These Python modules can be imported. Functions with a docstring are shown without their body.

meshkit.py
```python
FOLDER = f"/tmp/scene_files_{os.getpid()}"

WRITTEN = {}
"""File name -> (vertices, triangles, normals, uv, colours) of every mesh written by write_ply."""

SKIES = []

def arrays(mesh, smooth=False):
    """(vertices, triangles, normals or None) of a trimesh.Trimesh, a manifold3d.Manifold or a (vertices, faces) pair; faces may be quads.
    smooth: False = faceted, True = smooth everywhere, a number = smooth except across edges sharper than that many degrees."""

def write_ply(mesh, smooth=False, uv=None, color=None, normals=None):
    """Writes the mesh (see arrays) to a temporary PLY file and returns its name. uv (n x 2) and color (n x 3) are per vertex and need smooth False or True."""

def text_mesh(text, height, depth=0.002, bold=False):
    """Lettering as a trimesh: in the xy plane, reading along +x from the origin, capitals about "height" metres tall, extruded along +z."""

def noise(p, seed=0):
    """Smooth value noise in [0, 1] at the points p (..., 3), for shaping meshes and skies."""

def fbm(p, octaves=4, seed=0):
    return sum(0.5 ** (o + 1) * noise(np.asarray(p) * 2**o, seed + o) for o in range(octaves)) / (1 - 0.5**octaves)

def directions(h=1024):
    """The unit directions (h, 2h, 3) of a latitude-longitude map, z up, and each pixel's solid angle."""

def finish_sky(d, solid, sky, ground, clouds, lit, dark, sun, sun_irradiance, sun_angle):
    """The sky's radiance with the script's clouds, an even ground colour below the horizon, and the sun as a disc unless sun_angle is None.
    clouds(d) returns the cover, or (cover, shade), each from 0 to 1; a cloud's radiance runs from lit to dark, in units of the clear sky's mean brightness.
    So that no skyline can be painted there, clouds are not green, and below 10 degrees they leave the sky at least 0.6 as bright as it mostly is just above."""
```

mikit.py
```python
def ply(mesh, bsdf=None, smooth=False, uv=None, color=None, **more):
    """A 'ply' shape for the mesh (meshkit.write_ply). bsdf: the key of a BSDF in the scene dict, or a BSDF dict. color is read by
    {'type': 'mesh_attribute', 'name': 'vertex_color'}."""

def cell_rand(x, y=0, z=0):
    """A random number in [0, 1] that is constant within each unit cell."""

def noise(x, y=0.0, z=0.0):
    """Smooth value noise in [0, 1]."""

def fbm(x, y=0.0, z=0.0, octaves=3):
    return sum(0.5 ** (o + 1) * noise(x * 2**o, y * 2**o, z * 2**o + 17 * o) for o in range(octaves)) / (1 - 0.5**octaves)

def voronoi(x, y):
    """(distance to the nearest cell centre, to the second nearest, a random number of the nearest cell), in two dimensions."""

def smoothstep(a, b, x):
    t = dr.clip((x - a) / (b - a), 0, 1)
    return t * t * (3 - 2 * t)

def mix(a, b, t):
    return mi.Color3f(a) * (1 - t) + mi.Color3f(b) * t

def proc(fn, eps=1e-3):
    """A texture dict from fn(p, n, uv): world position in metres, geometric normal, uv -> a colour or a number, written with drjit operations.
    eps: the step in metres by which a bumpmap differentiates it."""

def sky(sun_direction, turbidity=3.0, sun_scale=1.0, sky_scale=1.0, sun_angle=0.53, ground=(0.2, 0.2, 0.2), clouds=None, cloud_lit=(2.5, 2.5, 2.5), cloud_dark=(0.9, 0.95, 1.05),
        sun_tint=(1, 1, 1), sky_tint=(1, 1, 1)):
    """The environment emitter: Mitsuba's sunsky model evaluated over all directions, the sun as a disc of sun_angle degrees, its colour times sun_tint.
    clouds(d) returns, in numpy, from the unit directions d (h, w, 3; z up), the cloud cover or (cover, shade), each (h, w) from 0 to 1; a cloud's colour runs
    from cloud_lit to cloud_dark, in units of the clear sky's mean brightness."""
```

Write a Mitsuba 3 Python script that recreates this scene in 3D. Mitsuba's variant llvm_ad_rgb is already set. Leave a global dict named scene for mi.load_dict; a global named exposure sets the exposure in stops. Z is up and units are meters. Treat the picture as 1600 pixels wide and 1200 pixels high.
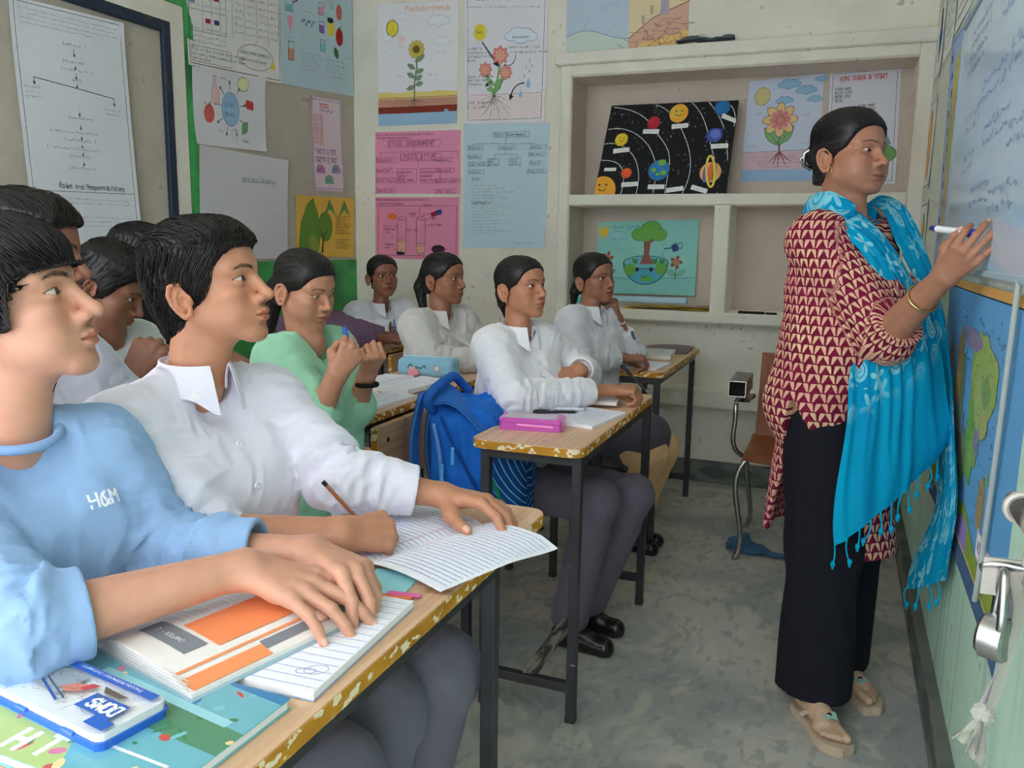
import math, numpy as np, trimesh, manifold3d, mitsuba as mi, drjit as dr, mikit, meshkit
from mitsuba import ScalarTransform4f as T
scene, labels, USED = {}, {}, set()
# camera, sky, exposure
CAM = (0, 0, 1.2506)
scene['camera'] = {'type': 'perspective', 'fov': 63.13, 'fov_axis': 'x', 'near_clip': .05, 'far_clip': 60,
                   'to_world': T().look_at(CAM, [CAM[0] - .36105928, CAM[1] + .91760186, CAM[2] - .16626193], [-.07536899, .14899192, .98596193])}
scene['sky'] = {'type': 'constant', 'radiance': {'type': 'rgb', 'value': [.95, 1.0, 1.04]}}
exposure = 1.82
vcol = {'type': 'mesh_attribute', 'name': 'vertex_color'}
scene['skin'] = {'type': 'principled', 'base_color': vcol, 'roughness': .46, 'specular': .38}
scene['hair'] = {'type': 'principled', 'base_color': vcol, 'roughness': .44, 'specular': .4}
scene['eye'] = {'type': 'principled', 'base_color': vcol, 'roughness': .07, 'specular': .6}
scene['cloth'] = {'type': 'twosided', 'nested': {'type': 'principled', 'base_color': vcol, 'roughness': .92, 'specular': .12, 'sheen': .35}}
scene['vc'] = {'type': 'twosided', 'nested': {'type': 'principled', 'base_color': vcol, 'roughness': .75, 'specular': .2}}
scene['gloss'] = {'type': 'twosided', 'nested': {'type': 'principled', 'base_color': vcol, 'roughness': .25, 'specular': .5}}
VC = {'skin', 'hair', 'eye', 'cloth', 'vc', 'gloss'}
# surfaces
def _c(r, g, b): return mi.Color3f(*[float(x) for x in srgb0(r, g, b)])
def srgb0(r, g, b):
    x = np.array([r, g, b]) / 255.; return np.where(x < .04045, x / 12.92, ((x + .055) / 1.055) ** 2.4)
def diffuse_proc(fn, rough=.85, spec=.15, bump=None, bscale=.002, eps=1e-3):
    b = {'type': 'principled', 'base_color': mikit.proc(fn), 'roughness': rough, 'specular': spec}
    if bump is not None: b = {'type': 'bumpmap', 'arbitrary': mikit.proc(bump, eps), 'scale': bscale, 'bsdf': b}
    return {'type': 'twosided', 'nested': b}
N_, F_, S_, X_ = mikit.noise, mikit.fbm, mikit.smoothstep, mikit.mix
def wallfn(base, dirt, low=None):
    def fn(p, n, uv):
        a = F_(p.x * 1.7, p.y * 1.7, p.z * 1.7, 3); b = F_(p.x * 9, p.y * 9, p.z * 5, 3); c = N_(p.x * 46, p.y * 46, p.z * 30); d = N_(p.x * 140, p.y * 140, p.z * 140)
        v = X_(base, dirt, S_(.45, .85, a) * .55); v = v * (.93 + .14 * b); v = X_(v, _c(120, 112, 98), S_(.80, .90, c) * S_(.5, .75, b) * .5); v = v * (.97 + .06 * d)
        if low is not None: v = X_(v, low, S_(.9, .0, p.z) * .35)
        return v
    return fn
def plaster_bump(p, n, uv): return F_(p.x * 14, p.y * 14, p.z * 14, 3) * .6 + N_(p.x * 90, p.y * 90, p.z * 90) * .12
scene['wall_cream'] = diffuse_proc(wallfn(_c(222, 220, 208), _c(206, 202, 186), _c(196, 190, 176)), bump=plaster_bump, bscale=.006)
scene['wall_beige'] = diffuse_proc(wallfn(_c(184, 178, 165), _c(162, 154, 138)), bump=plaster_bump, bscale=.006)
_gr, _up = wallfn(_c(178, 208, 188), _c(150, 184, 164)), wallfn(_c(198, 204, 190), _c(180, 186, 170))
def right_fn(p, n, uv):
    s = S_(.55, .8, N_(p.y * 30, p.z * 2.2)); return X_(_gr(p, n, uv) * (1 - .16 * s), _up(p, n, uv), S_(1.16, 1.18, p.z))
scene['wall_right_paint'] = diffuse_proc(right_fn, rough=.6, spec=.3, bump=plaster_bump, bscale=.004)
def floor_fn(p, n, uv):
    wx, wy = p.x + .25 * F_(p.x * 2.3, p.y * 2.3, 4.0), p.y + .2 * F_(p.x * 2.1, p.y * 2.1, 9.0)
    a = F_(wx * 2.6, wy * 3.4, 1.0, 4); b = F_(wx * 13 + 3, wy * 8, 2.0, 4); c = F_(wx * 40, wy * 24, 5.0, 3)
    v = X_(_c(184, 183, 176), _c(156, 161, 158), S_(.36, .68, a)); v = X_(v, _c(200, 192, 176), S_(.50, .74, b) * .5); v = X_(v, _c(128, 135, 135), S_(.52, .75, c) * .45)
    return X_(v, _c(196, 190, 176), S_(.86, .93, N_(wx * 26, wy * 26, 8.0)) * .45)
def floor_rough(p, n, uv): return .42 + .3 * F_(p.x * 6, p.y * 6, 1.0, 3)
scene['floor_cement'] = {'type': 'twosided', 'nested': {'type': 'bumpmap', 'arbitrary': mikit.proc(lambda p, n, uv: F_(p.x * 20, p.y * 20, 0.0, 3)), 'scale': .0025, 'bsdf': {'type': 'principled', 'base_color': mikit.proc(floor_fn), 'roughness': mikit.proc(floor_rough), 'specular': .4}}}
scene['niche_paint'] = diffuse_proc(wallfn(_c(200, 188, 176), _c(180, 166, 152)), bump=plaster_bump, bscale=.006)  # pinkish beige, darker than wall_cream, for niche back and inner sides
scene['skirt_cement'] = diffuse_proc(lambda p, n, uv: X_(_c(112, 116, 110), _c(78, 84, 82), S_(.35, .65, F_(p.x * 7, p.y * 7, p.z * 16, 3))) , rough=.6, spec=.3)
scene['green_paint'] = diffuse_proc(lambda p, n, uv: X_(_c(70, 166, 92), _c(48, 120, 70), S_(.4, .8, F_(p.x * 5, p.y * 5, p.z * 5, 3))) * (.92 + .16 * N_(p.y * 60, p.z * 60)), rough=.5, spec=.35)
scene['blue_paint'] = diffuse_proc(lambda p, n, uv: X_(_c(34, 48, 66), _c(60, 62, 64), S_(.62, .8, F_(p.x * 30, p.y * 30, p.z * 12, 3))), rough=.5, spec=.35)
def lam(base, dark):
    def fn(p, n, uv):
        w = p.x + .012 * F_(p.x * 3, p.y * 3, 1.0); g = F_(w * 70, p.y * 2.2, p.z * 70, 3); h = N_(w * 260, p.y * 5, p.z * 260); v = X_(base, dark, S_(.35, .75, g) * .55 + .18 * h)
        m = S_(.80, .88, N_(p.x * 55, p.y * 34, 2.0)) * S_(.45, .7, F_(p.x * 6, p.y * 6, 3.0)); v = X_(v, _c(112, 84, 58), m * .6)
        return v * (.95 + .1 * F_(p.x * 7, p.y * 7, 5.0))
    return fn
scene['laminate'] = diffuse_proc(lam(_c(216, 180, 148), _c(190, 148, 112)), rough=.38, spec=.4)
scene['laminate_light'] = diffuse_proc(lam(_c(200, 162, 128), _c(176, 136, 102)), rough=.45, spec=.35)
def edge_fn(p, n, uv):
    a = F_(p.x * 110, p.y * 110, p.z * 130, 3); b = N_(p.x * 60, p.y * 60, p.z * 90)
    return X_(X_(_c(198, 142, 44), _c(166, 110, 34), N_(p.x * 22, p.y * 22, p.z * 40)), _c(232, 216, 182), S_(.55, .60, a * .55 + b * .45))
scene['edge_paint'] = diffuse_proc(edge_fn, rough=.6, spec=.25)
scene['black_steel'] = diffuse_proc(lambda p, n, uv: X_(X_(_c(34, 34, 38), _c(58, 58, 62), F_(p.x * 20, p.y * 20, p.z * 9, 3)), _c(150, 146, 140), S_(.80, .86, N_(p.x * 90, p.y * 90, p.z * 60) * .6 + .4 * F_(p.x * 12, p.y * 12, p.z * 12))), rough=.42, spec=.45)
scene['worn_steel'] = diffuse_proc(lambda p, n, uv: X_(_c(66, 62, 60), _c(150, 142, 132), S_(.42, .62, F_(p.x * 40, p.y * 12, p.z * 40, 3))), rough=.5, spec=.4)
scene['dark_metal'] = {'type': 'principled', 'base_color': {'type': 'rgb', 'value': [.05, .045, .04]}, 'roughness': .4, 'metallic': .8}
scene['chrome'] = {'type': 'roughconductor', 'alpha': .12, 'specular_reflectance': {'type': 'rgb', 'value': [.52, .53, .53]}}
scene['board_gloss'] = diffuse_proc(lambda p, n, uv: X_(_c(158, 186, 214), _c(176, 196, 210), F_(p.y * 3, p.z * 3, 1.0, 2)), rough=.16, spec=.5)
def kurta_fn(p, n, uv):
    rv = uv.y / .0250; row = dr.floor(rv); ru = uv.x / .0118 + row * .5; colu = dr.floor(ru); fx, fy = ru - colu - .5, rv - row - .5; par = colu - 2 * dr.floor(colu / 2); sg = 1 - 2 * par
    jx = (mikit.cell_rand(colu, row, 3) - .5) * .14; fx2 = fx - jx - sg * (fy * .50 - .06); w = .32 * (.40 + .75 * S_(-.5, .30, fy)); d = dr.abs(fx2) / w; inside = S_(1.05, .80, d) * S_(.46, .40, dr.abs(fy + .02))
    v = X_(_c(126, 32, 60), _c(98, 24, 48), N_(uv.x * 60, uv.y * 60)); cr = X_(_c(232, 196, 158), _c(214, 150, 140), N_(uv.x * 14, uv.y * 14, 3.0))
    return X_(v, cr, inside * (.82 + .18 * N_(uv.x * 400, uv.y * 400)))
scene['kurta'] = {'type': 'twosided', 'nested': {'type': 'principled', 'base_color': mikit.proc(kurta_fn), 'roughness': .9, 'specular': .12, 'sheen': .3}}
def scarf_fn(p, n, uv):
    x, y = uv.x * 12.0, uv.y * 12.0; cx, cy = dr.floor(x), dr.floor(y); out = mi.Float(0)
    for i in (-1, 0, 1):
        for j in (-1, 0, 1):
            qx, qy = cx + i, cy + j; px, py = x - (qx + .5 + .5 * (mikit.cell_rand(qx, qy, 1) - .5)), y - (qy + .5 + .5 * (mikit.cell_rand(qx, qy, 2) - .5)); r = dr.sqrt(px * px + py * py) + 1e-6; th = dr.atan2(py, px) + 6.28 * mikit.cell_rand(qx, qy, 4); kind = mikit.cell_rand(qx, qy, 5); sz = .34 + .18 * mikit.cell_rand(qx, qy, 6)
            fl = S_(1.06, .94, r / (sz * (.62 + .38 * dr.cos(5 * th)))); rose = S_(1.05, .95, r / (sz * .95)) * (S_(.35, .5, dr.abs(dr.sin(r / sz * 7.5 + th * .5))) * .8 + .1)
            on = S_(.14, .16, mikit.cell_rand(qx, qy, 7)); out = dr.maximum(out, on * dr.select(kind < .55, fl, rose))
    dx, dy = uv.x * 34, uv.y * 34; ddx, ddy = dx - dr.floor(dx) - .5, dy - dr.floor(dy) - .5; dots = S_(.36, .28, dr.sqrt(ddx * ddx + ddy * ddy)) * S_(.52, .56, N_(uv.x * 13, uv.y * 13, 7.0)) * S_(.62, .58, N_(uv.x * 13, uv.y * 13, 7.0))
    out = dr.maximum(out, dots * .8) * S_(.74, .64, uv.y) * (.55 + .45 * N_(uv.x * 40, uv.y * 40, 4.0))
    return X_(X_(_c(0, 156, 196), _c(0, 136, 182), N_(uv.x * 22, uv.y * 6)), _c(150, 216, 222), out * .85)
scene['scarf'] = {'type': 'twosided', 'nested': {'type': 'principled', 'base_color': mikit.proc(scarf_fn), 'roughness': .85, 'specular': .15, 'sheen': .4}}
scene['gold'] = {'type': 'principled', 'base_color': {'type': 'rgb', 'value': [.75, .56, .24]}, 'roughness': .25, 'metallic': 1.0}
scene['purple_plastic'] = {'type': 'principled', 'base_color': {'type': 'rgb', 'value': [.62, .10, .50]}, 'roughness': .12, 'specular': .5, 'spec_trans': .35, 'eta': 1.4} if False else {'type': 'principled', 'base_color': {'type': 'rgb', 'value': [.52, .07, .42]}, 'roughness': .14, 'specular': .6, 'clearcoat': .6}
scene['teal_plastic'] = {'type': 'principled', 'base_color': {'type': 'rgb', 'value': [.06, .42, .45]}, 'roughness': .18, 'specular': .5}
def bag_fn(p, n, uv):
    r = dr.sqrt(dr.square(p.x + .70) + dr.square(p.z - .72) + dr.square(p.y - 2.2)); st = S_(.36, .46, dr.abs(r * 58 - dr.floor(r * 58) - .5)); a = F_(p.x * 16 + 4, p.y * 16, p.z * 9 + p.x * 9, 3)
    v = X_(_c(22, 62, 120), _c(110, 180, 226), st * .8); return X_(X_(v, _c(28, 120, 70), S_(.54, .58, a)), _c(130, 214, 96), S_(.60, .64, a))
scene['bag_print'] = diffuse_proc(bag_fn, rough=.8)
scene['brown_ply'] = diffuse_proc(lambda p, n, uv: X_(_c(150, 92, 56), _c(122, 70, 42), F_(p.x * 40, p.y * 4, p.z * 4, 3)), rough=.4, spec=.4)
scene['door_paint'] = diffuse_proc(lambda p, n, uv: X_(_c(176, 206, 186), _c(140, 176, 152), S_(.4, .75, F_(p.x * 3, p.y * 5, p.z * 2.5, 4)) * .8) * (.94 + .1 * N_(p.y * 50, p.z * 6)), rough=.45, spec=.4)
scene['pale_metal'] = {'type': 'principled', 'base_color': {'type': 'rgb', 'value': [.46, .43, .39]}, 'roughness': .45, 'metallic': .25}
# ------------------------------------------------------------------ helpers
def V(*a): return np.array(a, float)
def unit(a):
    a = np.asarray(a, float); return a / (np.linalg.norm(a) + 1e-12)
def numbered(name):
    if name not in USED: USED.add(name); return name
    k = 1
    while f'{name}_{k:03d}' in USED: k += 1
    USED.add(f'{name}_{k:03d}'); return f'{name}_{k:03d}'
def thing(name, label, cat, group=None):
    key = numbered(name); labels[key] = {'label': label, 'category': cat}
    if group: labels[key]['group'] = group
    return key
def struct(name, mesh, bsdf, smooth=False, color=None, uv=None):
    USED.add(name); labels[name] = {'kind': 'structure', 'label': name.replace('_', ' ')}
    scene[name] = shape(mesh, bsdf, smooth, color, uv); return name
def shape(mesh, bsdf, smooth=False, color=None, uv=None):
    if isinstance(mesh, list): mesh = cat(mesh)
    n = len(mesh.vertices)
    if color is not None:
        c = np.asarray(color, float)
        color = np.tile(c, (n, 1)) if c.ndim == 1 else c
    elif bsdf in VC: color = getattr(mesh, 'vc', None) if getattr(mesh, 'vc', None) is not None else np.full((n, 3), .5)
    if smooth not in (True, False) and color is not None:      # split at sharp edges, carrying colours
        m2, color = split_sharp(mesh, smooth, color); return mikit.ply(m2, bsdf, True, color=color)
    return mikit.ply(mesh, bsdf, smooth, uv=uv, color=color)
def split_sharp(mesh, ang, color):
    v, f = np.asarray(mesh.vertices), np.asarray(mesh.faces)
    n = np.cross(v[f[:, 1]] - v[f[:, 0]], v[f[:, 2]] - v[f[:, 0]]); n /= np.linalg.norm(n, axis=1, keepdims=True) + 1e-12
    key = np.round(n * (90 / ang)).astype(int)
    rows = np.hstack([f.reshape(-1, 1), np.repeat(key, 3, 0)])
    u, first, inv = np.unique(rows, axis=0, return_index=True, return_inverse=True)
    idx = f.reshape(-1)[first]
    return trimesh.Trimesh(v[idx], inv.reshape(-1, 3), process=False), color[idx]
def part(parent, name, mesh, bsdf, smooth=False, color=None, uv=None, label=None, kind=None):
    key = numbered(f'{parent}__{name}')
    scene[key] = shape(mesh, bsdf, smooth, color, uv)
    if label or kind:
        labels[key] = {}
        if label: labels[key]['label'] = label
        if kind: labels[key]['kind'] = kind
    return key
def single(name, label, cat_, mesh, bsdf, smooth=False, color=None, group=None, uv=None):
    key = thing(name, label, cat_, group); scene[key] = shape(mesh, bsdf, smooth, color, uv); return key
def cat(ms):
    ms = [m for m in ms if m is not None]
    vs, fs, cs, o = [], [], [], 0
    for m in ms:
        vs.append(np.asarray(m.vertices)); fs.append(np.asarray(m.faces) + o); o += len(m.vertices)
        cs.append(getattr(m, 'vc', None))
    r = trimesh.Trimesh(np.vstack(vs), np.vstack(fs), process=False)
    if any(c is not None for c in cs): r.vc = np.vstack([c if c is not None else np.full((len(v), 3), .5) for c, v in zip(cs, vs)])
    return r
def col(mesh, c):
    c = np.asarray(c, float); mesh.vc = np.tile(c, (len(mesh.vertices), 1)) if c.ndim == 1 else c; return mesh
def srgb(r, g, b):
    x = np.array([r, g, b]) / 255.; return np.where(x < .04045, x / 12.92, ((x + .055) / 1.055) ** 2.4)
def frame(x=None, y=None, z=None, o=(0, 0, 0)):
    """4x4 from two given axes (first given kept exactly)."""
    if z is not None and y is not None: z = unit(z); x = unit(np.cross(y, z)); y = np.cross(z, x)
    elif y is not None and x is not None: y = unit(y); z = unit(np.cross(x, y)); x = np.cross(y, z)
    elif z is not None: z = unit(z); x = unit(np.cross([0, 1, 0] if abs(z[1]) < .9 else [1, 0, 0], z)); y = np.cross(z, x)
    m = np.eye(4); m[:3, 0], m[:3, 1], m[:3, 2], m[:3, 3] = x, y, z, o; return m
def at(mesh, M):
    m = trimesh.Trimesh(np.asarray(mesh.vertices) @ M[:3, :3].T + M[:3, 3], np.asarray(mesh.faces), process=False)
    if np.linalg.det(M[:3, :3]) < 0: m = trimesh.Trimesh(m.vertices, m.faces[:, ::-1], process=False)
    if getattr(mesh, 'vc', None) is not None: m.vc = mesh.vc
    return m
def tr(x=0, y=0, z=0, rz=0, rx=0, ry=0):
    a = trimesh.transformations.euler_matrix(math.radians(rx), math.radians(ry), math.radians(rz), 'sxyz'); a[:3, 3] = (x, y, z); return a
def cbox(sx, sy, sz, b=.003, c=(0, 0, 0)):
    """chamfered box, centred on c"""
    b = min(b, sx / 2.2, sy / 2.2, sz / 2.2); p = []
    for i in (-1, 1):
        for j in (-1, 1):
            for k in (-1, 1):
                h = V(i * sx / 2, j * sy / 2, k * sz / 2)
                for a in range(3):
                    q = h - V(i, j, k) * b; q[a] = h[a]; p.append(q)
    m = trimesh.convex.convex_hull(np.array(p)); m.apply_translation(c); return m
def bx(x0, x1, y0, y1, z0, z1, b=0.002): return cbox(x1 - x0, y1 - y0, z1 - z0, b, ((x0 + x1) / 2, (y0 + y1) / 2, (z0 + z1) / 2))
def tube(pts, r, n=8, closed=False, cap=True):
    p = np.asarray(pts, float); k = len(p); r = np.broadcast_to(np.asarray(r, float), (k,))
    if closed: t = np.roll(p, -1, 0) - np.roll(p, 1, 0)
    else: t = np.gradient(p, axis=0)
    t /= np.linalg.norm(t, axis=1, keepdims=True) + 1e-12
    a = np.zeros_like(p); ref = V(0, 0, 1) if abs(t[0, 2]) < .9 else V(1, 0, 0); a[0] = unit(np.cross(t[0], ref))
    for i in range(1, k): a[i] = unit(a[i - 1] - t[i] * (a[i - 1] @ t[i]))
    b = np.cross(t, a); g = np.arange(n) * 2 * np.pi / n
    v = (p[:, None] + r[:, None, None] * (np.cos(g)[None, :, None] * a[:, None] + np.sin(g)[None, :, None] * b[:, None])).reshape(-1, 3)
    K = k if closed else k - 1
    i, j = np.meshgrid(np.arange(K), np.arange(n), indexing='ij'); i2, j2 = (i + 1) % k, (j + 1) % n
    q = np.stack([i * n + j, i * n + j2, i2 * n + j2, i2 * n + j], -1).reshape(-1, 4)
    f = np.vstack([q[:, [0, 1, 2]], q[:, [0, 2, 3]]])
    if cap and not closed:
        v = np.vstack([v, p[0], p[-1]]); c0, c1 = k * n, k * n + 1; jj = np.arange(n); j2 = (jj + 1) % n
        f = np.vstack([f, np.stack([np.full(n, c0), j2, jj], 1), np.stack([np.full(n, c1), (k - 1) * n + jj, (k - 1) * n + j2], 1)])
    return trimesh.Trimesh(v, f, process=False)
def cyl(a, b, r, n=16, r2=None): return tube([a, b], [r, r if r2 is None else r2], n)
def ball(c, r, sub=2):
    m = trimesh.creation.icosphere(subdivisions=sub); m.vertices = m.vertices * np.asarray(r) + np.asarray(c, float); return trimesh.Trimesh(m.vertices, m.faces, process=False)
def spline(pts, n=24):
    p = np.asarray(pts, float); k = len(p)
    from scipy.interpolate import CubicSpline
    d = np.r_[0, np.cumsum(np.linalg.norm(np.diff(p, axis=0), axis=1) + 1e-9)]
    return CubicSpline(d / d[-1], p)(np.linspace(0, 1, n))
def lathe(prof, n=24):
    p = np.asarray(prof, float); g = np.arange(n) * 2 * np.pi / n
    v = np.stack([p[:, None, 0] * np.cos(g), p[:, None, 0] * np.sin(g), np.repeat(p[:, 1:2], n, 1)], -1).reshape(-1, 3); k = len(p)
    i, j = np.meshgrid(np.arange(k - 1), np.arange(n), indexing='ij'); j2 = (j + 1) % n
    q = np.stack([i * n + j, i * n + j2, (i + 1) * n + j2, (i + 1) * n + j], -1).reshape(-1, 4)
    return trimesh.Trimesh(v, np.vstack([q[:, [0, 1, 2]], q[:, [0, 2, 3]]]), process=False)
def grid_mesh(X):
    """(a, b, 3) array of points -> surface"""
    a, b = X.shape[:2]; i, j = np.meshgrid(np.arange(a - 1), np.arange(b - 1), indexing='ij')
    q = np.stack([i * b + j, (i + 1) * b + j, (i + 1) * b + j + 1, i * b + j + 1], -1).reshape(-1, 4)
    return trimesh.Trimesh(X.reshape(-1, 3), np.vstack([q[:, [0, 1, 2]], q[:, [0, 2, 3]]]), process=False)
def vnormals(v, f):
    n = np.zeros_like(v); c = np.cross(v[f[:, 1]] - v[f[:, 0]], v[f[:, 2]] - v[f[:, 0]])
    for k in range(3): np.add.at(n, f[:, k], c)
    return n / (np.linalg.norm(n, axis=1, keepdims=True) + 1e-15)
def slab(X, t):
    """(a, b, 3) sheet given thickness t along its normals: closed mesh (top first)"""
    m = grid_mesh(X); v = np.asarray(m.vertices); f = np.asarray(m.faces); n = vnormals(v, f); a, b = X.shape[:2]; N = len(v)
    ring = np.r_[np.arange(b), np.arange(1, a) * b + b - 1, (a - 1) * b + np.arange(b - 2, -1, -1), np.arange(a - 2, 0, -1) * b]
    r2 = np.roll(ring, -1)
    side = np.vstack([np.stack([ring, r2, r2 + N], 1), np.stack([ring, r2 + N, ring + N], 1)])
    return trimesh.Trimesh(np.vstack([v, v - n * t]), np.vstack([f, f[:, ::-1] + N, side[:, ::-1] if True else side]), process=False)
def poly(pts, n=None):
    import shapely
    p = shapely.Polygon(pts); return p if p.is_valid else p.buffer(0)
def extrude(pts, h, b=0):
    g = pts if hasattr(pts, 'geom_type') else poly(pts)
    return trimesh.util.concatenate([trimesh.creation.extrude_polygon(q, h, engine='earcut') for q in getattr(g, 'geoms', [g])])
# ---- signed distances and their meshes
def smin(a, b, k):
    h = np.maximum(k - np.abs(a - b), 0); return np.minimum(a, b) - h * h * (.25 / k)
def smax(a, b, k): return -smin(-a, -b, k)
def sRC(p, a, b, r1, r2):
    a = np.asarray(a, np.float32); ba = (np.asarray(b, np.float32) - a); pa = p - a
    t = np.clip(pa @ ba / (ba @ ba + 1e-12), 0, 1); d = pa - t[:, None] * ba
    return np.sqrt(np.einsum('ij,ij->i', d, d)) - (r1 + (r2 - r1) * t)
def sE(p, c, r):
    q = (p - np.asarray(c, np.float32)); r = np.asarray(r, np.float32); a = q / r; k0 = np.sqrt(np.einsum('ij,ij->i', a, a)); a = a / r
    return k0 * (k0 - 1) / (np.sqrt(np.einsum('ij,ij->i', a, a)) + 1e-9)
def chain(p, pts, rs, k=0):
    d = None
    for i in range(len(pts) - 1):
        e = sRC(p, pts[i], pts[i + 1], rs[i], rs[i + 1]); d = e if d is None else (smin(d, e, k) if k else np.minimum(d, e))
    return d
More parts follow.
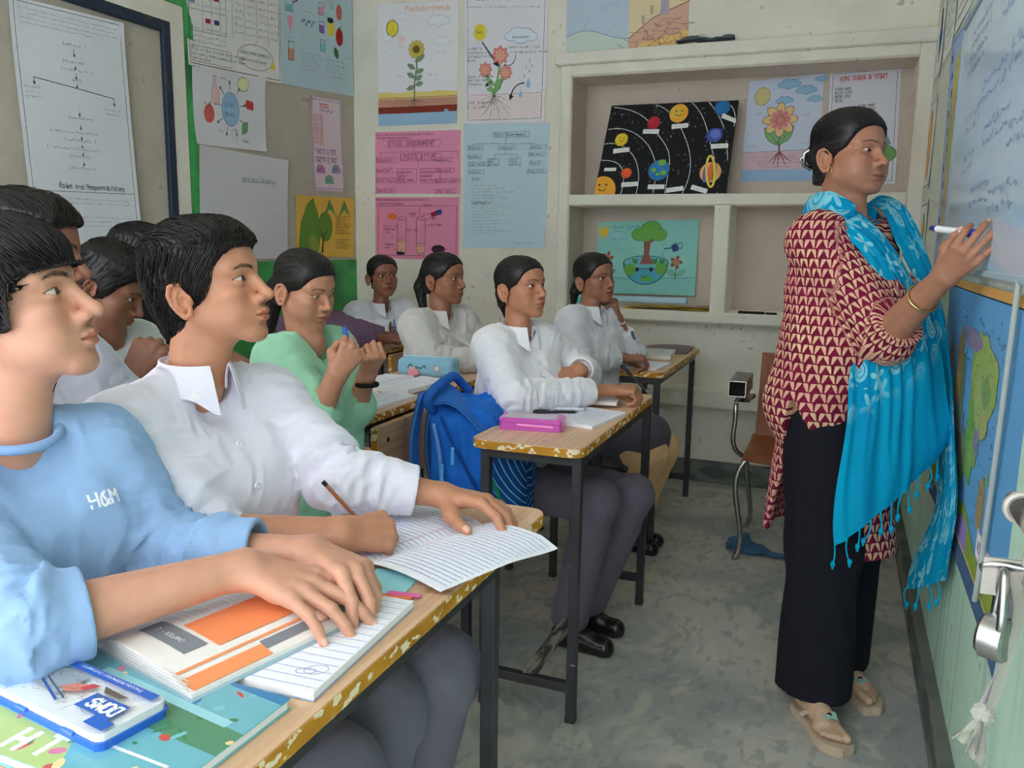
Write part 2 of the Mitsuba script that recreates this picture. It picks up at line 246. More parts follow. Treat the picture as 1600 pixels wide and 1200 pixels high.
def mesh_sdf(f, lo, hi, h, B=8, slack=1.35, newton=1):
    lo = np.asarray(lo, float); nb = np.ceil((np.asarray(hi) - lo) / (h * B)).astype(int); N = nb * B
    g = [lo[k] + (np.arange(nb[k]) + .5) * B * h - h / 2 for k in range(3)]
    C = np.stack(np.meshgrid(*g, indexing='ij'), -1).reshape(-1, 3).astype(np.float32)
    dc = f(C); keep = np.nonzero(np.abs(dc) < .87 * B * h * slack)[0]
    vals = np.repeat(np.repeat(np.repeat(np.where(dc > 0, 1, -1).astype(np.float32).reshape(nb), B, 0), B, 1), B, 2)
    o = (np.stack(np.meshgrid(*[np.arange(B)] * 3, indexing='ij'), -1).reshape(-1, 3))
    bi = np.stack(np.unravel_index(keep, nb), 1) * B
    I = (bi[:, None] + o[None]).reshape(-1, 3)
    P = (lo + I * h).astype(np.float32); d = np.concatenate([f(P[i:i + 400000]) for i in range(0, len(P), 400000)])
    vals[I[:, 0], I[:, 1], I[:, 2]] = d
    s = vals < 0; cnt = np.zeros(N - 1, np.uint8)
    for i in (0, 1):
        for j in (0, 1):
            for k in (0, 1): cnt += s[i:N[0] - 1 + i, j:N[1] - 1 + j, k:N[2] - 1 + k]
    A = np.stack(np.nonzero((cnt > 0) & (cnt < 8)), 1); idm = np.full(N - 1, -1, np.int32); idm[A[:, 0], A[:, 1], A[:, 2]] = np.arange(len(A))
    acc = np.zeros((len(A), 3)); num = np.zeros(len(A))
    cor = [(i, j, k) for i in (0, 1) for j in (0, 1) for k in (0, 1)]
    cv = {c: vals[A[:, 0] + c[0], A[:, 1] + c[1], A[:, 2] + c[2]] for c in cor}
    for c in cor:
        for ax in range(3):
            if c[ax] == 0:
                e = list(c); e[ax] = 1; a, b = cv[c], cv[tuple(e)]; m = (a < 0) != (b < 0)
                t = np.where(m, a / np.where(m, a - b, 1), 0); q = np.tile(np.array(c, float), (len(A), 1)); q[:, ax] += t
                acc += q * m[:, None]; num += m
    v = lo + (A + acc / num[:, None]) * h
    fs = []
    for ax in range(3):
        sl = [slice(1, N[k] - 1) for k in range(3)]; sl[ax] = slice(0, N[ax] - 1); s2 = list(sl); s2[ax] = slice(1, N[ax])
        a, b = s[tuple(sl)], s[tuple(s2)]; E = np.stack(np.nonzero(a != b), 1)
        off = [1, 1, 1]; off[ax] = 0; E = E + np.array(off); neg = s[E[:, 0], E[:, 1], E[:, 2]]
        u, w = [(1, 2), (2, 0), (0, 1)][ax]; q = []
        for du, dw in ((0, 0), (1, 0), (1, 1), (0, 1)):
            c = E.copy(); c[:, u] -= du; c[:, w] -= dw; q.append(idm[c[:, 0], c[:, 1], c[:, 2]])
        q = np.stack(q, 1); q = np.where(neg[:, None], q, q[:, ::-1]); fs.append(q)
    q = np.vstack(fs); fcs = np.vstack([q[:, [0, 1, 2]], q[:, [0, 2, 3]]])
    for _ in range(newton):
        v32 = v.astype(np.float32); e = np.float32(h * .4); d0 = f(v32)
        gr = np.stack([(f(v32 + e * ax) - d0) / e for ax in np.eye(3, dtype=np.float32)], 1); g2 = np.maximum(np.einsum('ij,ij->i', gr, gr), .2)
        v = v - np.clip(d0 / g2, -h * .6, h * .6)[:, None] * gr
    return trimesh.Trimesh(v, fcs, process=False)
def union(ms):
    """several closed meshes as one continuous surface (left side by side where a union fails)"""
    try:
        out = None
        for m in ms:
            M = manifold3d.Manifold(manifold3d.Mesh(np.asarray(m.vertices, np.float32), np.asarray(m.faces, np.uint32)))
            if M.status() != manifold3d.Error.NoError: raise ValueError(str(M.status()))
            out = M if out is None else out + M
        r = out.to_mesh(); return trimesh.Trimesh(r.vert_properties[:, :3], r.tri_verts, process=False)
    except Exception as e:
        return cat(ms)
def lite(m, tol=.0003):
    """the same surface with fewer triangles where it is nearly flat"""
    M = manifold3d.Manifold(manifold3d.Mesh(np.asarray(m.vertices, np.float32), np.asarray(m.faces, np.uint32)))
    if M.status() != manifold3d.Error.NoError: return m
    r = M.simplify(tol).to_mesh(); return trimesh.Trimesh(r.vert_properties[:, :3], r.tri_verts, process=False)
def noise3(p, s, seed=0): return meshkit.noise(np.asarray(p) * s, seed)
def ridge(p, M, seed=0):
    """folds: noise stretched by the rows of M (frequencies along directions), sharp-crested, in [-1, 1]"""
    n = meshkit.noise(np.asarray(p) @ np.asarray(M, float).T, seed); return 1 - 2 * np.abs(2 * n - 1)
# ------------------------------------------------------------------ flat print: pens, crayons and lettering as thin coloured shapes laid on paper
FONT = {}
for _l in '''A 022842 1434|B 02083847463505 3544433202|C 4738180703123243|D 02082847433202|E 48080242 0535|F 480802 0535|G 47381807031232434525|H 0208 4248 0545|I 2228 1838 1232|J 48431202|K 0208 480542|L 080242|M 0208254842|N 02084248|O 183847433212030718|P 02083847463505|Q 183847433212030718 2442|R 02083847463505 2542|S 47381807153544331203|T 0848 2822|U 080312324348|V 082248|W 0812253248|X 0248 0842|Y 0825 4825 2522|Z 08480242
a 36160503123234 3632|b 0802 04163645433202|c 4536160503123243|d 4842 44361605031242|e 044445361605031232|f 482722 1636|g 4636160503123246 4641301001|h 0802 0516364542|i 2622 2728|j 36311000 3738|k 0802 4604 1542|l 282232|m 0602 05162622 25364642|n 0602 0516364542|o 163645433212030516|p 0600 05163645433203|q 4640 45361605031243|r 0602 04163646|s 4636160534433202|t 28223242 0646|u 060312324346 4642|v 062246|w 0612253246|x 0246 0642|y 0623 4600|z 06460242
0 183847433212030718|1 172822|2 07183847450242|3 0718384735443312|4 320838 0444|5 480806454332 3202|6 3806031232434505|7 084812|8 18384735151807 150403123243443515|9 4515061738484232|. 2223|, 2321|- 1535|+ 0545 2327|= 0444 0646|( 381612 1232|) 183632 3212|: 2323 2526|& 42173827170503122244|/ 0248|? 07183847252 4 2223|' 2826|> 072 5|!2824 2223'''.replace('\n', '|').split('|'):
    _k, _v = _l[0], _l[2:] if _l[1] == ' ' else _l[1:]
    FONT[_k] = [[(int(s[i]), int(s[i + 1])) for i in range(0, len(s) - 1, 2)] for s in _v.split() if len(s) >= 4]
DEVA = {k: [[(int(s[i]), int(s[i + 1])) for i in range(0, len(s) - 1, 2)] for s in v.split()] for k, v in dict(n='4842 4525 25141526', r='28374624 2442', j='4842 4525 250413', v='4842 45350613242545', k='2822 2515041424 25364543', m='4842 44140817', p='4842 44240608', t='4842 45251402', y='4842 4434142536', h='28263534 241302', d='2826050312323424', s='3832 343515060817 1542', a='2822', e='3822 3809', i='2822 2819080').items()}
class Draw:
    def __init__(s, W, H, seed=0): s.W, s.H, s.v, s.f, s.c, s.n, s.z, s.bb = W, H, [], [], [], 0, 0, []; s.rng = np.random.default_rng(seed)
    def tri(s, v, f, c):
        v = np.asarray(v, float); lo, hi = v[:, :2].min(0), v[:, :2].max(0); z = 1
        if s.bb:
            b = np.array(s.bb); hit = (b[:, 0] < hi[0]) & (b[:, 2] > lo[0]) & (b[:, 1] < hi[1]) & (b[:, 3] > lo[1]); z = 1 + (b[hit, 4].max() if hit.any() else 0)
        s.bb.append((lo[0], lo[1], hi[0], hi[1], z)); s.z = max(s.z, z); s.v.append(np.c_[v[:, :2], np.full(len(v), z)]); s.f.append(np.asarray(f) + s.n); s.c.append(np.tile(np.asarray(c, float), (len(v), 1))); s.n += len(v)
    def poly(s, pts, c):
        import shapely
        g = shapely.Polygon(pts).buffer(0)
        for q in getattr(g, 'geoms', [g]):
            if q.area > 0: v, f = trimesh.creation.triangulate_polygon(q, engine='earcut'); s.tri(v, f, c)
    def fan(s, pts, c): p = np.asarray(pts, float); n = len(p); s.tri(np.vstack([p.mean(0), p]), np.stack([np.zeros(n, int), 1 + np.arange(n), 1 + (np.arange(n) + 1) % n], 1), c)
    def ell(s, x, y, rx, ry=None, c=(0, 0, 0), rot=0, n=28, a0=0, a1=2 * math.pi):
        ry = rx if ry is None else ry; a = np.linspace(a0, a1, n, endpoint=a1 - a0 < 6.28); q = np.stack([np.cos(a) * rx, np.sin(a) * ry], 1); C, S_ = math.cos(rot), math.sin(rot); s.fan(q @ np.array([[C, S_], [-S_, C]]) + [x, y], c)
    def ring(s, x, y, rx, ry=None, w=.001, c=(0, 0, 0), a0=0, a1=2 * math.pi, rot=0):
        ry = rx if ry is None else ry; a = np.linspace(a0, a1, 30); q = np.stack([np.cos(a) * rx, np.sin(a) * ry], 1); C, S_ = math.cos(rot), math.sin(rot); s.line(q @ np.array([[C, S_], [-S_, C]]) + [x, y], w, c)
    def rect(s, x0, y0, x1, y1, c): s.fan([(x0, y0), (x1, y0), (x1, y1), (x0, y1)], c)
    def box(s, x0, y0, x1, y1, w, c): s.line([(x0, y0), (x1, y0), (x1, y1), (x0, y1), (x0, y0)], w, c)
    def line(s, pts, w, c):
        p = np.asarray(pts, float); d = np.diff(p, axis=0); L = np.linalg.norm(d, axis=1, keepdims=True); k = L[:, 0] > 1e-7; d, a, b = d[k] / L[k], p[:-1][k], p[1:][k]
        if not len(d): return
        w = np.broadcast_to(np.asarray(w, float), (len(p),)); wa, wb = (w[:-1][k] / 2)[:, None], (w[1:][k] / 2)[:, None]; m = np.stack([-d[:, 1], d[:, 0]], 1); a = a - d * wa * .6; b = b + d * wb * .6
        v = np.stack([a + m * wa, a - m * wa, b - m * wb, b + m * wb], 1).reshape(-1, 2); i = np.arange(len(d))[:, None] * 4; s.tri(v, np.vstack([i + [0, 1, 2], i + [0, 2, 3]]), c)
    def curve(s, pts, w, c, n=16): s.line(spline(pts, n), w, c)
    def arrow(s, a, b, w, c):
        a, b = np.asarray(a, float), np.asarray(b, float); d = unit(b - a); m = np.array([-d[1], d[0]]); s.line([a, b], w, c); s.fan([b + d * w * 2, b - d * w * 3 + m * w * 2.6, b - d * w * 3 - m * w * 2.6], c)
    def strokes(s, gl, x, y, h, c, w, slant=0, jit=.25):
        k = h / 6.
        for st in gl: q = np.array(st, float) + s.rng.normal(0, jit * .35, (len(st), 2)); s.line(np.stack([x + (q[:, 0] + slant * (q[:, 1] - 2)) * k * .8, y + (q[:, 1] - 2) * k], 1), w, c)
    def text(s, t, x, y, h, c=(.02, .02, .03), w=None, center=False, jit=.25, slant=.0):
        w = h * .11 if w is None else w; adv = h * .74
        if center: x -= adv * len(t) / 2
        for ch in t:
            if ch in FONT: s.strokes(FONT[ch], x, y + s.rng.normal(0, h * .03), h, c, w, slant, jit)
            x += adv * (.62 if ch in "il.,'!" else 1)
        return x
    def deva(s, words, x, y, h, c, w=None):
        w = h * .10 if w is None else w
        for word in words.split():
            x0 = x
            for ch in word: s.strokes(DEVA[ch], x, y, h, c, w); x += h * .72 if ch not in 'a' else h * .45
            s.line([(x0 - h * .05, y + h), (x - h * .05, y + h)], w, c); x += h * .5
        return x
    def scrib(s, x, y, L, h, c, w=None, words=True):
        """a line of writing too small to read"""
        w = h * .13 if w is None else w; t = x; e = x + L
        while t < e - h:
            l = min(h * s.rng.uniform(1.6, 4.5), e - t); n = max(4, int(l / h * 3.2)); px = t + np.linspace(0, l, n); py = y + h * s.rng.uniform(.0, 1, n) * np.where(s.rng.random(n) < .18, 1.4, .9); s.line(np.stack([px, py], 1), w, c); t += l + h * .7
    def mesh(s, quad, nrm, eps=.0007, wave=None, step=.00002):
        """onto the sheet whose corners are TL, TR, BR, BL"""
        P = np.vstack(s.v); f = np.vstack(s.f); TL, TR, BR, BL = [np.asarray(q, float) for q in quad]; u, v = (P[:, 0] / s.W)[:, None], (P[:, 1] / s.H)[:, None]
        X = (BL * (1 - u) + BR * u) * (1 - v) + (TL * (1 - u) + TR * u) * v
        off = eps + P[:, 2] * step; off = off + (wave(u[:, 0], v[:, 0]) if wave else 0)
        X = X + np.asarray(nrm) * off[:, None]; m = trimesh.Trimesh(X, f, process=False)
        nn = np.cross(X[f[:, 1]] - X[f[:, 0]], X[f[:, 2]] - X[f[:, 0]]) @ np.asarray(nrm); m = trimesh.Trimesh(X, np.where((nn < 0)[:, None], f[:, ::-1], f), process=False); m.vc = np.vstack(s.c); return m
def sheet_mesh(quad, nrm, wave, n=(10, 12), t=.0006, base=.0012):
    TL, TR, BR, BL = [np.asarray(q, float) for q in quad]; u, v = np.meshgrid(np.linspace(0, 1, n[0]), np.linspace(0, 1, n[1]), indexing='ij'); U_, V_ = u[..., None], v[..., None]
    X = (BL * (1 - U_) + BR * U_) * (1 - V_) + (TL * (1 - U_) + TR * U_) * V_ + np.asarray(nrm) * (base + wave(u, v))[..., None]
    m = slab(X, t)
    return m
def poster(label, quad, nrm, color, draw, cat_='poster', group=None, curl=.006, seed=0, name='poster', W=None, H=None, base=.0012):
    q = [np.asarray(p, float) for p in quad]; W = W or np.linalg.norm(q[1] - q[0]); H = H or np.linalg.norm(q[0] - q[3]); nrm = unit(nrm)
    ph = seed * 1.7
    wave = lambda u, v: curl * (.5 * (np.sin(u * 5 + ph) * np.sin(v * 4 + ph * .6) + 1) * .6 + .7 * (2 * np.abs(u - .5)) ** 4 * (2 * np.abs(v - .5)) ** 3)
    k = thing(name, label, cat_, group); m = sheet_mesh(q, nrm, wave, base=base)
    if np.cross(q[1] - q[0], q[3] - q[0]) @ nrm > 0: pass
    part(k, 'sheet', m, 'vc', True, color)
    if draw:
        d = Draw(W, H, seed); draw(d, W, H)
        if d.n:
            fine = Draw(W, H)
            # long shapes are cut so that they follow the curled sheet
            P, f, c = np.vstack(d.v), np.vstack(d.f), np.vstack(d.c)
            if curl > 0:
                vv, ff, idx = trimesh.remesh.subdivide_to_size(np.c_[P[:, :2], np.zeros(len(P))], f, max(W, H) / 9, return_index=True)
                zz = P[f[:, 0], 2][idx]; cc = c[f[:, 0]][idx]; z = np.zeros(len(vv)); col_ = np.zeros((len(vv), 3)); z[ff] = zz[:, None]; col_[ff] = cc[:, None]; fine.v, fine.f, fine.c = [np.c_[vv[:, :2], z]], [ff], [col_]
            else: fine.v, fine.f, fine.c = [P], [f], [c]
            st = min(.00008, .003 / max(1, d.z)); part(k, 'drawing', fine.mesh(q, nrm, base + .0005, wave, st), 'vc', False)
    return k
# ------------------------------------------------------------------ the room
XL, XR, YB, YF, ZC, Y0 = -2.7835, .310, 4.439, 4.339, 2.95, -.45
YN = 4.62                                          # back of the niches
# walls
struct('floor', bx(XL - .1, XR + .1, Y0 - 1.2, YB + .3, -.12, 0, .001), 'floor_cement')
struct('ceiling', bx(XL - .1, XR + .1, Y0, YB + .3, ZC, ZC + .12, .001), 'wall_cream')
struct('wall_left', [bx(XL - .15, XL, 3.03, YB + .3, 0, ZC, .001), bx(XL - .15, XL, Y0, 3.03, 2.16, ZC, .001), bx(XL - .15, XL, Y0, 1.3, 0, 2.16, .001)], 'wall_beige')
struct('wall_right', bx(XR, XR + .15, Y0, YB + .3, 0, ZC, .001), 'wall_right_paint')
XU = -1.46
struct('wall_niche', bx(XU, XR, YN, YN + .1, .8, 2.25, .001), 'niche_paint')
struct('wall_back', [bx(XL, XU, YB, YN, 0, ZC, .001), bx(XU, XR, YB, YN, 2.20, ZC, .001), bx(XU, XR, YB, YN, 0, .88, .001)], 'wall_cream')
sh = thing('wall_shelf', 'cream concrete shelf unit in the back wall, one wide niche over two smaller ones', 'shelf')
part(sh, 'top_ledge', bx(XU - .03, XR, YF - .02, YB + .02, 2.170, 2.232, .006), 'wall_cream', 30)
part(sh, 'post', bx(XU, -1.40, YF, YN, .86, 2.17, .006), 'wall_cream', 30)
part(sh, 'post', bx(.243, XR, YF, YN, .86, 2.17, .006), 'wall_cream', 30)
part(sh, 'divider', bx(-.632, -.553, YF, YN, .90, 1.47, .006), 'wall_cream', 30)
part(sh, 'lintel', bx(-1.40, .243, YF, YN, 2.115, 2.17, .006), 'wall_cream', 30)
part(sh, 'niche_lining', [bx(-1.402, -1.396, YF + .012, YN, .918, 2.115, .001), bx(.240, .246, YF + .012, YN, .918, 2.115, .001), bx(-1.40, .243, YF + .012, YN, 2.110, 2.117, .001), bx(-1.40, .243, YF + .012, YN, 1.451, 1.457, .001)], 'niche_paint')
part(sh, 'slab', bx(-1.40, .243, YF - .006, YN, 1.455, 1.512, .006), 'wall_cream', 30)
part(sh, 'slab', bx(XU, XR, YF - .02, YN, .862, .918, .008), 'wall_cream', 30)
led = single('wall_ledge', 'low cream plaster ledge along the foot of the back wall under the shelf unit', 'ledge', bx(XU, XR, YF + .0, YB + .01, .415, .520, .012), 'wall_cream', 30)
struct('baseboard_back', bx(XL, XR, YB - .012, YB + .01, 0, .118, .003), 'skirt_cement')
struct('baseboard_right', bx(XR - .028, XR + .01, Y0, YB, 0, .118, .003), 'skirt_cement')
struct('baseboard_left', bx(XL - .01, XL + .012, Y0, YB, 0, .118, .003), 'skirt_cement')
# the closed opening in the left wall: frame, board, painted border
struct('door_1', [bx(XL - .05, XL - .008, 1.30, 2.93, 0, 2.16, .002)], 'wall_beige')
for nm, m in (('frame', bx(XL - .03, XL + .012, 2.928, 2.972, 0, 2.165, .003)), ('frame', bx(XL - .03, XL + .012, 1.30, 2.928, 2.118, 2.165, .003))): part('door_1', nm, m, 'blue_paint', 30)
part('door_1', 'jamb', extrude([(2.972, 0), (3.052, 0), (3.052, 2.245), (1.3, 2.245), (1.3, 2.165), (2.972, 2.165)], .02).apply_transform(np.array([[0, 0, 1, XL - .012], [1, 0, 0, 0], [0, 1, 0, 0], [0, 0, 0, 1.]])), 'wall_cream')
struct('trim_1', [bx(XL - .002, XL + .0035, 3.055, 3.118, 1.14, 2.31, .001), bx(XL - .002, XL + .0035, 1.3, 3.118, 2.25, 2.31, .001)], 'green_paint')
struct('trim_2', bx(XL - .002, XL + .003, 3.055, YB, .118, 1.14, .001), 'green_paint')
# ------------------------------------------------------------------ desks and benches
def leg_part(k, x, y, z0, z1, s=.0125): part(k, 'leg', [bx(x - s, x + s, y - s, y + s, z0 + .018, z1, .002), bx(x - s - .001, x + s + .001, y - s - .001, y + s + .001, z0, z0 + .020, .002)], 'black_steel', 30)
def desk(label, x0, x1, y0, y1, legs=None, th=.024, group='school desks with wooden tops and black steel legs'):
    k = thing('school_desk', label, 'desk', group); top = .75; R_ = .035
    import shapely
    g = shapely.box(x0 + R_, y0 + R_, x1 - R_, y1 - R_).buffer(R_, quad_segs=6)
    core_ = trimesh.creation.extrude_polygon(g.buffer(-.0015), th, engine='earcut'); core_.apply_translation([0, 0, top - th]); part(k, 'tabletop', core_, 'laminate', 30)
    ring = g.difference(g.buffer(-.004)); e = extrude(ring, th - .003); e.apply_translation([0, 0, top - th + .0005]); part(k, 'edge_band', e, 'edge_paint', 30, label='chipped ochre painted edge')
    lx0, lx1, ly0, ly1 = legs or (x0 + .035, x1 - .03, y0 + .05, y1 - .06); zt = top - th
    for x in (lx0, lx1):
        for y in (ly0, ly1): leg_part(k, x, y, 0, zt)
    s = .0125
    for y in (ly0, ly1): part(k, 'top_rail', bx(lx0, lx1, y - s, y + s, zt - .026, zt - .001, .002), 'black_steel', 30); part(k, 'cross_rail', bx(lx0, lx1, y - s, y + s, .085, .110, .002), 'black_steel', 30)
    for x in (lx0, lx1): part(k, 'top_rail', bx(x - s, x + s, ly0, ly1, zt - .026, zt - .001, .002), 'black_steel', 30)
    xm = (lx0 + lx1) / 2; part(k, 'foot_rail', bx(xm - .016, xm + .016, ly0, ly1, .088, .118, .004), 'worn_steel', 30)
    return k
def bench(label, xs, xb, y0, y1, back=True, group='school benches behind the desks', w=.24):
    k = thing('school_bench', label, 'bench', group); s = .0125
    part(k, 'seat', bx(xs - w / 2, xs + w / 2, y0, y1, .405, .427, .004), 'laminate', 30); part(k, 'edge_band', bx(xs + w / 2 - .002, xs + w / 2 + .003, y0, y1, .407, .425, .001), 'edge_paint', 30)
    for x in (xs - w / 2 + .03, xs + w / 2 - .03):
        for y in (y0 + .06, y1 - .06): leg_part(k, x, y, 0, .405)
    for y in (y0 + .06, y1 - .06): part(k, 'cross_rail', bx(xs - w / 2 + .03, xs + w / 2 - .03, y - s, y + s, .09, .115, .002), 'black_steel', 30)
    if back:
        pn = cbox(.020, y1 - y0, .190, .004, (xb, (y0 + y1) / 2, .632)); part(k, 'backrest', pn, 'laminate_light', 30)
        part(k, 'edge_band', bx(xb - .0105, xb + .0105, y0 - .004, y0 + .001, .540, .724, .001), 'edge_paint', 30)
        for y in (y0 + .06, y1 - .06):
            part(k, 'back_post', bx(xb - .036, xb - .011, y - s, y + s, 0, .70, .002), 'black_steel', 30)
            for z in (.585, .68): part(k, 'bolt', ball((xb + .0105, y, z), (.003, .0075, .0075), 2), 'dark_metal', True)
    return k
desk('wooden school desk nearest the camera, with an open ruled notebook and thick textbook on it', -.855, -.492, .30, 1.452, legs=(-.83, -.515, .38, 1.225))
desk('narrow wooden school desk holding a purple pencil box, behind the nearest one', -.875, -.570, 1.925, 2.775, legs=(-.838, -.588, 1.957, 2.815 - .06))
desk('farthest wooden school desk of the front row, with a grey pouch on it', -.945, -.640, 3.285, 4.19, legs=(-.90, -.668, 3.29, 4.125))
desk('wooden school desk of the second row with a pale blue pencil case on it', -1.60, -1.247, 1.955, 2.92)
desk('wooden school desk at the back left, under the hands in mauve sleeves', -2.33, -1.985, 3.36, 4.30)
desk('wooden school desk of the second row hidden behind the two nearest boys', -1.64, -1.29, .85, 1.80)
bench('wooden bench that the two nearest boys sit on', -1.06, -1.235, .35, 1.52)
bench('wooden bench beside the blue backpack with a bolted wooden backrest', -1.04, -1.215, 2.02, 2.93)
bench('farthest wooden bench of the front row near the back wall', -1.08, -1.25, 3.28, 4.15)
bench('wooden bench of the second row under the girl in pale green', -1.76, -1.94, 1.95, 2.85, back=False)
bench('wooden bench in the back left with its backrest against the third row desk', -1.74, -1.955, 3.40, 4.25)
bench('wooden bench of the third row beside the back left corner', -2.48, -2.64, 3.25, 4.30, back=False)
bench('wooden bench of the second row behind the two nearest boys', -1.80, -1.97, .75, 1.72, back=False)
# ------------------------------------------------------------------ posters
INK, BLU, RED, GRN, ORG, PUR = srgb(40, 42, 52), srgb(70, 90, 140), srgb(190, 70, 66), srgb(70, 120, 70), srgb(208, 120, 84), srgb(120, 90, 150)
WH, PB, PK, YE = srgb(222, 224, 230), srgb(184, 210, 222), srgb(226, 146, 180), srgb(226, 176, 50)
def cloud(d, x, y, r, line=BLU, fill=srgb(200, 218, 236)):
    for dx, dy, k in ((-1, 0, .55), (-.4, .28, .7), (.4, .22, .72), (1, -.02, .55), (0, -.12, .7)): d.ell(x + dx * r, y + dy * r, r * k * 1.08, r * k * .74, line)
    for dx, dy, k in ((-1, 0, .55), (-.4, .28, .7), (.4, .22, .72), (1, -.02, .55), (0, -.12, .7)): d.ell(x + dx * r, y + dy * r, r * k * .98, r * k * .66, fill)
def leaf(d, x, y, l, w, rot, c, line=GRN):
    t = np.linspace(0, 1, 12); up = np.sin(np.pi * t) * w / 2; q = np.r_[np.c_[t * l, up], np.c_[t[::-1] * l, -up[::-1]]]; C, S_ = math.cos(rot), math.sin(rot); q = q @ np.array([[C, S_], [-S_, C]]) + [x, y]
    d.fan(q, c); d.line(np.vstack([q, q[:1]]), .0022, line); d.line([(x, y), (x + C * l, y + S_ * l)], .0015, line)
def flower(d, x, y, r, n, c1, c2, line):
    for k in range(n):
        a = 2 * math.pi * k / n; d.ell(x + math.cos(a) * r * .62, y + math.sin(a) * r * .62, r * .42, r * .27, line, a); d.ell(x + math.cos(a) * r * .62, y + math.sin(a) * r * .62, r * .38, r * .23, c1, a); d.ell(x + math.cos(a) * r * .42, y + math.sin(a) * r * .42, r * .2, r * .14, c2, a)
    d.ell(x, y, r * .26, None, line); d.ell(x, y, r * .22, None, c2)
def roots(d, x, y, s, c, w=.003, n=5):
    for k in range(n):
        a = -math.pi / 2 + (k - (n - 1) / 2) * .42; p = [(x, y)]
        for j in range(4): p.append((p[-1][0] + math.cos(a) * s / 4 + d.rng.normal(0, s * .03), p[-1][1] + math.sin(a) * s / 4 * (1 if j < 3 else .7)))
        d.line(p, np.linspace(w, w * .4, 5), c)
def band(d, W, y0, y1, c, amp=.006, f=9, ph=0):
    x = np.linspace(0, W, 26); d.poly(np.r_[np.c_[x, y1 + amp * np.sin(x * f / W * 2 + ph)], [(W, y0), (0, y0)]], c)
def dL1(d, W, H):
    d.box(.018, .012, W - .02, H - .012, .0018, INK)
    for k in range(4): d.scrib(.035, H - .035 - k * .016, W * (.86 if k < 3 else .62), .006, INK)
    rows = [(.855, .14, .5), (.785, .13, .48), (.755, .19, .5), (.712, .05, .5), (.56, .15, .5), (.50, .30, .42), (.468, .20, .47), (.432, .33, .40), (.40, .13, .46), (.352, .17, .47)]
    for y, w, c in rows: d.scrib(W * (c - w / 2) - .004, H * y, W * w * 1.25, .009, INK); d.line([(W * (c - w * .62), H * y), (W * (c - w * .62), H * y + .012)], .0016, INK); d.line([(W * (c + w * .75), H * y), (W * (c + w * .75), H * y + .012)], .0016, INK)
    for a, b in ((.845, .815), (.775, .765), (.745, .725), (.705, .69), (.59, .575), (.54, .52), (.49, .48), (.455, .445), (.425, .412), (.385, .37)): d.arrow((W * .5, H * a), (W * .5, H * b), .0022, INK)
    d.line([(W * .14, H * .68), (W * .14, H * .705), (W * .84, H * .67), (W * .84, H * .64)], .0026, INK); d.arrow((W * .14, H * .70), (W * .14, H * .68), .0024, INK); d.arrow((W * .84, H * .66), (W * .84, H * .64), .0024, INK)
    for k in range(3): d.scrib(W * .06, H * (.66 - .018 * k), W * .13, .007, INK)
    for k in range(2): d.scrib(W * .74, H * (.615 - .018 * k), W * .15, .007, INK)
    d.text('Roles and Responsibilities', W * .26, H * .272, .0175, INK, w=.0026); d.line([(.018, H * .255), (W - .02, H * .262)], .0018, INK)
    for k in range(6): d.scrib(W * .06, H * (.225 - .018 * k) - (.02 if k > 2 else 0), W * (.84 if k != 2 else .3), .006, srgb(90, 92, 104))
NL, NB = V(1, 0, 0), V(0, -1, 0)
poster('tall white flow chart poster headed Roles and Responsibilities on the closed doorway at left', [(XL, 2.205, 2.075), (XL, 2.708, 2.098), (XL, 2.745, 1.19), (XL, 2.235, 1.19)], NL, srgb(212, 218, 224), dL1, 'poster', curl=.010, seed=1, base=.012)
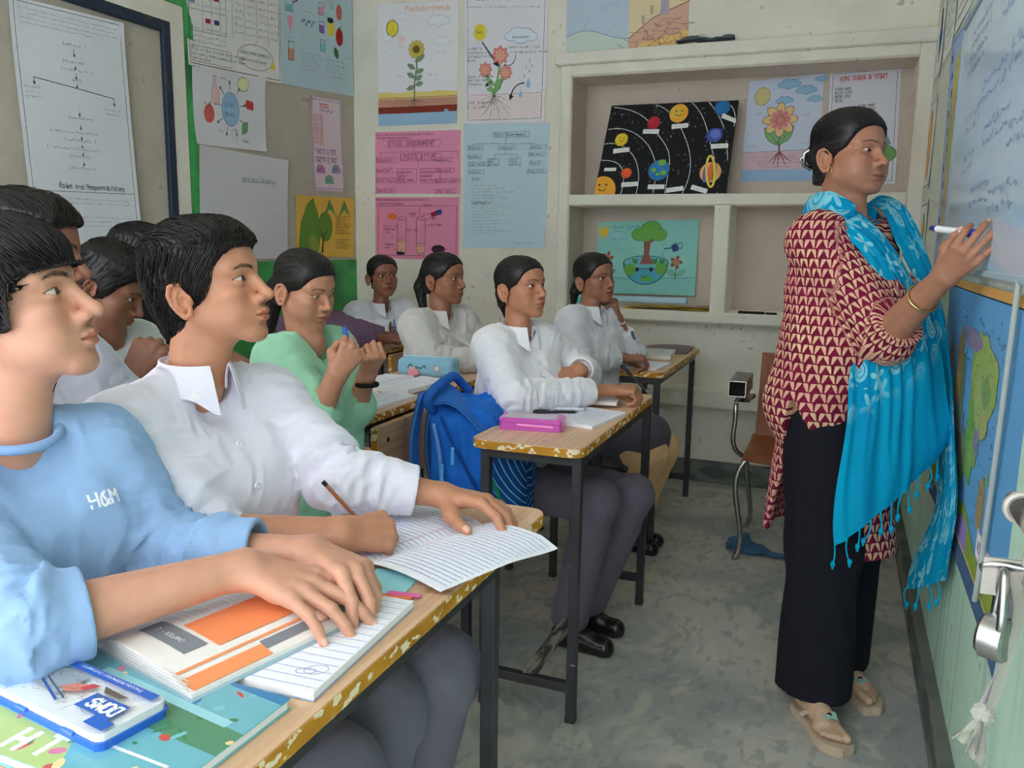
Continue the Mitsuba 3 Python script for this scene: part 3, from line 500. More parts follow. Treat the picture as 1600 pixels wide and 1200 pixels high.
def dL2(d, W, H):
    d.box(.012, .012, W - .012, H - .01, .003, INK)
    X = [.03, .17, .27, .37, .44]; Y = [H * .98, H * .76, H * .54, H * .34]
    for x in X[:]: d.line([(W * x / .86 * .75, Y[0]), (W * x / .86 * .75, Y[-1])], .0018, INK)
    for y in Y: d.line([(W * .026, y), (W * .385, y)], .0018, INK)
    for j, y in enumerate(Y[:-1]):
        for i in range(4):
            x0 = W * X[i] / .86 * .75 + .008
            if i in (1, 2): d.rect(x0 + .01, y - .05, x0 + .045, y - .03, [srgb(60, 66, 110), srgb(150, 54, 60)][(i + j) % 2])
            d.scrib(x0, y - .082, .055, .010, [INK, GRN][i == 3])
    d.rect(W * .035, H * .60, W * .075, H * .70, srgb(80, 150, 200)); d.box(W * .035, H * .60, W * .075, H * .72, .002, INK)
    for i, (c, s) in enumerate(((srgb(210, 200, 120), .05), (srgb(190, 60, 54), .044), (srgb(120, 170, 200), .05), (srgb(90, 150, 70), .05))):
        x = W * (.46 + i * .135); d.line([(x - W * .012, H * .98), (x - W * .012, H * .34)], .002, INK)
        if i == 1: d.ell(x + .045, H * .80, .032, .030, c); d.line([(x + .035, H * .85), (x + .05, H * .88)], .006, GRN)
        elif i == 3: d.rect(x + .02, H * .80, x + .07, H * .92, c); d.box(x + .02, H * .80, x + .07, H * .92, .002, GRN)
        else: d.rect(x + .015, H * .84, x + .06, H * .99, c); d.box(x + .015, H * .84, x + .06, H * .99, .0025, INK); d.rect(x + .02, H * .90, x + .055, H * .95, WH)
        for k in range(6): d.scrib(x + .006, H * (.72 - .065 * k), W * .10, .012, INK)
    for k in range(2): d.scrib(W * .05, H * (.28 - .05 * k), W * .34, .012, INK)
    d.box(W * .03, H * .05, W * .43, H * .20, .002, INK); d.text('Acids are Sour in taste. Bases are bitter', W * .04, H * .155, .013, INK); d.text('and slippery, Neutral substances are neither', W * .04, H * .11, .012, INK); d.text('sour nor bitter', W * .04, H * .068, .012, INK)
    d.text('Always handle chemicals', W * .53, H * .22, .014, INK); d.text('with care and safety', W * .53, H * .15, .014, INK); d.ring(W * .70, H * .20, W * .2, H * .12, .002, INK); d.ell(W * .90, H * .15, .018, None, srgb(222, 200, 90))
poster('white science chart with tables, tomato and green box drawings, high on the left wall', [(XL, 3.085, 2.46), (XL, 3.756, 2.56), (XL, 3.742, 2.045), (XL, 3.078, 2.012)], NL, srgb(222, 222, 220), dL2, curl=.006, seed=2)
def dL3(d, W, H):
    d.ell(W * .10, H * .86, .045, .05, srgb(80, 70, 140)); d.ell(W * .13, H * .89, .03, .03, srgb(96, 84, 160))
    d.box(W * .06, H * .64, W * .16, H * .74, .003, BLU); d.rect(W * .07, H * .645, W * .15, H * .70, srgb(120, 180, 190)); d.line([(W * .16, H * .72), (W * .22, H * .75)], .005, INK)
    d.poly([(W * .08, H * .60), (W * .16, H * .60), (W * .12, H * .44)], srgb(214, 150, 176)); d.rect(W * .09, H * .22, W * .16, H * .32, srgb(196, 140, 116)); d.box(W * .09, H * .22, W * .16, H * .38, .003, INK)
    for k in range(7): d.ell(W * (.28 + .025 * k), H * (.58 + .02 * math.sin(k * 2.2)), .008, None, srgb(110, 120, 160))
    for x, y, c in ((.50, .68, (214, 150, 170)), (.51, .52, (128, 104, 170)), (.52, .36, (130, 190, 200))): d.rect(W * x, H * y, W * (x + .07), H * (y + .07), srgb(*c)); d.box(W * x, H * y, W * (x + .07), H * (y + .10), .0025, BLU)
    d.ell(W * .68, H * .58, .036, .044, srgb(222, 200, 70)); d.ell(W * .67, H * .65, .03, .014, INK); d.ell(W * .80, H * .52, .036, .046, srgb(160, 44, 44)); d.line([(W * .80, H * .60), (W * .83, H * .62)], .006, GRN); leaf(d, W * .72, H * .42, .07, .04, -1.0, srgb(60, 110, 60))
    d.ell(W * .80, H * .74, .03, .04, srgb(196, 110, 104)); d.line([(W * .60, H * .76), (W * .60, H * .90)], .012, srgb(190, 200, 170)); d.box(W * .67, H * .76, W * .70, H * .86, .003, BLU)
    d.text('pH Scale', W * .55, H * .92, .022, BLU)
    for k in range(10): d.scrib(W * (.26 if k % 2 == 0 else .60), H * (.30 - .018 * k), W * .26, .010, [BLU, PUR, srgb(110, 130, 150)][k % 3])
    for x, y in ((.05, .79), (.05, .40), (.30, .66), (.60, .66), (.84, .46), (.90, .34)): d.scrib(W * x, H * y, W * .1, .011, BLU)
poster('pale blue science chart with small fruit and beaker drawings, high in the left wall corner', [(XL, 3.757, 2.62), (XL, 4.428, 2.70), (XL, 4.432, 2.092), (XL, 3.745, 2.048)], NL, srgb(184, 206, 216), dL3, curl=.005, seed=3)
def dL4(d, W, H):
    x, y = W * .49, H * .51; d.ell(x, y, .064, .076, BLU); d.ell(x, y, .062, .074, srgb(146, 182, 212)); d.text('Acids', x - .04, y + .01, .018, BLU); d.text('Bases', x - .04, y - .03, .018, BLU)
    for k in range(9): a = 2 * math.pi * k / 9 + .2; d.arrow((x + math.cos(a) * .072, y + math.sin(a) * .086), (x + math.cos(a) * .112, y + math.sin(a) * .122), .003, INK)
    d.ell(W * .20, H * .42, .036, .040, RED); d.ell(W * .20, H * .42, .033, .037, srgb(208, 96, 92)); d.line([(W * .20, H * .53), (W * .215, H * .57)], .004, INK)
    d.poly([(W * .24, H * .56), (W * .24, H * .72), (W * .265, H * .80), (W * .27, H * .92), (W * .30, H * .92), (W * .30, H * .80), (W * .335, H * .72), (W * .335, H * .56)], srgb(222, 190, 190)); d.line([(W * .24, H * .56), (W * .24, H * .72), (W * .265, H * .80), (W * .27, H * .92), (W * .30, H * .92), (W * .30, H * .80), (W * .335, H * .72), (W * .335, H * .56)], .003, srgb(180, 130, 130))
    d.ell(W * .68, H * .86, .042, .032, GRN); d.ell(W * .68, H * .86, .039, .029, srgb(220, 222, 170)); d.ell(W * .74, H * .60, .018, .022, RED); d.ell(W * .79, H * .59, .018, .022, RED); leaf(d, W * .64, H * .20, .07, .045, .9, srgb(110, 160, 110)); d.line([(W * .50, H * .12), (W * .50, H * .24), (W * .56, H * .24), (W * .56, H * .08)], .0025, srgb(150, 150, 160))
    for a, b in ((.14, .52), (.36, .88), (.64, .10), (.32, .20), (.66, .08)): d.scrib(W * a, H * b, W * .1, .011, INK)
poster('white poster of a blue circle ringed by fruits and a bottle, on the left wall', [(XL, 3.09, 2.008), (XL, 3.612, 2.055), (XL, 3.593, 1.690), (XL, 3.103, 1.675)], NL, srgb(214, 214, 220), dL4, curl=.012, seed=4)
def dL5(d, W, H):
    d.text('political Science', W * .47, H * .74, .022, srgb(120, 124, 142), w=.003); d.line([(W * .46, H * .73), (W * .74, H * .745)], .002, srgb(130, 134, 150))
    for k in range(9): d.scrib(W * (.06 + .7 * (k % 2)), H * (.60 - .055 * k), W * .22, .010, srgb(184, 186, 194), w=.001)
poster('almost blank white paper sheet on the left wall under the circle of fruits poster', [(XL, 3.114, 1.672), (XL, 3.770, 1.664), (XL, 3.751, 1.150), (XL, 3.097, 1.160)], NL, srgb(208, 208, 212), dL5, 'paper', curl=.014, seed=5)
def dL6(d, W, H):
    for s in (.006, .012):
        a = np.linspace(0, 1, 40); w = .004 * np.sin(a * 60)
        for q in (np.c_[s + w, a * H], np.c_[W - s - w, a * H]): d.line(np.clip(q, 0, 9), .0022, PUR)
    a = np.linspace(0, W, 30)
    for y in (.012, H - .012): d.line(np.c_[a, y + .005 * np.sin(a * 160)], .0022, PUR)
    d.deva('njrva', W * .28, H * .885, .026, RED, .0035); d.line(np.c_[np.linspace(W * .28, W * .72, 14), H * .865 + .005 * np.sin(np.arange(14) * 1.6)], .004, PUR)
    d.rng = np.random.default_rng(2)
    for k in range(7): d.deva(['knrt mav', 'pjnr hay', 'vnrk taj', 'jmnv kra', 'rhtp nvk', 'mnjy vra', 'nkra vht'][k], W * .07, H * (.785 - .048 * k), .017, ORG, .0022)
    d.deva('rkdrn d man', W * .10, H * .395, .027, PUR, .0036); d.deva('rkdrn d mnh', W * .10, H * .305, .027, srgb(110, 80, 110), .0036)
    for x, y, c in ((.24, .21, (196, 130, 180)), (.74, .22, (150, 160, 200)), (.50, .10, (120, 180, 150))): d.ell(W * x, H * y, .042, .036, srgb(120, 100, 130), 0, 24, 0, math.pi); d.ell(W * x, H * y, .038, .032, srgb(*c), 0, 24, 0, math.pi); d.rect(W * x - .042, H * y - .012, W * x + .042, H * y + .001, srgb(*c)); d.deva('knra', W * x - .03, H * y - .004, .017, srgb(90, 60, 100), .002)
poster('narrow pale pink poster of red and purple Hindi writing on the left wall', [(XL, 3.997, 2.026), (XL, 4.292, 2.046), (XL, 4.318, 1.537), (XL, 4.010, 1.527)], NL, srgb(222, 206, 216), dL6, curl=.006, seed=6)
def dL7(d, W, H):
    gr, dk = srgb(104, 146, 60), srgb(60, 110, 50)
    d.poly([(W * .03, H * .04), (W * .08, H * .55), (W * .18, H * .85), (W * .28, H * .96), (W * .36, H * .70), (W * .40, H * .40), (W * .36, H * .10), (W * .20, H * .03)], gr); d.line([(W * .03, H * .04), (W * .08, H * .55), (W * .18, H * .85), (W * .28, H * .96), (W * .36, H * .70), (W * .40, H * .40)], .003, dk)
    for a, b in ((.46, .66), (.72, .92)): d.poly([(W * a, H * .66), (W * (a + b) / 2, H * .95), (W * b, H * .70), (W * ((a + b) / 2 + .0), H * .80)], srgb(90, 150, 90)); d.line([(W * a, H * .66), (W * (a + b) / 2, H * .95), (W * b, H * .70)], .003, dk)
    d.ring(W * .50, H * .78, .04, .05, .002, srgb(190, 120, 40)); d.ell(W * .48, H * .50, .07, .08, dk); d.ell(W * .48, H * .50, .066, .076, gr); d.line([(W * .42, H * .08), (W * .44, H * .30), (W * .40, H * .45)], [.016, .010, .004], INK); d.line([(W * .44, H * .30), (W * .50, H * .46)], .006, INK); d.ell(W * .27, H * .18, .05, .06, srgb(140, 160, 70))
    for k in range(9): d.line([(W * (.05 + .02 * k), H * .04), (W * (.045 + .022 * k), H * (.12 + .05 * (k % 3)))], .004, dk)
    for k in range(11): d.scrib(W * .66, H * (.66 - .046 * k) - (.02 if k > 6 else 0), W * (.28 - .03 * (k % 3)), .012, srgb(70, 54, 34), w=.0022)
poster('yellow poster of green trees and hills, low on the left wall by the corner', [(XL, 3.838, 1.492), (XL, 4.418, 1.503), (XL, 4.407, 1.153), (XL, 3.836, 1.165)], NL, srgb(226, 186, 84), dL7, curl=.005, seed=7)
# back wall
def dB1(d, W, H):
    band(d, W, .0, H * .135, srgb(152, 186, 216), .004, 8); band(d, W, H * .10, H * .165, srgb(132, 54, 44), .006, 7, 2); band(d, W, H * .155, H * .225, srgb(190, 140, 120), .005, 10, 1); band(d, W, H * .22, H * .275, srgb(222, 206, 126), .004, 9)
    d.rect(0, H * .225, W, H * .232, srgb(180, 120, 96)); d.text('Photosynthesis', W * .36, H * .93, .028, srgb(222, 178, 150), w=.0042)
    d.ell(W * .19, H * .80, .040, .047, INK); d.ell(W * .19, H * .80, .036, .043, srgb(226, 212, 70))
    for x, y, r in ((.76, .84, .045), (.32, .89, .03), (.80, .68, .03), (.13, .72, .024), (.17, .61, .02)): cloud(d, W * x, H * y, r, srgb(160, 190, 214), srgb(226, 232, 240))
    for k in range(3): d.line([(W * (.24 + .03 * k), H * (.70 - .01 * k)), (W * (.29 + .03 * k), H * (.74 - .01 * k))], .006, srgb(228, 190, 170))
    x = W * .47; d.line([(x + .012, H * .60), (x + .014, H * .48), (x, H * .36), (x - .004, H * .2)], .007, INK); d.line([(x + .012, H * .60), (x + .014, H * .48), (x, H * .36), (x - .004, H * .2)], .005, srgb(96, 120, 84))
    for k in range(12): a = 2 * math.pi * k / 12; leaf(d, x + .012 + math.cos(a) * .018, H * .62 + math.sin(a) * .018, .036, .020, a, srgb(216, 196, 80), srgb(120, 110, 50))
    d.ell(x + .012, H * .62, .020, None, srgb(110, 84, 50))
    for l, y, a in ((.07, .52, .5), (.06, .46, 2.6), (.06, .43, .3), (.06, .39, 2.7), (.05, .37, .5), (.06, .32, 3.4), (.05, .33, .2)): leaf(d, x + .004, H * y, l, .026, a, srgb(130, 156, 126), srgb(70, 92, 70))
    roots(d, x - .004, H * .215, .09, srgb(70, 50, 44), .003, 7)
    for a, b in ((.74, .58), (.25, .64), (.24, .40), (.64, .40), (.22, .19)): d.scrib(W * a, H * b, W * .11, .010, srgb(150, 130, 150))
poster('white poster titled Photosynthesis of a sunflower above brown soil and blue water bands', [(-2.615, YB, 2.592), (-2.098, YB, 2.574), (-2.105, YB, 1.918), (-2.612, YB, 1.918)], NB, srgb(226, 226, 232), dB1, curl=.006, seed=11)
def dB2(d, W, H):
    d.box(.018, .018, W - .02, H + .1, .002, INK); d.text('Photosynthesis', W * .12, H * 1.005, .024, INK, w=.0046); d.text('6CO2+6H2O=C6H12O6', W * .14, H * .955, .017, INK, w=.003); d.scrib(W * .04, H * .895, W * .86, .008, INK)
    x, y = W * .19, H * .71
    for k in range(26): a = 2 * math.pi * k / 26; d.line([(x + math.cos(a) * .03, y + math.sin(a) * .03), (x + math.cos(a) * .05, y + math.sin(a) * .054)], .003, srgb(226, 204, 120))
    d.ell(x, y, .036, .043, srgb(226, 208, 74)); d.text('Sun', x - .022, y - .008, .017, INK)
    cloud(d, W * .69, H * .675, .062, srgb(130, 168, 200), srgb(216, 226, 236)); d.text('Atmosphere', W * .58, H * .66, .014, INK)
    d.arrow((W * .22, H * .63), (W * .41, H * .455), .0075, INK); d.curve([(W * .63, H * .53), (W * .60, H * .47), (W * .50, H * .45)], .004, INK); d.arrow((W * .52, H * .452), (W * .49, H * .448), .004, INK)
    d.line([(.018, H * .222), (W - .02, H * .232)], .0025, srgb(190, 130, 120)); d.rect(.02, .02, W - .022, H * .222, srgb(226, 214, 216))
    for sx, top in ((.44, .50), (.27, .40), (.50, .38)): d.curve([(W * .36, H * .22), (W * (.36 + sx) / 2 + .005, H * (.2 + top) / 2), (W * sx, H * top)], .010, srgb(110, 160, 90))
    for fx, fy, r in ((.44, .53, .050), (.26, .42, .040), (.51, .395, .040)): flower(d, W * fx, H * fy, r, 8, srgb(222, 140, 130), srgb(232, 180, 150), srgb(160, 90, 90))
    for l, a, yy in ((.06, .7, .29), (.06, 2.5, .30), (.045, .2, .27), (.045, 3.0, .26)): leaf(d, W * .37, H * yy, l, .024, a, srgb(140, 184, 120), GRN)
    roots(d, W * .37, H * .22, .12, srgb(90, 74, 66), .0028, 7); roots(d, W * .38, H * .22, .16, srgb(90, 74, 66), .0026, 4)
    for k, t in enumerate(('Sunlight is', 'absorbed by the', 'chlorophyll in the', 'leaves')): d.text(t, W * .035, H * (.575 - .030 * k), .0125, INK)
    for k, t in enumerate(('Oxygen is released', 'back into the', 'atmosphere')): d.text(t, W * .035, H * (.36 - .030 * k), .0125, INK)
    for k, t in enumerate(('Water is absorbed', 'by the roots')): d.text(t, W * .035, H * (.155 - .036 * k), .0135, INK)
    for k, t in enumerate(('Carbon dioxide is taken', 'in through pores in the leaf')): d.text(t, W * (.55 + .01 * k), H * (.585 - .038 * k), .0115, INK)
    for a, b, s in ((.80, .48, .010), (.83, .44, .010), (.76, .43, .010), (.80, .40, .010), (.74, .36, .010), (.79, .29, .026), (.70, .21, .020)): d.poly([(W * a - s * .6, H * b), (W * a, H * b + s * 1.7), (W * a + s * .6, H * b), (W * a, H * b - s * .7)], srgb(150, 184, 214))
    d.curve([(W * .74, H * .31), (W * .63, H * .28), (W * .58, H * .20)], .0065, INK); d.arrow((W * .59, H * .22), (W * .575, H * .19), .006, INK); d.arrow((W * .34, H * .33), (W * .27, H * .295), .005, INK)
poster('white poster of pink flowers with roots, a yellow sun, a cloud and handwritten notes', [(-2.060, YB, 2.600), (-1.570, YB, 2.560), (-1.580, YB, 1.908), (-2.055, YB, 1.912)], NB, srgb(222, 222, 230), dB2, curl=.006, seed=12)
def boxed(d, t, x, y, h, c, w=.0022, pad=.006):
    n = len(t) * h * .8; d.text(t, x, y, h, c, w, jit=.15); d.box(x - pad, y - pad, x + n + pad, y + h + pad, .0018, c)
MG = srgb(112, 44, 84)
def dB3(d, W, H):
    d.text('Write a flow chart on state government and the role of', .012, H - .022, .0095, MG, .0016); d.text('the state ministers and governors', .012, H - .040, .0095, MG, .0016)
    boxed(d, 'STATE GOVERNMENT', W * .16, H * .77, .026, MG, .0032); boxed(d, 'LEGISLATIVE', W * .31, H * .545, .029, MG, .0034)
    d.line([(W * .06, H * .67), (W * .97, H * .67)], .002, MG); d.line([(W * .46, H * .75), (W * .46, H * .67)], .002, MG)
    for x in (.06, .97): d.line([(W * x, H * .67), (W * x, H * .58)], .002, MG)
    for k, (a, b) in enumerate((('Executive', 'Judiciary'), ('Governor', 'High Court'), ('Chief Minister', 'District Court'), ('Deputy CM', 'Other Court'))):
        y = H * (.52 - .165 * k); boxed(d, a, .010, y, .016 if k else .017, MG, .002, .005); boxed(d, b, W * .735, y, .0130, MG, .002, .005)
    d.line([(W * .51, H * .53), (W * .51, H * .41)], .002, MG)
    for x, t in ((.27, ('Legislative', 'Council', 'Upper House')), (.545, ('Legislative', 'Assembly', 'Lower House'))):
        d.box(W * x - .004, H * .18, W * x + .125, H * .40, .002, MG)
        for k, s in enumerate(t): d.text(s, W * x + .003, H * (.335 - .065 * k), .013, MG, .0018)
poster('pink poster lettered STATE GOVERNMENT and LEGISLATIVE with a boxed flow chart', [(-2.637, YB, 1.885), (-2.082, YB, 1.880), (-2.085, YB, 1.526), (-2.641, YB, 1.533)], NB, PK, dB3, curl=.005, seed=13)
def dB4(d, W, H):
    d.text('Make a labelled diagram of acids and its test with', .010, H - .020, .010, MG, .0018); d.text('all materials and reagents', .010, H - .042, .010, MG, .0018); d.box(W * .035, .02, W * .97, H * .86, .0025, MG)
    for x, lv in ((.27, .30), (.50, .24)):
        x0, x1 = W * x, W * (x + .105); c = srgb(92, 40, 74)
        d.rect(x0, H * .10, x1, H * lv, srgb(220, 160, 140)); d.line([(x0, H * .66), (x0, H * .14), (x0 + .012, H * .09), (x1 - .012, H * .09), (x1, H * .14), (x1, H * .66)], .0026, c); d.ring((x0 + x1) / 2, H * .66, (x1 - x0) / 2, H * .025, .0024, c); d.ring((x0 + x1) / 2, H * lv, (x1 - x0) / 2, H * .022, .002, c)
    d.ell(W * .31, H * .09, .03, .010, INK); d.ell(W * .21, H * .69, .030, .022, srgb(222, 120, 70)); d.curve([(W * .17, H * .67), (W * .19, H * .82), (W * .27, H * .76), (W * .30, H * .69)], .0024, srgb(210, 90, 60))
    q = np.array([(-.036, -.014), (.0, -.014), (.0, .014), (-.036, .014)]); a = .32; Rm = np.array([[math.cos(a), math.sin(a)], [-math.sin(a), math.cos(a)]]); d.fan(q @ Rm + [W * .735, H * .745], srgb(150, 40, 50)); d.fan((q + [.036, 0]) @ Rm + [W * .735, H * .745], srgb(50, 66, 130)); d.line([(W * .56, H * .70), (W * .66, H * .74)], .003, RED)
    d.ell(W * .76, H * .17, .044, .024, srgb(52, 30, 56)); d.line([(W * .66, H * .17), (W * .87, H * .17)], .0025, MG)
    for t, x, y in (('Test of acid', .10, .52), ('containing', .10, .47), ('Tube', .13, .42), ('Test tube', .39, .46), ('Solution', .12, .22), ('Water', .12, .17), ('Test tube', .66, .55), ('Clamp', .66, .65), ('Rubber', .41, .72), ('Cork', .43, .68), ('Mixture', .58, .86), ('Copper Turnings', .68, .065)): d.text(t, W * x, H * y, .0115, MG, .0016)
    for a_, b_ in (((.37, .44), (.39, .46)), ((.60, .55), (.65, .56)), ((.60, .64), (.65, .655)), ((.22, .16), (.28, .12)), ((.55, .85), (.52, .68))): d.line([(W * a_[0], H * a_[1]), (W * b_[0], H * b_[1])], .0018, MG)
poster('pink poster of two test tubes with labels, under the STATE GOVERNMENT poster', [(-2.641, YB, 1.511), (-2.088, YB, 1.508), (-2.091, YB, 1.150), (-2.646, YB, 1.150)], NB, srgb(222, 140, 172), dB4, curl=.005, seed=14)
def dB5(d, W, H):
    c = srgb(48, 66, 92); boxed(d, 'State Government', W * .36, H * .90, .016, c); d.line([(W * .50, H * .888), (W * .50, H * .84)], .002, c); d.line([(W * .10, H * .82), (W * .12, H * .84), (W * .86, H * .84), (W * .88, H * .82)], .002, c)
    for t, x, y in (('Executive', .06, .80), ('Governor', .06, .73), ('Chief Minister', .06, .67), ('Council of', .06, .61), ('Legislature', .42, .80), ('Judiciary', .80, .80), ('High Court', .78, .745), ('District', .80, .675), ('Other Court', .775, .61)): boxed(d, t, W * x, H * y, .0115, c, .0017, .005)
    for x, t in ((.29, ('Legislative', 'Council', 'Upper House')), (.55, ('Legislative', 'Assembly', 'Lower House'))):
        d.box(W * x, H * .665, W * x + .070, H * .725, .0018, c)
        for k, s in enumerate(t): d.text(s, W * x + .003, H * (.708 - .018 * k), .0075, c, .0013)
    d.line([(W * .50, H * .79), (W * .50, H * .755), (W * .37, H * .755), (W * .37, H * .73)], .0018, c); d.line([(W * .50, H * .755), (W * .64, H * .755), (W * .64, H * .73)], .0018, c); d.text('Rules', W * .10, H * .55, .017, c)
    cs = [ORG, srgb(130, 150, 110), PUR, PUR, PUR, INK, srgb(170, 130, 90), srgb(170, 130, 90), srgb(150, 150, 90), srgb(170, 130, 90), srgb(150, 150, 90), GRN, srgb(80, 150, 180), srgb(80, 150, 180), srgb(60, 130, 170), srgb(80, 150, 180)]
    for k, cc in enumerate(cs): d.scrib(W * .10, H * (.50 - .026 * k), W * (.30 + .26 * ((k * 7) % 5) / 5), .0105, cc * .8)
    d.text('Code Members', W * .10, H * .36, .013, INK); d.scrib(W * .64, H * .03, W * .25, .012, srgb(80, 150, 180))
poster('light blue poster headed State Government, a boxed chart over coloured notes', [(-2.060, YB, 1.912), (-1.550, YB, 1.900), (-1.563, YB, 1.230), (-2.062, YB, 1.222)], NB, PB, dB5, curl=.006, seed=15)
def dB6(d, W, H):
    d.rng = np.random.default_rng(5)
    for k in range(46): x, y = d.rng.random(2) * [W * .9, H * .8]; d.line([(x, y + H * .2), (x + W * .14, y + H * .32)], .006, srgb(*(np.array([176, 196, 214]) + d.rng.normal(0, 9, 3))))
    x = np.linspace(0, W, 20); d.poly(np.r_[np.c_[x, H * .22 + .025 * np.sin(x / W * 5)], [(W, 0), (0, 0)]], srgb(196, 212, 206)); d.line(np.c_[x, H * .22 + .025 * np.sin(x / W * 5)], .0035, srgb(130, 150, 170)); d.curve([(W * .7, H), (W * .78, H * .75), (W * .95, H * .7)], .003, srgb(120, 140, 180))
poster('pale blue crayon landscape above the shelf unit, left of the yellow tree drawing', [(-1.470, YB, 2.72), (-1.137, YB, 2.70), (-1.128, YB, 2.225), (-1.466, YB, 2.225)], NB, srgb(184, 202, 220), dB6, 'drawing', curl=.004, seed=16)
def dB7(d, W, H):
    d.poly([(0, 0), (0, H * .16), (W * .4, H * .36), (W, H * .52), (W, 0)], srgb(212, 172, 150)); d.poly([(0, 0), (W * .2, H * .10), (W, H * .22), (W, 0)], srgb(226, 190, 120)); d.line([(0, H * .16), (W * .4, H * .36), (W, H * .52)], .005, srgb(150, 110, 110))
    d.rng = np.random.default_rng(8)
    for k in range(40): x = d.rng.random() * W; y = d.rng.random() * H * (.14 + .3 * x / W); d.line([(x, y), (x + d.rng.normal(0, .03), y + d.rng.normal(0, .02)), (x + d.rng.normal(0, .04), y + d.rng.normal(0, .03))], .002, srgb(140, 96, 96))
    d.line([(W * .60, H * .42), (W * .62, H * .7), (W * .60, H)], [.045, .034, .040], srgb(178, 168, 184)); d.line([(W * .62, H * .72), (W * .82, H * .92)], .008, srgb(170, 160, 176))
    for x, y in ((.22, .30), (.36, .40), (.86, .52)): d.rect(W * x, H * y, W * x + .016, H * y + .045, srgb(190, 170, 150))
    d.poly([(W * .02, H * .72), (W * .20, H * .86), (W * .25, H), (W * .05, H)], srgb(222, 170, 160)); d.line([(W * .02, H * .72), (W * .20, H * .86), (W * .10, H * .84)], .003, RED)
poster('yellow crayon drawing of a bare tree on cracked ground, above the shelf unit', [(-1.137, YB, 2.70), (-.828, YB, 2.68), (-.822, YB, 2.225), (-1.128, YB, 2.225)], NB, srgb(222, 208, 170), dB7, 'drawing', curl=.004, seed=17)
# in the niches
def dS2(d, W, H):
    band(d, W, 0, H * .13, srgb(150, 180, 212), .003, 8); d.rect(0, H * .115, W, H * .29, srgb(206, 180, 190)); d.line([(0, H * .29), (W, H * .30)], .003, srgb(160, 130, 160))
    for k in range(7): d.line([(d.rng.random() * W * .3, H * (.14 + .02 * k)), (W * (.3 + .6 * d.rng.random()), H * (.14 + .02 * k))], .0025, srgb(180, 140, 156))
    d.ell(W * .20, H * .84, .040, .045, srgb(150, 144, 90)); d.ell(W * .20, H * .84, .037, .042, srgb(206, 198, 140))
    for x, y, r in ((.55, .93, .035), (.78, .86, .032), (.50, .78, .028), (.90, .77, .024), (.97, .95, .02)): cloud(d, W * x, H * y, r, srgb(90, 130, 170), srgb(146, 186, 214))
    for k in range(3): d.arrow((W * (.26 + .05 * k), H * (.74 - .02 * k)), (W * (.36 + .05 * k), H * (.68 - .02 * k)), .003, srgb(170, 140, 170))
    x, y = W * .46, H * .56; d.line([(x, y), (x + .004, H * .38), (x + .006, H * .28)], .008, srgb(120, 84, 84)); leaf(d, x, H * .35, .115, .045, .95, srgb(130, 176, 120), srgb(60, 90, 60)); leaf(d, x, H * .35, .115, .045, 2.25, srgb(130, 176, 120), srgb(60, 90, 60))
    flower(d, x, y + .02, .082, 8, srgb(222, 194, 140), srgb(216, 130, 140), srgb(150, 110, 96)); d.ell(x, y + .02, .016, None, srgb(210, 140, 120)); roots(d, x + .006, H * .29, .08, srgb(140, 70, 70), .006, 5)
    for a, b in ((.05, .34), (.70, .62), (.74, .35), (.12, .66), (.60, .965)): d.scrib(W * a, H * b, W * .14, .010, srgb(120, 124, 160))
yq = YN
poster('drawing of a pink and yellow flower under clouds, beside the black planet board', [(-.530, yq, 2.090), (-.170, yq, 2.110), (-.160, yq, 1.590), (-.545, yq, 1.590)], NB, srgb(196, 206, 226), dS2, 'drawing', curl=.006, seed=21)
def dS3(d, W, H):
    d.box(.014, .014, W - .016, H - .014, .002, BLU); d.deva('nrp jnvk k pmva', W * .14, H * .90, .022, RED, .0032); d.rng = np.random.default_rng(3)
    for k in range(4): d.deva(['hnrk mvaj', 'knjt rphm', 'vmnk trja', 'nhrt'][k], W * .08, H * (.825 - .033 * k), .0125, INK, .0018)
    for k in range(3): d.deva(['krnt hvmn', 'jkrn pmvt', 'nkrv mht'][k], W * .42, H * (.67 - .033 * k), .0125, INK, .0018)
    d.poly([(W * .62, H * .30), (W * .72, H * .36), (W * .82, H * .46), (W * .92, H * .34)], srgb(120, 150, 160)); d.ell(W * .84, H * .26, .05, .04, GRN); d.ell(W * .84, H * .26, .046, .036, srgb(110, 160, 96)); d.line([(W * .84, H * .16), (W * .84, H * .25)], .008, srgb(110, 80, 60))
poster('white Hindi poster with a red heading, in the wide niche behind the standing woman', [(-.142, yq, 2.118), (.180, yq, 2.128), (.198, yq, 1.570), (-.124, yq, 1.570)], NB, srgb(210, 212, 220), dS3, curl=.006, seed=22)
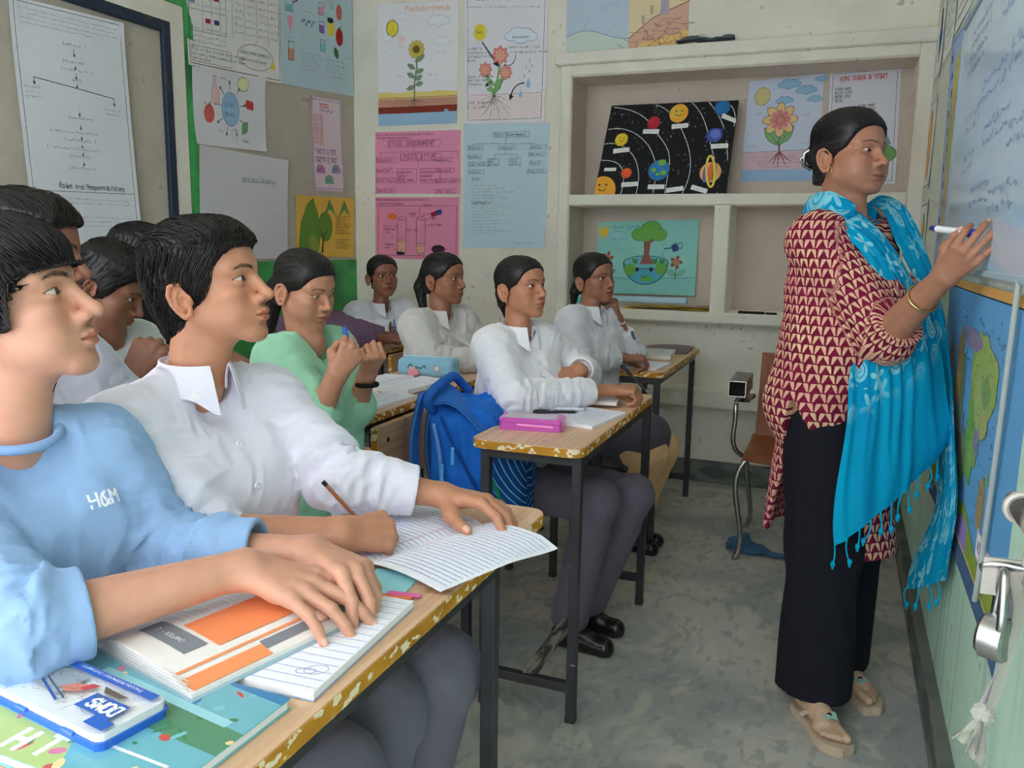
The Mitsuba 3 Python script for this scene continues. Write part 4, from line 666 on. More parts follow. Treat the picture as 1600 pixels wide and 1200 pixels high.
def dS4(d, W, H):
    te = srgb(60, 150, 160)
    for s in (-1, 1): d.rect(0, 0, W, H * .24, srgb(134, 198, 192)) if s < 0 else None
    d.line([(0, H * .25), (W * .3, H * .20), (W, H * .24)], .0025, te); x, y = W * .50, H * .36
    d.ell(x, y + .03, .125, .120, INK, 0, 36, math.pi, 2 * math.pi); d.ell(x, y + .03, .121, .116, srgb(84, 168, 190), 0, 36, math.pi, 2 * math.pi); d.ell(x, y + .03, .125, .036, INK); d.ell(x, y + .03, .121, .033, srgb(110, 186, 190))
    for px, py, rx, ry in ((-.085, -.03, .032, .034), (.085, -.02, .03, .036), (.01, -.078, .034, .014)): d.ell(x + px, y + py + .02, rx, ry, srgb(104, 170, 80))
    d.ell(x - .045, y - .008, .010, .011, INK); d.ell(x + .032, y - .008, .010, .011, INK); d.curve([(x - .02, y - .042), (x - .004, y - .050), (x + .014, y - .042)], .003, INK)
    d.poly([(x - .032, y + .02), (x - .012, y + .07), (x - .016, y + .15), (x + .022, y + .15), (x + .016, y + .07), (x + .045, y + .02)], srgb(146, 92, 84)); d.line([(x + .0, y + .12), (x + .05, y + .16)], .010, srgb(146, 92, 84))
    for px, py, r in ((-.04, .18, .045), (.02, .205, .055), (.065, .175, .042), (-.005, .17, .04)): d.ell(x + px, y + py, r * 1.04, r * .8, GRN)
    for px, py, r in ((-.04, .18, .045), (.02, .205, .055), (.065, .175, .042), (-.005, .17, .04)): d.ell(x + px, y + py, r * .98, r * .74, srgb(112, 176, 84))
    for px in (-.06, .05, .09): leaf(d, x + px, y + .02, .035, .012, 1.2, srgb(90, 150, 70)); leaf(d, x + px, y + .02, .035, .012, 1.9, srgb(90, 150, 70))
    d.poly([(W * .74, H * .66), (W * .79, H * .70), (W * .82, H * .60), (W * .765, H * .57)], srgb(50, 84, 130)); d.line([(W * .75, H * .63), (W * .68, H * .62)], .006, srgb(50, 84, 130)); d.ring(W * .83, H * .66, .012, .016, .003, srgb(50, 84, 130))
    for a in range(3): d.line([(W * .665, H * (.58 - .04 * a)), (W * .66, H * (.56 - .04 * a))], .003, srgb(90, 130, 180))
    for fx, fy in ((.80, .44), (.11, .50)): d.line([(W * fx, H * .2), (W * fx, H * fy)], .004, GRN); flower(d, W * fx, H * fy, .034, 5, srgb(170, 72, 70), srgb(190, 150, 90), srgb(100, 40, 44)); leaf(d, W * fx, H * .26, .06, .024, .5, srgb(130, 196, 180), GRN); leaf(d, W * fx, H * .26, .06, .024, 2.6, srgb(130, 196, 180), GRN)
    for k in range(14): a = 2 * math.pi * k / 14; d.line([(W * .06 + math.cos(a) * .026, H * .86 + math.sin(a) * .026), (W * .06 + math.cos(a) * .05, H * .86 + math.sin(a) * .05)], .003, srgb(226, 206, 90))
    d.ell(W * .06, H * .86, .026, None, srgb(226, 196, 80)); d.text('Save Earth', W * .16, H * .90, .02, te); cloud(d, W * .20, H * .80, .035, te, srgb(150, 206, 210))
poster('teal drawing of a tree growing from a globe bowl, in the small left niche', [(-1.300, yq - .03, 1.375), (-.748, yq, 1.395), (-.748, yq - .03, .985), (-1.300, yq - .06, .985)], NB, srgb(142, 206, 198), dS4, 'drawing', curl=.006, seed=23)
# the black planet board leans on the back of the wide niche
def dS1(d, W, H):
    wh = srgb(214, 216, 218); d.rng = np.random.default_rng(4)
    for k in range(190): d.ell(d.rng.random() * W, d.rng.random() * H, .0012 + .0012 * d.rng.random(), None, wh, n=6)
    S_ = lambda x, y: (W * x, H * y)
    for pts in ([(.02, .98), (.18, .93), (.30, .84), (.42, .66), (.52, .48), (.55, .25), (.55, .01)], [(.01, .73), (.14, .73), (.28, .64), (.39, .48), (.44, .33)], [(0, .57), (.14, .55), (.26, .42), (.32, .24), (.33, .01)], [(0, .39), (.08, .38), (.16, .33), (.21, .19), (.21, .01)], [(.36, .99), (.48, .90), (.60, .70), (.68, .48), (.68, .01)], [(.64, 1.0), (.75, .82), (.82, .60), (.88, .38)], [(.78, .99), (.86, .85), (.92, .70)], [(.88, 1.0), (.95, .94), (.99, .72)], [(.95, .57), (.98, .36)], [(.46, .17), (.46, .01)]): d.curve([S_(*p) for p in pts], .0032, wh, 22)
    def planet(x, y, r, c, hi=None): d.ell(W * x, H * y, r * 1.05, None, srgb(70, 60, 40)); d.ell(W * x, H * y, r, None, c); d.ell(W * x - r * .2, H * y + r * .15, r * .66, None, np.asarray(c) * 1.12 if hi is None else hi)
    def face(x, y, r): d.ell(W * x - r * .3, H * y + r * .25, r * .09, None, INK, n=10); d.ell(W * x + r * .3, H * y + r * .25, r * .09, None, INK, n=10); d.ring(W * x, H * y - r * .05, r * .3, r * .22, r * .07, INK, math.pi * 1.1, math.pi * 1.9)
    planet(.135, .615, .034, srgb(222, 190, 50)); face(.135, .615, .034); planet(.37, .79, .033, srgb(178, 46, 60)); planet(.555, .885, .048, srgb(234, 170, 60), srgb(226, 186, 80)); face(.555, .885, .048); planet(.885, .955 - .03, .038, srgb(44, 112, 176)); planet(.225, .24, .027, srgb(222, 92, 56)); 
    d.ell(W * .855, H * .635, .040, .036, srgb(70, 90, 170)); d.line([S_(.80, .56), S_(.92, .71)], .008, srgb(60, 76, 150)); d.ell(W * .86, H * .645, .024, .022, srgb(110, 128, 200))
    planet(.475, .265, .053, srgb(50, 120, 180)); 
    for a, b, r in ((.49, .35, .020), (.435, .27, .014), (.51, .24, .016), (.47, .22, .010)): d.ell(W * a, H * b, r, r * .8, srgb(120, 180, 70))
    planet(.865, .235, .052, srgb(226, 166, 110)); d.ell(W * .83, H * .22, .013, .046, srgb(120, 110, 180)); d.ell(W * .89, H * .24, .012, .046, srgb(70, 150, 90)); d.ell(W * .865, H * .235, .012, .05, srgb(222, 110, 60)); d.ring(W * .865, H * .245, .020, .080, .011, srgb(226, 206, 90), rot=.16)
    d.ell(0 + W * .05, H * .03, .076, .085, srgb(232, 168, 60)); face(.055, .08, .06)
    for x, y, a in ((.15, .495, .10), (.36, .695, -.04), (.58, .745, .05), (.95, .81, -.38), (.905, .515, .02), (.09, .285, 0), (.265, .115, .06), (.475, .085, 0), (.62, .055, .14), (.80, .055, -.30)):
        C, s = math.cos(a), math.sin(a); q = np.array([(-.042, -.012), (.042, -.012), (.042, .012), (-.042, .012)]) @ np.array([[C, s], [-s, C]]); d.fan(q * (1 if x > .12 else .75) + [W * x, H * y], srgb(226, 228, 226)); d.scrib(W * x - .028, H * y - .003, .056, .006, srgb(150, 154, 164), w=.0009)
bd = thing('planet_board', 'black solar system board with coloured paper planets leaning in the wide niche', 'board')
q1 = [(-1.225, 4.505, 1.985), (-.566, 4.52, 1.985), (-.590, 4.42, 1.514), (-1.283, 4.42, 1.514)]; n1 = unit(np.cross(V(*q1[2]) - V(*q1[3]), V(*q1[0]) - V(*q1[3]))); n1 = n1 if n1[1] < 0 else -n1
part(bd, 'panel', sheet_mesh(q1, n1, lambda u, v: 0 * u, (2, 2), .008, 0), 'vc', False, srgb(30, 30, 34)); d_ = Draw(.66, .475, 5); dS1(d_, .66, .475); 
P_ = np.vstack(d_.v); P_[:, 0] = np.clip(P_[:, 0], 0, .66); P_[:, 1] = np.clip(P_[:, 1], 0, .475); d_.v = [P_]; part(bd, 'drawing', d_.mesh(q1, n1, .0006, None, .00006), 'vc', False)
# right wall
NR = V(-1, 0, 0)
def dW(d, W, H):
    c = srgb(118, 142, 182); d.rng = np.random.default_rng(6)
    for x, y, L in ((.10, .80, .2), (.14, .56, .16), (.16, .40, .12), (.30, .62, .2), (.42, .84, .24), (.36, .46, .2), (.52, .64, .2), (.28, .26, .18), (.60, .84, .2), (.56, .40, .2), (.46, .22, .2), (.12, .90, .2)):
        for k in range(2): d.scrib(W * x, H * (y - .05 * k), W * L, .024, c, w=.0030)
wb = thing('whiteboard', 'bluish whiteboard with faint blue marker writing on the right wall', 'whiteboard')
part(wb, 'panel', bx(XR - .016, XR, 1.25, 3.08, 1.205, 1.93, .003), 'board_gloss', 30)
for nm in ((bx(XR - .022, XR, 3.075, 3.095, 1.195, 1.94, .003)), (bx(XR - .022, XR, 1.25, 3.095, 1.192, 1.208, .003)), (bx(XR - .022, XR, 1.25, 3.095, 1.928, 1.944, .003))): part(wb, 'frame', nm, 'vc', 30, srgb(150, 166, 176))
qd = [(XR - .016, 3.07, 1.925), (XR - .016, 1.26, 1.925), (XR - .016, 1.26, 1.21), (XR - .016, 3.07, 1.21)]; dd = Draw(1.81, .715, 3); dW(dd, 1.81, .715); part(wb, 'writing', dd.mesh(qd, NR, .0008, None, .00005), 'vc', False)
def blob(d, x, y, rx, ry, c, seed, n=40, amp=.28):
    a = np.linspace(0, 2 * math.pi, n, endpoint=False); r = 1 + amp * (2 * meshkit.fbm(np.stack([np.cos(a) * 1.7 + 9, np.sin(a) * 1.7, np.full(n, seed * 3.3)], 1), 3, seed) - 1) * 1.6; d.fan(np.c_[x + np.cos(a) * rx * r, y + np.sin(a) * ry * r], np.asarray(c) * .85 + .03)
def dM(d, W, H):
    d.rect(0, H - .022, W, H, srgb(196, 150, 84)); d.line([(0, H - .024), (W, H - .024)], .003, INK); d.rect(0, 0, W, .05, srgb(70, 96, 130)); d.rect(0, .05, W, .058, srgb(196, 170, 90))
    for k in range(1, 6): d.line([(W * k / 6, .06), (W * k / 6, H - .03)], .0012, srgb(120, 164, 200)); d.line([(0, H * k / 6), (W, H * k / 6)], .0012, srgb(120, 164, 200))
    for k, (x, y, rx, ry, c) in enumerate(((.56, .60, .10, .22, (120, 160, 74)), (.62, .70, .13, .13, (142, 168, 84)), (.52, .44, .06, .13, (96, 160, 60)), (.44, .36, .05, .10, (110, 130, 90)), (.30, .66, .05, .16, (150, 130, 70)), (.27, .44, .035, .15, (140, 122, 80)), (.36, .52, .03, .22, (96, 120, 74)), (.71, .32, .035, .09, (156, 132, 86)), (.75, .42, .01, .02, (120, 170, 60)), (.15, .55, .05, .2, (150, 120, 120)), (.60, .48, .03, .05, (132, 120, 170)), (.58, .62, .05, .10, (150, 170, 100)), (.66, .66, .05, .05, (112, 150, 84)), (.54, .40, .03, .05, (120, 166, 84)), (.66, .56, .04, .05, (160, 166, 96)), (.29, .58, .025, .07, (170, 150, 90)), (.46, .80, .12, .04, (130, 120, 150)), (.40, .44, .02, .08, (90, 120, 150)))): blob(d, W * x, H * y, W * rx, H * ry, srgb(*c), k + 1)
    for k in range(170): d.scrib(W * d.rng.uniform(.1, .82), H * d.rng.uniform(.2, .9), .03, .006, [INK, srgb(60, 90, 60), srgb(90, 60, 70)][k % 3], w=.0012)
    d.poly([(0, .058), (0, .13), (W * .3, .12), (W * .55, .15), (W * .7, .10), (W, .12), (W, .058)], srgb(128, 150, 64)); d.poly([(W * .45, .058), (W * .5, .12), (W * .6, .12), (W * .62, .058)], srgb(140, 120, 180)); 
    d.rect(W * .72, .105, W * .86, .165, srgb(226, 222, 226)); d.box(W * .725, .109, W * .855, .161, .002, PUR); d.text('WORLD', W * .735, .123, .024, srgb(110, 60, 120), w=.004)
poster('blue world map poster with green land, under the whiteboard behind the door latch', [(XR, 2.86, 1.172), (XR, 1.585, 1.172), (XR, 1.585, .505), (XR, 2.86, .505)], NR, srgb(92, 150, 196), dM, 'map', curl=.010, seed=31, base=.003)
def dI(d, W, H):
    for k, (x, y, rx, ry, c) in enumerate(((.5, .78, .2, .15, (190, 180, 90)), (.6, .60, .22, .2, (186, 150, 130)), (.45, .42, .2, .2, (180, 170, 96)), (.5, .22, .13, .2, (190, 172, 110)), (.62, .35, .15, .16, (188, 150, 150)), (.3, .62, .12, .12, (150, 170, 110)))): blob(d, W * x, H * y, W * rx, H * ry, srgb(*c), k + 20)
    d.rect(0, 0, W, H * .02, srgb(70, 90, 150)); d.rect(0, 0, .012, H, srgb(206, 206, 214)); d.box(.014, .014, W - .014, H - .014, .003, BLU)
    for k in range(12): d.rect(W * (.1 + .06 * (k % 3)), H * (.9 - .07 * k), W * (.15 + .06 * (k % 3)), H * (.93 - .07 * k), srgb(60, 64, 80))
poster('tall map poster of coloured states on the right wall, half behind the whiteboard edge', [(XR, 3.56, 2.0), (XR, 3.10, 2.0), (XR, 3.10, 1.10), (XR, 3.50, 1.10)], NR, srgb(150, 170, 206), dI, 'map', curl=.008, seed=32, base=.001)
def dR(kind):
    def fn(d, W, H):
        d.box(.012, .012, W - .012, H - .012, .004, INK)
        if kind == 0: d.poly([(W * .45, H * .2), (W * .7, H * .5), (W * .55, H * .9), (W * .3, H * .55)], srgb(50, 80, 130)); d.rect(W * .4, H * .62, W * .6, H * .86, srgb(70, 60, 60))
        elif kind == 1: d.ell(W * .45, H * .5, W * .22, H * .40, srgb(204, 120, 84)); d.ell(W * .45, H * .5, W * .12, H * .3, srgb(220, 170, 100))
        elif kind == 2: d.ell(W * .5, H * .5, W * .22, H * .36, srgb(110, 150, 100)); d.ell(W * .45, H * .66, W * .12, H * .12, srgb(206, 150, 80))
        else:
            for k in range(8): d.scrib(W * .1, H * (.85 - .1 * k), W * .75, .02, INK)
    return fn
for k, (lb, y0, y1, z0, z1) in enumerate((('small poster of a dark blue figure, topmost in the far corner of the right wall', 4.34, 4.04, 1.98, 2.32), ('small poster of an orange oval, in the far corner of the right wall', 4.40, 4.06, 1.52, 1.90), ('small poster of a green oval, lowest in the far corner of the right wall', 4.36, 4.00, 1.12, 1.46), ('white text poster high on the right wall beside the far corner', 3.98, 3.60, 1.98, 2.40))):
    poster(lb, [(XR, y0, z1), (XR, y1, z1), (XR, y1, z0), (XR, y0, z0)], NR, srgb(206, 210, 204), dR(k), curl=.004, seed=40 + k)
def dR5(d, W, H):
    for k in range(9): d.line([(W * .05, H * (.1 + .1 * k)), (W * .9, H * (.12 + .1 * k))], .004, [INK, RED, BLU][k % 3])
poster('long white poster with lined writing above the whiteboard on the right wall', [(XR, 3.55, 2.40), (XR, 2.70, 2.40), (XR, 2.70, 2.02), (XR, 3.55, 2.02)], NR, srgb(204, 210, 204), dR5, curl=.004, seed=45)
# ------------------------------------------------------------------ people: heads, hair
# head space: +x the person's right, +y forward, +z up, origin between the ears at the height of the eyes, adult size in metres
EAR = [(-.010, .000), (-.0095, .016), (-.003, .027), (.008, .031), (.018, .026), (.0215, .012), (.018, -.004), (.010, -.018), (.000, -.029), (-.007, -.027), (-.009, -.016)]
def head_sdf(h):
    jw, nz, lp, ck, eo = h.get('jaw', 1), h.get('nose', 1), h.get('lips', 1), h.get('cheek', 0), h.get('eyeopen', 1)
    ch = h.get('chin', 0); nb = h['neck_base']; nr = h.get('neck_r', .05); ear = h.get('ears', True); mo = h.get('mouthopen', 0)
    def f(p):
        p = np.asarray(p, np.float32); q = p.copy(); q[:, 0] = np.abs(q[:, 0])
        d = sE(q, (0, -.012, .030), (.0745, .088, .075))
        d = smin(d, sE(q, (0, .028, .037), (.063, .060, .054)), .02)
        d = smin(d, sE(q, (0, .026, -.028), (.0595, .0575, .068)), .02)
        d = smin(d, sRC(q, (.050 * jw, .000, -.056), (.022 * jw, .066, -.094 + ch), .0165, .0145), .03)
        d = smin(d, sE(q, (0, .026, -.066 + ch * .6), (.044 * jw, .056, .030)), .025)
        d = smin(d, sE(q, (.043, .049, -.024), (.021 + ck, .026 + ck, .0165 + ck)), .018)
        d = smin(d, sE(q, (.036, .050, -.055), (.018 + ck * 1.5, .022 + ck * 1.5, .022 + ck)), .025)
        d = smin(d, sE(q, (0, .066, -.060), (.028, .0255, .027)), .018)
        d = smin(d, sE(q, (0, .073, -.100 + ch), (.021 * jw, .017, .014)), .018)
        d = smin(d, sRC(q, (.047, .060, .0215), (.012, .0785, .0185), .0115, .0105), .016)
        d = smax(d, -sE(q, (.0315, .091, -.001), (.0205, .0155, .0125)), .012)
        # nose
        n = sRC(q, (0, .080, .012), (0, .1015 + .006 * (nz - 1), -.026), .0075, .0092 * nz)
        n = smin(n, sE(q, (0, .1055 + .01 * (nz - 1), -.0325), (.0108 * nz, .0112 * nz, .0095 * nz)), .008)
        n = smin(n, sE(q, (.0125 * nz, .0945, -.0365), (.0074 * nz, .0108, .0078 * nz)), .007)
        d = smin(d, n, .011)
        d = smax(d, -sE(q, (.0066 * nz, .1015, -.0445), (.0037, .0062, .0045)), .004)
        d = smax(d, -sRC(q, (0, .1015, -.050), (0, .0995, -.058), .0032, .0032), .006)
        # eyelids and the opening between them
        d = smin(d, np.sqrt(((q - np.array([.0315, .0665, 0], np.float32)) ** 2).sum(1)) - .0143, .0045)
        ex = (q[:, 0] - .0315) / .0152; zc = .0006 + .0012 * ex; up = np.maximum(.0058 * eo * (1 - ex * ex * np.where(ex < 0, 1., .85)), 0); lo = .0040 * (1 - ex * ex)
        al = np.maximum(q[:, 2] - zc - up, zc - lo - q[:, 2]); al = np.maximum(al, np.abs(q[:, 0] - .0315) - .0150); al = np.maximum(al, .062 - q[:, 1])
        d = smax(d, -al, .0012)
        d = smin(d, sRC(q, (.017, .0745, .0125 + .001 * eo), (.045, .0685, .0105), .0035, .0045), .006)
        # lips
        m = chain(q, [(0, .0945, -.0612), (.0045, .0948, -.0600), (.0145, .0900, -.0622), (.0235, .0812, -.0652)], np.array([.0052, .0056, .0047, .0026]) * lp, .003)
        m = smin(m, chain(q, [(0, .0925, -.0722 - mo), (.011, .0895, -.0712 - mo), (.0225, .0812, -.0660)], np.array([.0066, .0060, .0028]) * lp, .003), .0015)
        d = smin(d, m, .005)
        d = smax(d, -chain(q, [(0, .1015, -.0664 - mo * .5), (.010, .0985, -.0660 - mo * .5), (.0238, .0855, -.0658)], [.0014 + mo * .5, .0013 + mo * .4, .0010]), .0025)
        d = smax(d, -sE(q, (0, .0945, -.0835 - mo + ch * .4), (.018, .0052, .0040)), .008)
        if ear:
            u, v = -(q[:, 1] + .014), q[:, 2] + .022; w = q[:, 0] - .0725 - .42 * (u + .010) + .10 * v
            e3 = np.stack([u, v, w], 1)
            e = np.minimum(chain(e3, [(a, b, .003) for a, b in EAR], [.0030, .0034, .0038, .0040, .0040, .0038, .0036, .0042, .0050, .0048, .0034]), 9)
            e = smin(e, sE(e3, (.004, .004, -.002), (.0165, .0270, .0035)), .004)
            e = smin(e, chain(e3, [(.007, .019, .002), (.0115, .006, .003), (.009, -.008, .003), (.0, -.015, .002)], [.0022, .0028, .0028, .0024]), .003)
            e = smin(e, sE(e3, (-.009, -.004, .000), (.004, .006, .004)), .004)
            e = smax(e, -sE(e3, (.0005, -.003, .0035), (.0075, .0095, .0060)), .003)
            d = smin(d, e, .006)
        k = smin(sRC(p, (0, -.026, -.045), nb, nr, nr * 1.06), sRC(p, np.array([0, .012, -.075]), np.asarray(nb) + np.array([0, .020, .03]), nr * .62, nr * .72), .03)
        return smin(d, k, .022)
    return f
def smooth01(a, b, x):
    t = np.clip((x - a) / (b - a), 0, 1); return t * t * (3 - 2 * t)
def head_color(P, h):
    """skin, lips, brows by position in head space"""
    q = P.copy(); q[:, 0] = np.abs(q[:, 0]); x, y, z = q.T; sk = np.asarray(h['skin'], float); c = np.tile(sk, (len(P), 1)); mo = h.get('mouthopen', 0)
    def blend(t, k): c[:] = c * (1 - t[:, None]) + np.asarray(k) * t[:, None]
    n = meshkit.fbm(P * 60, 2, 5); c *= (1 + .14 * (n - .5))[:, None]
    front = smooth01(.05, .07, y)
    blend(.35 * np.exp(-(((x - .036) / .018) ** 2 + ((z + .03) / .016) ** 2)) * front, sk * [1.12, .84, .78])
    blend(.35 * np.exp(-((x / .012) ** 2 + ((z + .034) / .011) ** 2)) * smooth01(.085, .1, y), sk * [1.12, .86, .8])
    blend(.42 * np.exp(-(((x - .031) / .018) ** 2 + ((z + .010) / .006) ** 2)) * front, sk * [.66, .56, .52])
    blend(.30 * np.exp(-(((x - .031) / .017) ** 2 + ((z - .0095) / .004) ** 2)) * front, sk * [.62, .52, .48])
    # lids: a dark rim round the opening
    ex = (x - .0315) / .0158; eo = h.get('eyeopen', 1); zc = .0006 + .0012 * ex; up = .0058 * eo * (1 - ex * ex); dz = z - zc - up
    blend(.92 * np.exp(-(dz / .00115) ** 2) * (np.abs(ex) < 1.04) * front, [.012, .009, .008])
    blend(.35 * np.exp(-((z - zc + .0041 * (1 - ex * ex)) / .0009) ** 2) * (np.abs(ex) < 1.) * front, sk * .3)
    # brows
    bt = (x - .031) / .0205; bz = .0205 + .0035 * h.get('browarch', 1) * (1 - (bt - .25) ** 2) - .004 * np.maximum(bt - .3, 0); th = h.get('brow', .0042) * (1.05 - .55 * smooth01(-.2, 1.1, bt)); 
    blend(h.get('browdark', .88) * (1 - smooth01(.45, 1.1, np.abs(z - bz) / th)) * (1 - smooth01(.88, 1.08, np.abs(bt))) * front * (.72 + .5 * meshkit.noise(P * [500, 200, 350], 3)), [.014, .010, .009])
    lipz = -.0650 - .5 * mo; lw = .0248; lx = np.clip(x / lw, 0, 1); upz = .0080 * (1 - lx ** 1.8) + .0006; lo_ = (.0112 + mo) * (1 - lx ** 2) + .0004
    inl = (1 - smooth01(.75, 1.15, (z - lipz) / np.maximum(upz, 1e-4))) * (1 - smooth01(.75, 1.15, (lipz - z) / np.maximum(lo_, 1e-4))) * smooth01(.07, .08, y) * (1 - smooth01(.9, 1.05, x / lw))
    blend(.85 * inl, h.get('lip', sk * [.80, .50, .50]))
    blend(.8 * np.exp(-((z + .0660 + .5 * mo) / (.0009 + mo * .45)) ** 2) * (x < .0235) * smooth01(.07, .08, y), sk * .16)
    if h.get('moustache'): blend(h['moustache'] * np.exp(-(((x - .010) / .015) ** 2 + ((z + .0520 + .0025 * (x / .02) ** 2) / .0045) ** 2)) * smooth01(.07, .085, y), sk * .22)
    ea = (x > .068) & (y < .012) & (y > -.04)
    blend(.25 * ea, sk * [1.1, .78, .70])
    blend(.55 * (np.exp(-(((x - .0066) / .004) ** 2 + ((z + .0435) / .0035) ** 2)) * (y > .088)), sk * .12)
    if h.get('sindoor'): blend(.85 * np.exp(-((P[:, 0] / .004) ** 2 + ((z - .075) / .013) ** 2)) * (y > .02), [.30, .012, .016])
    if h.get('bindi'): blend(.95 * (((x / .0022) ** 2 + ((z - .022) / .0022) ** 2) < 1) * (y > .07), [.12, .01, .015])
    return np.clip(c, 0, 1)
def eye_mesh(sx, gaze, sub=4):
    """eyeball with iris and pupil as colours; gaze: unit direction in head space"""
    m = trimesh.creation.icosphere(subdivisions=sub); v = np.asarray(m.vertices); g = unit(gaze); a = v @ g
    c = np.tile(srgb(196, 188, 182), (len(v), 1)); r = np.degrees(np.arccos(np.clip(a, -1, 1)))
    c[r < 33] = srgb(52, 32, 22); c[(r < 34) & (r > 28)] = srgb(22, 14, 11); c[r < 15] = srgb(6, 5, 5)
    c[r > 55] *= [.95, .80, .76]
    w = v * (1 + .06 * np.maximum(a - .85, 0) / .15)[:, None] * .0123 + [sx * .0315, .0667, 0]
    return col(trimesh.Trimesh(w, m.faces, process=False), c)
CRAN = [((0, -.012, .030), (.0745, .088, .075)), ((0, .028, .037), (.063, .060, .054))]
def cran(p):
    q = np.asarray(p, np.float32).copy(); q[:, 0] = np.abs(q[:, 0])
    d = smin(sE(q, *CRAN[0]), sE(q, *CRAN[1]), .02)
    return smin(d, sRC(q, (0, -.045, -.03), (0, -.05, -.075), .045, .043), .03)      # nape
def yline(z, pts):
    """front limit of the hair (y) as a function of height"""
    z0, y0 = zip(*sorted(pts)); return np.interp(z, z0, y0)
def hair_mesh(hh, h):
    """a cap that follows the skull with its own thickness and hairline, grooved along the combing, plus strands"""
    th, line, lift = hh['thick'], hh['line'], hh.get('bottom', -.085); rng = np.random.default_rng(hh.get('seed', 1))
    def f(p):
        p = np.asarray(p, np.float32); x, y, z = p.T
        d = cran(p) - th(x, y, z)
        m = np.maximum(y - yline(z, line) - hh.get('skew', lambda x, z: 0)(x, z), lift - z) * .8
        d = smax(d, m, hh.get('edge', .010))
        if hh.get('ear'): ey, ez, ry, rz = hh['ear']; d = smax(d, -(np.sqrt(((y - ey) / ry) ** 2 + ((z - ez) / rz) ** 2) - 1) * min(ry, rz) - 9 * (np.abs(x) < .05), .004)
        for e in hh.get('extra', ()): d = smin(d, e(p), .012)
        return d
    lo, hi = np.array([-.125, -.165, hh.get('lo', -.12)]), np.array([.125, .135, .165]); m = mesh_sdf(f, lo, hi, h)
    v, F = np.asarray(m.vertices), np.asarray(m.faces)
    n = vnormals(v, F); D = hh['flow'](v); D = D - n * (D * n).sum(1, keepdims=True); D /= np.linalg.norm(D, axis=1, keepdims=True) + 1e-9
    S = np.cross(n, D); g = meshkit.noise(np.stack([(v * S).sum(1) * 330, (v * D).sum(1) * 18, (v * n).sum(1) * 50], 1), 2)
    v = v + n * (g - .6)[:, None] * hh.get('groove', .004)
    base = col(trimesh.Trimesh(v, F, process=False), np.clip(np.asarray(hh['color']) * (.75 + .5 * g[:, None]), 0, 1)); out = [base]
    K = hh.get('strands', 0)
    if K:
        w = v[rng.choice(len(v), K)]; w = w[(f(w.astype(np.float32)) > -.02)]; K = len(w); L, st = hh.get('steps', 9), hh.get('step', .006); P = [w]; wob = rng.normal(0, hh.get('wob', .10), (K, 3)); drop = hh.get('droop', 0)
        for s in range(L):
            p = P[-1].astype(np.float32); e = np.float32(.0015); d0 = f(p); n = np.stack([f(p + e * a) - d0 for a in np.eye(3, dtype=np.float32)], 1) / e; n /= np.linalg.norm(n, axis=1, keepdims=True) + 1e-6
            D = hh['flow'](p) + wob * .06; D = D - n * (D * n).sum(1, keepdims=True) * .85; D /= np.linalg.norm(D, axis=1, keepdims=True) + 1e-9
            t = (s + 1) / L; off = hh.get('loft', .003) * (math.sin(math.pi * min(t * 1.0, 1)) * .5 + .25) * (.3 + rng.random(K))
            p2 = p + D * st + np.array([0, 0, -drop * t]); d2 = f(p2.astype(np.float32)); p2 = p2 - n * np.clip((d2 - off) * .6, -.003, .003)[:, None]; P.append(p2)
        P = np.stack(P, 1)
        for _ in range(4): P[:, 1:-1] = .5 * P[:, 1:-1] + .25 * (P[:, :-2] + P[:, 2:])
        out.append(strands(P, hh.get('sr', .0011), hh['color'], rng))
    return cat(out)
def strands(P, r, color, rng):
    """(k, n, 3) centre lines -> thin tapering three-sided tubes in one mesh"""
    k, n, _ = P.shape; t = np.gradient(P, axis=1); t /= np.linalg.norm(t, axis=2, keepdims=True) + 1e-9
    a = np.cross(t, np.array([.3, .2, .93])); a /= np.linalg.norm(a, axis=2, keepdims=True) + 1e-9; b = np.cross(t, a)
    R = r * (.6 + .8 * rng.random(k))[:, None] * np.sin(np.linspace(.5, math.pi - .08, n))[None]
    v = np.stack([P + R[..., None] * (math.cos(g) * a + math.sin(g) * b) for g in (0, 2.1, 4.2)], 2)
    i = np.arange(k)[:, None, None] * n * 3 + np.arange(n - 1)[None, :, None] * 3; j = np.arange(3)[None, None]; j2 = (j + 1) % 3
    q = np.stack([i + j, i + j2, i + 3 + j2, i + 3 + j], -1).reshape(-1, 4)
    m = trimesh.Trimesh(v.reshape(-1, 3), np.vstack([q[:, [0, 1, 2]], q[:, [0, 2, 3]]]), process=False)
    return col(m, np.repeat(np.asarray(color) * (.7 + .9 * rng.random((k, 1))), n * 3, 0))
HAIRC = srgb(23, 20, 20)
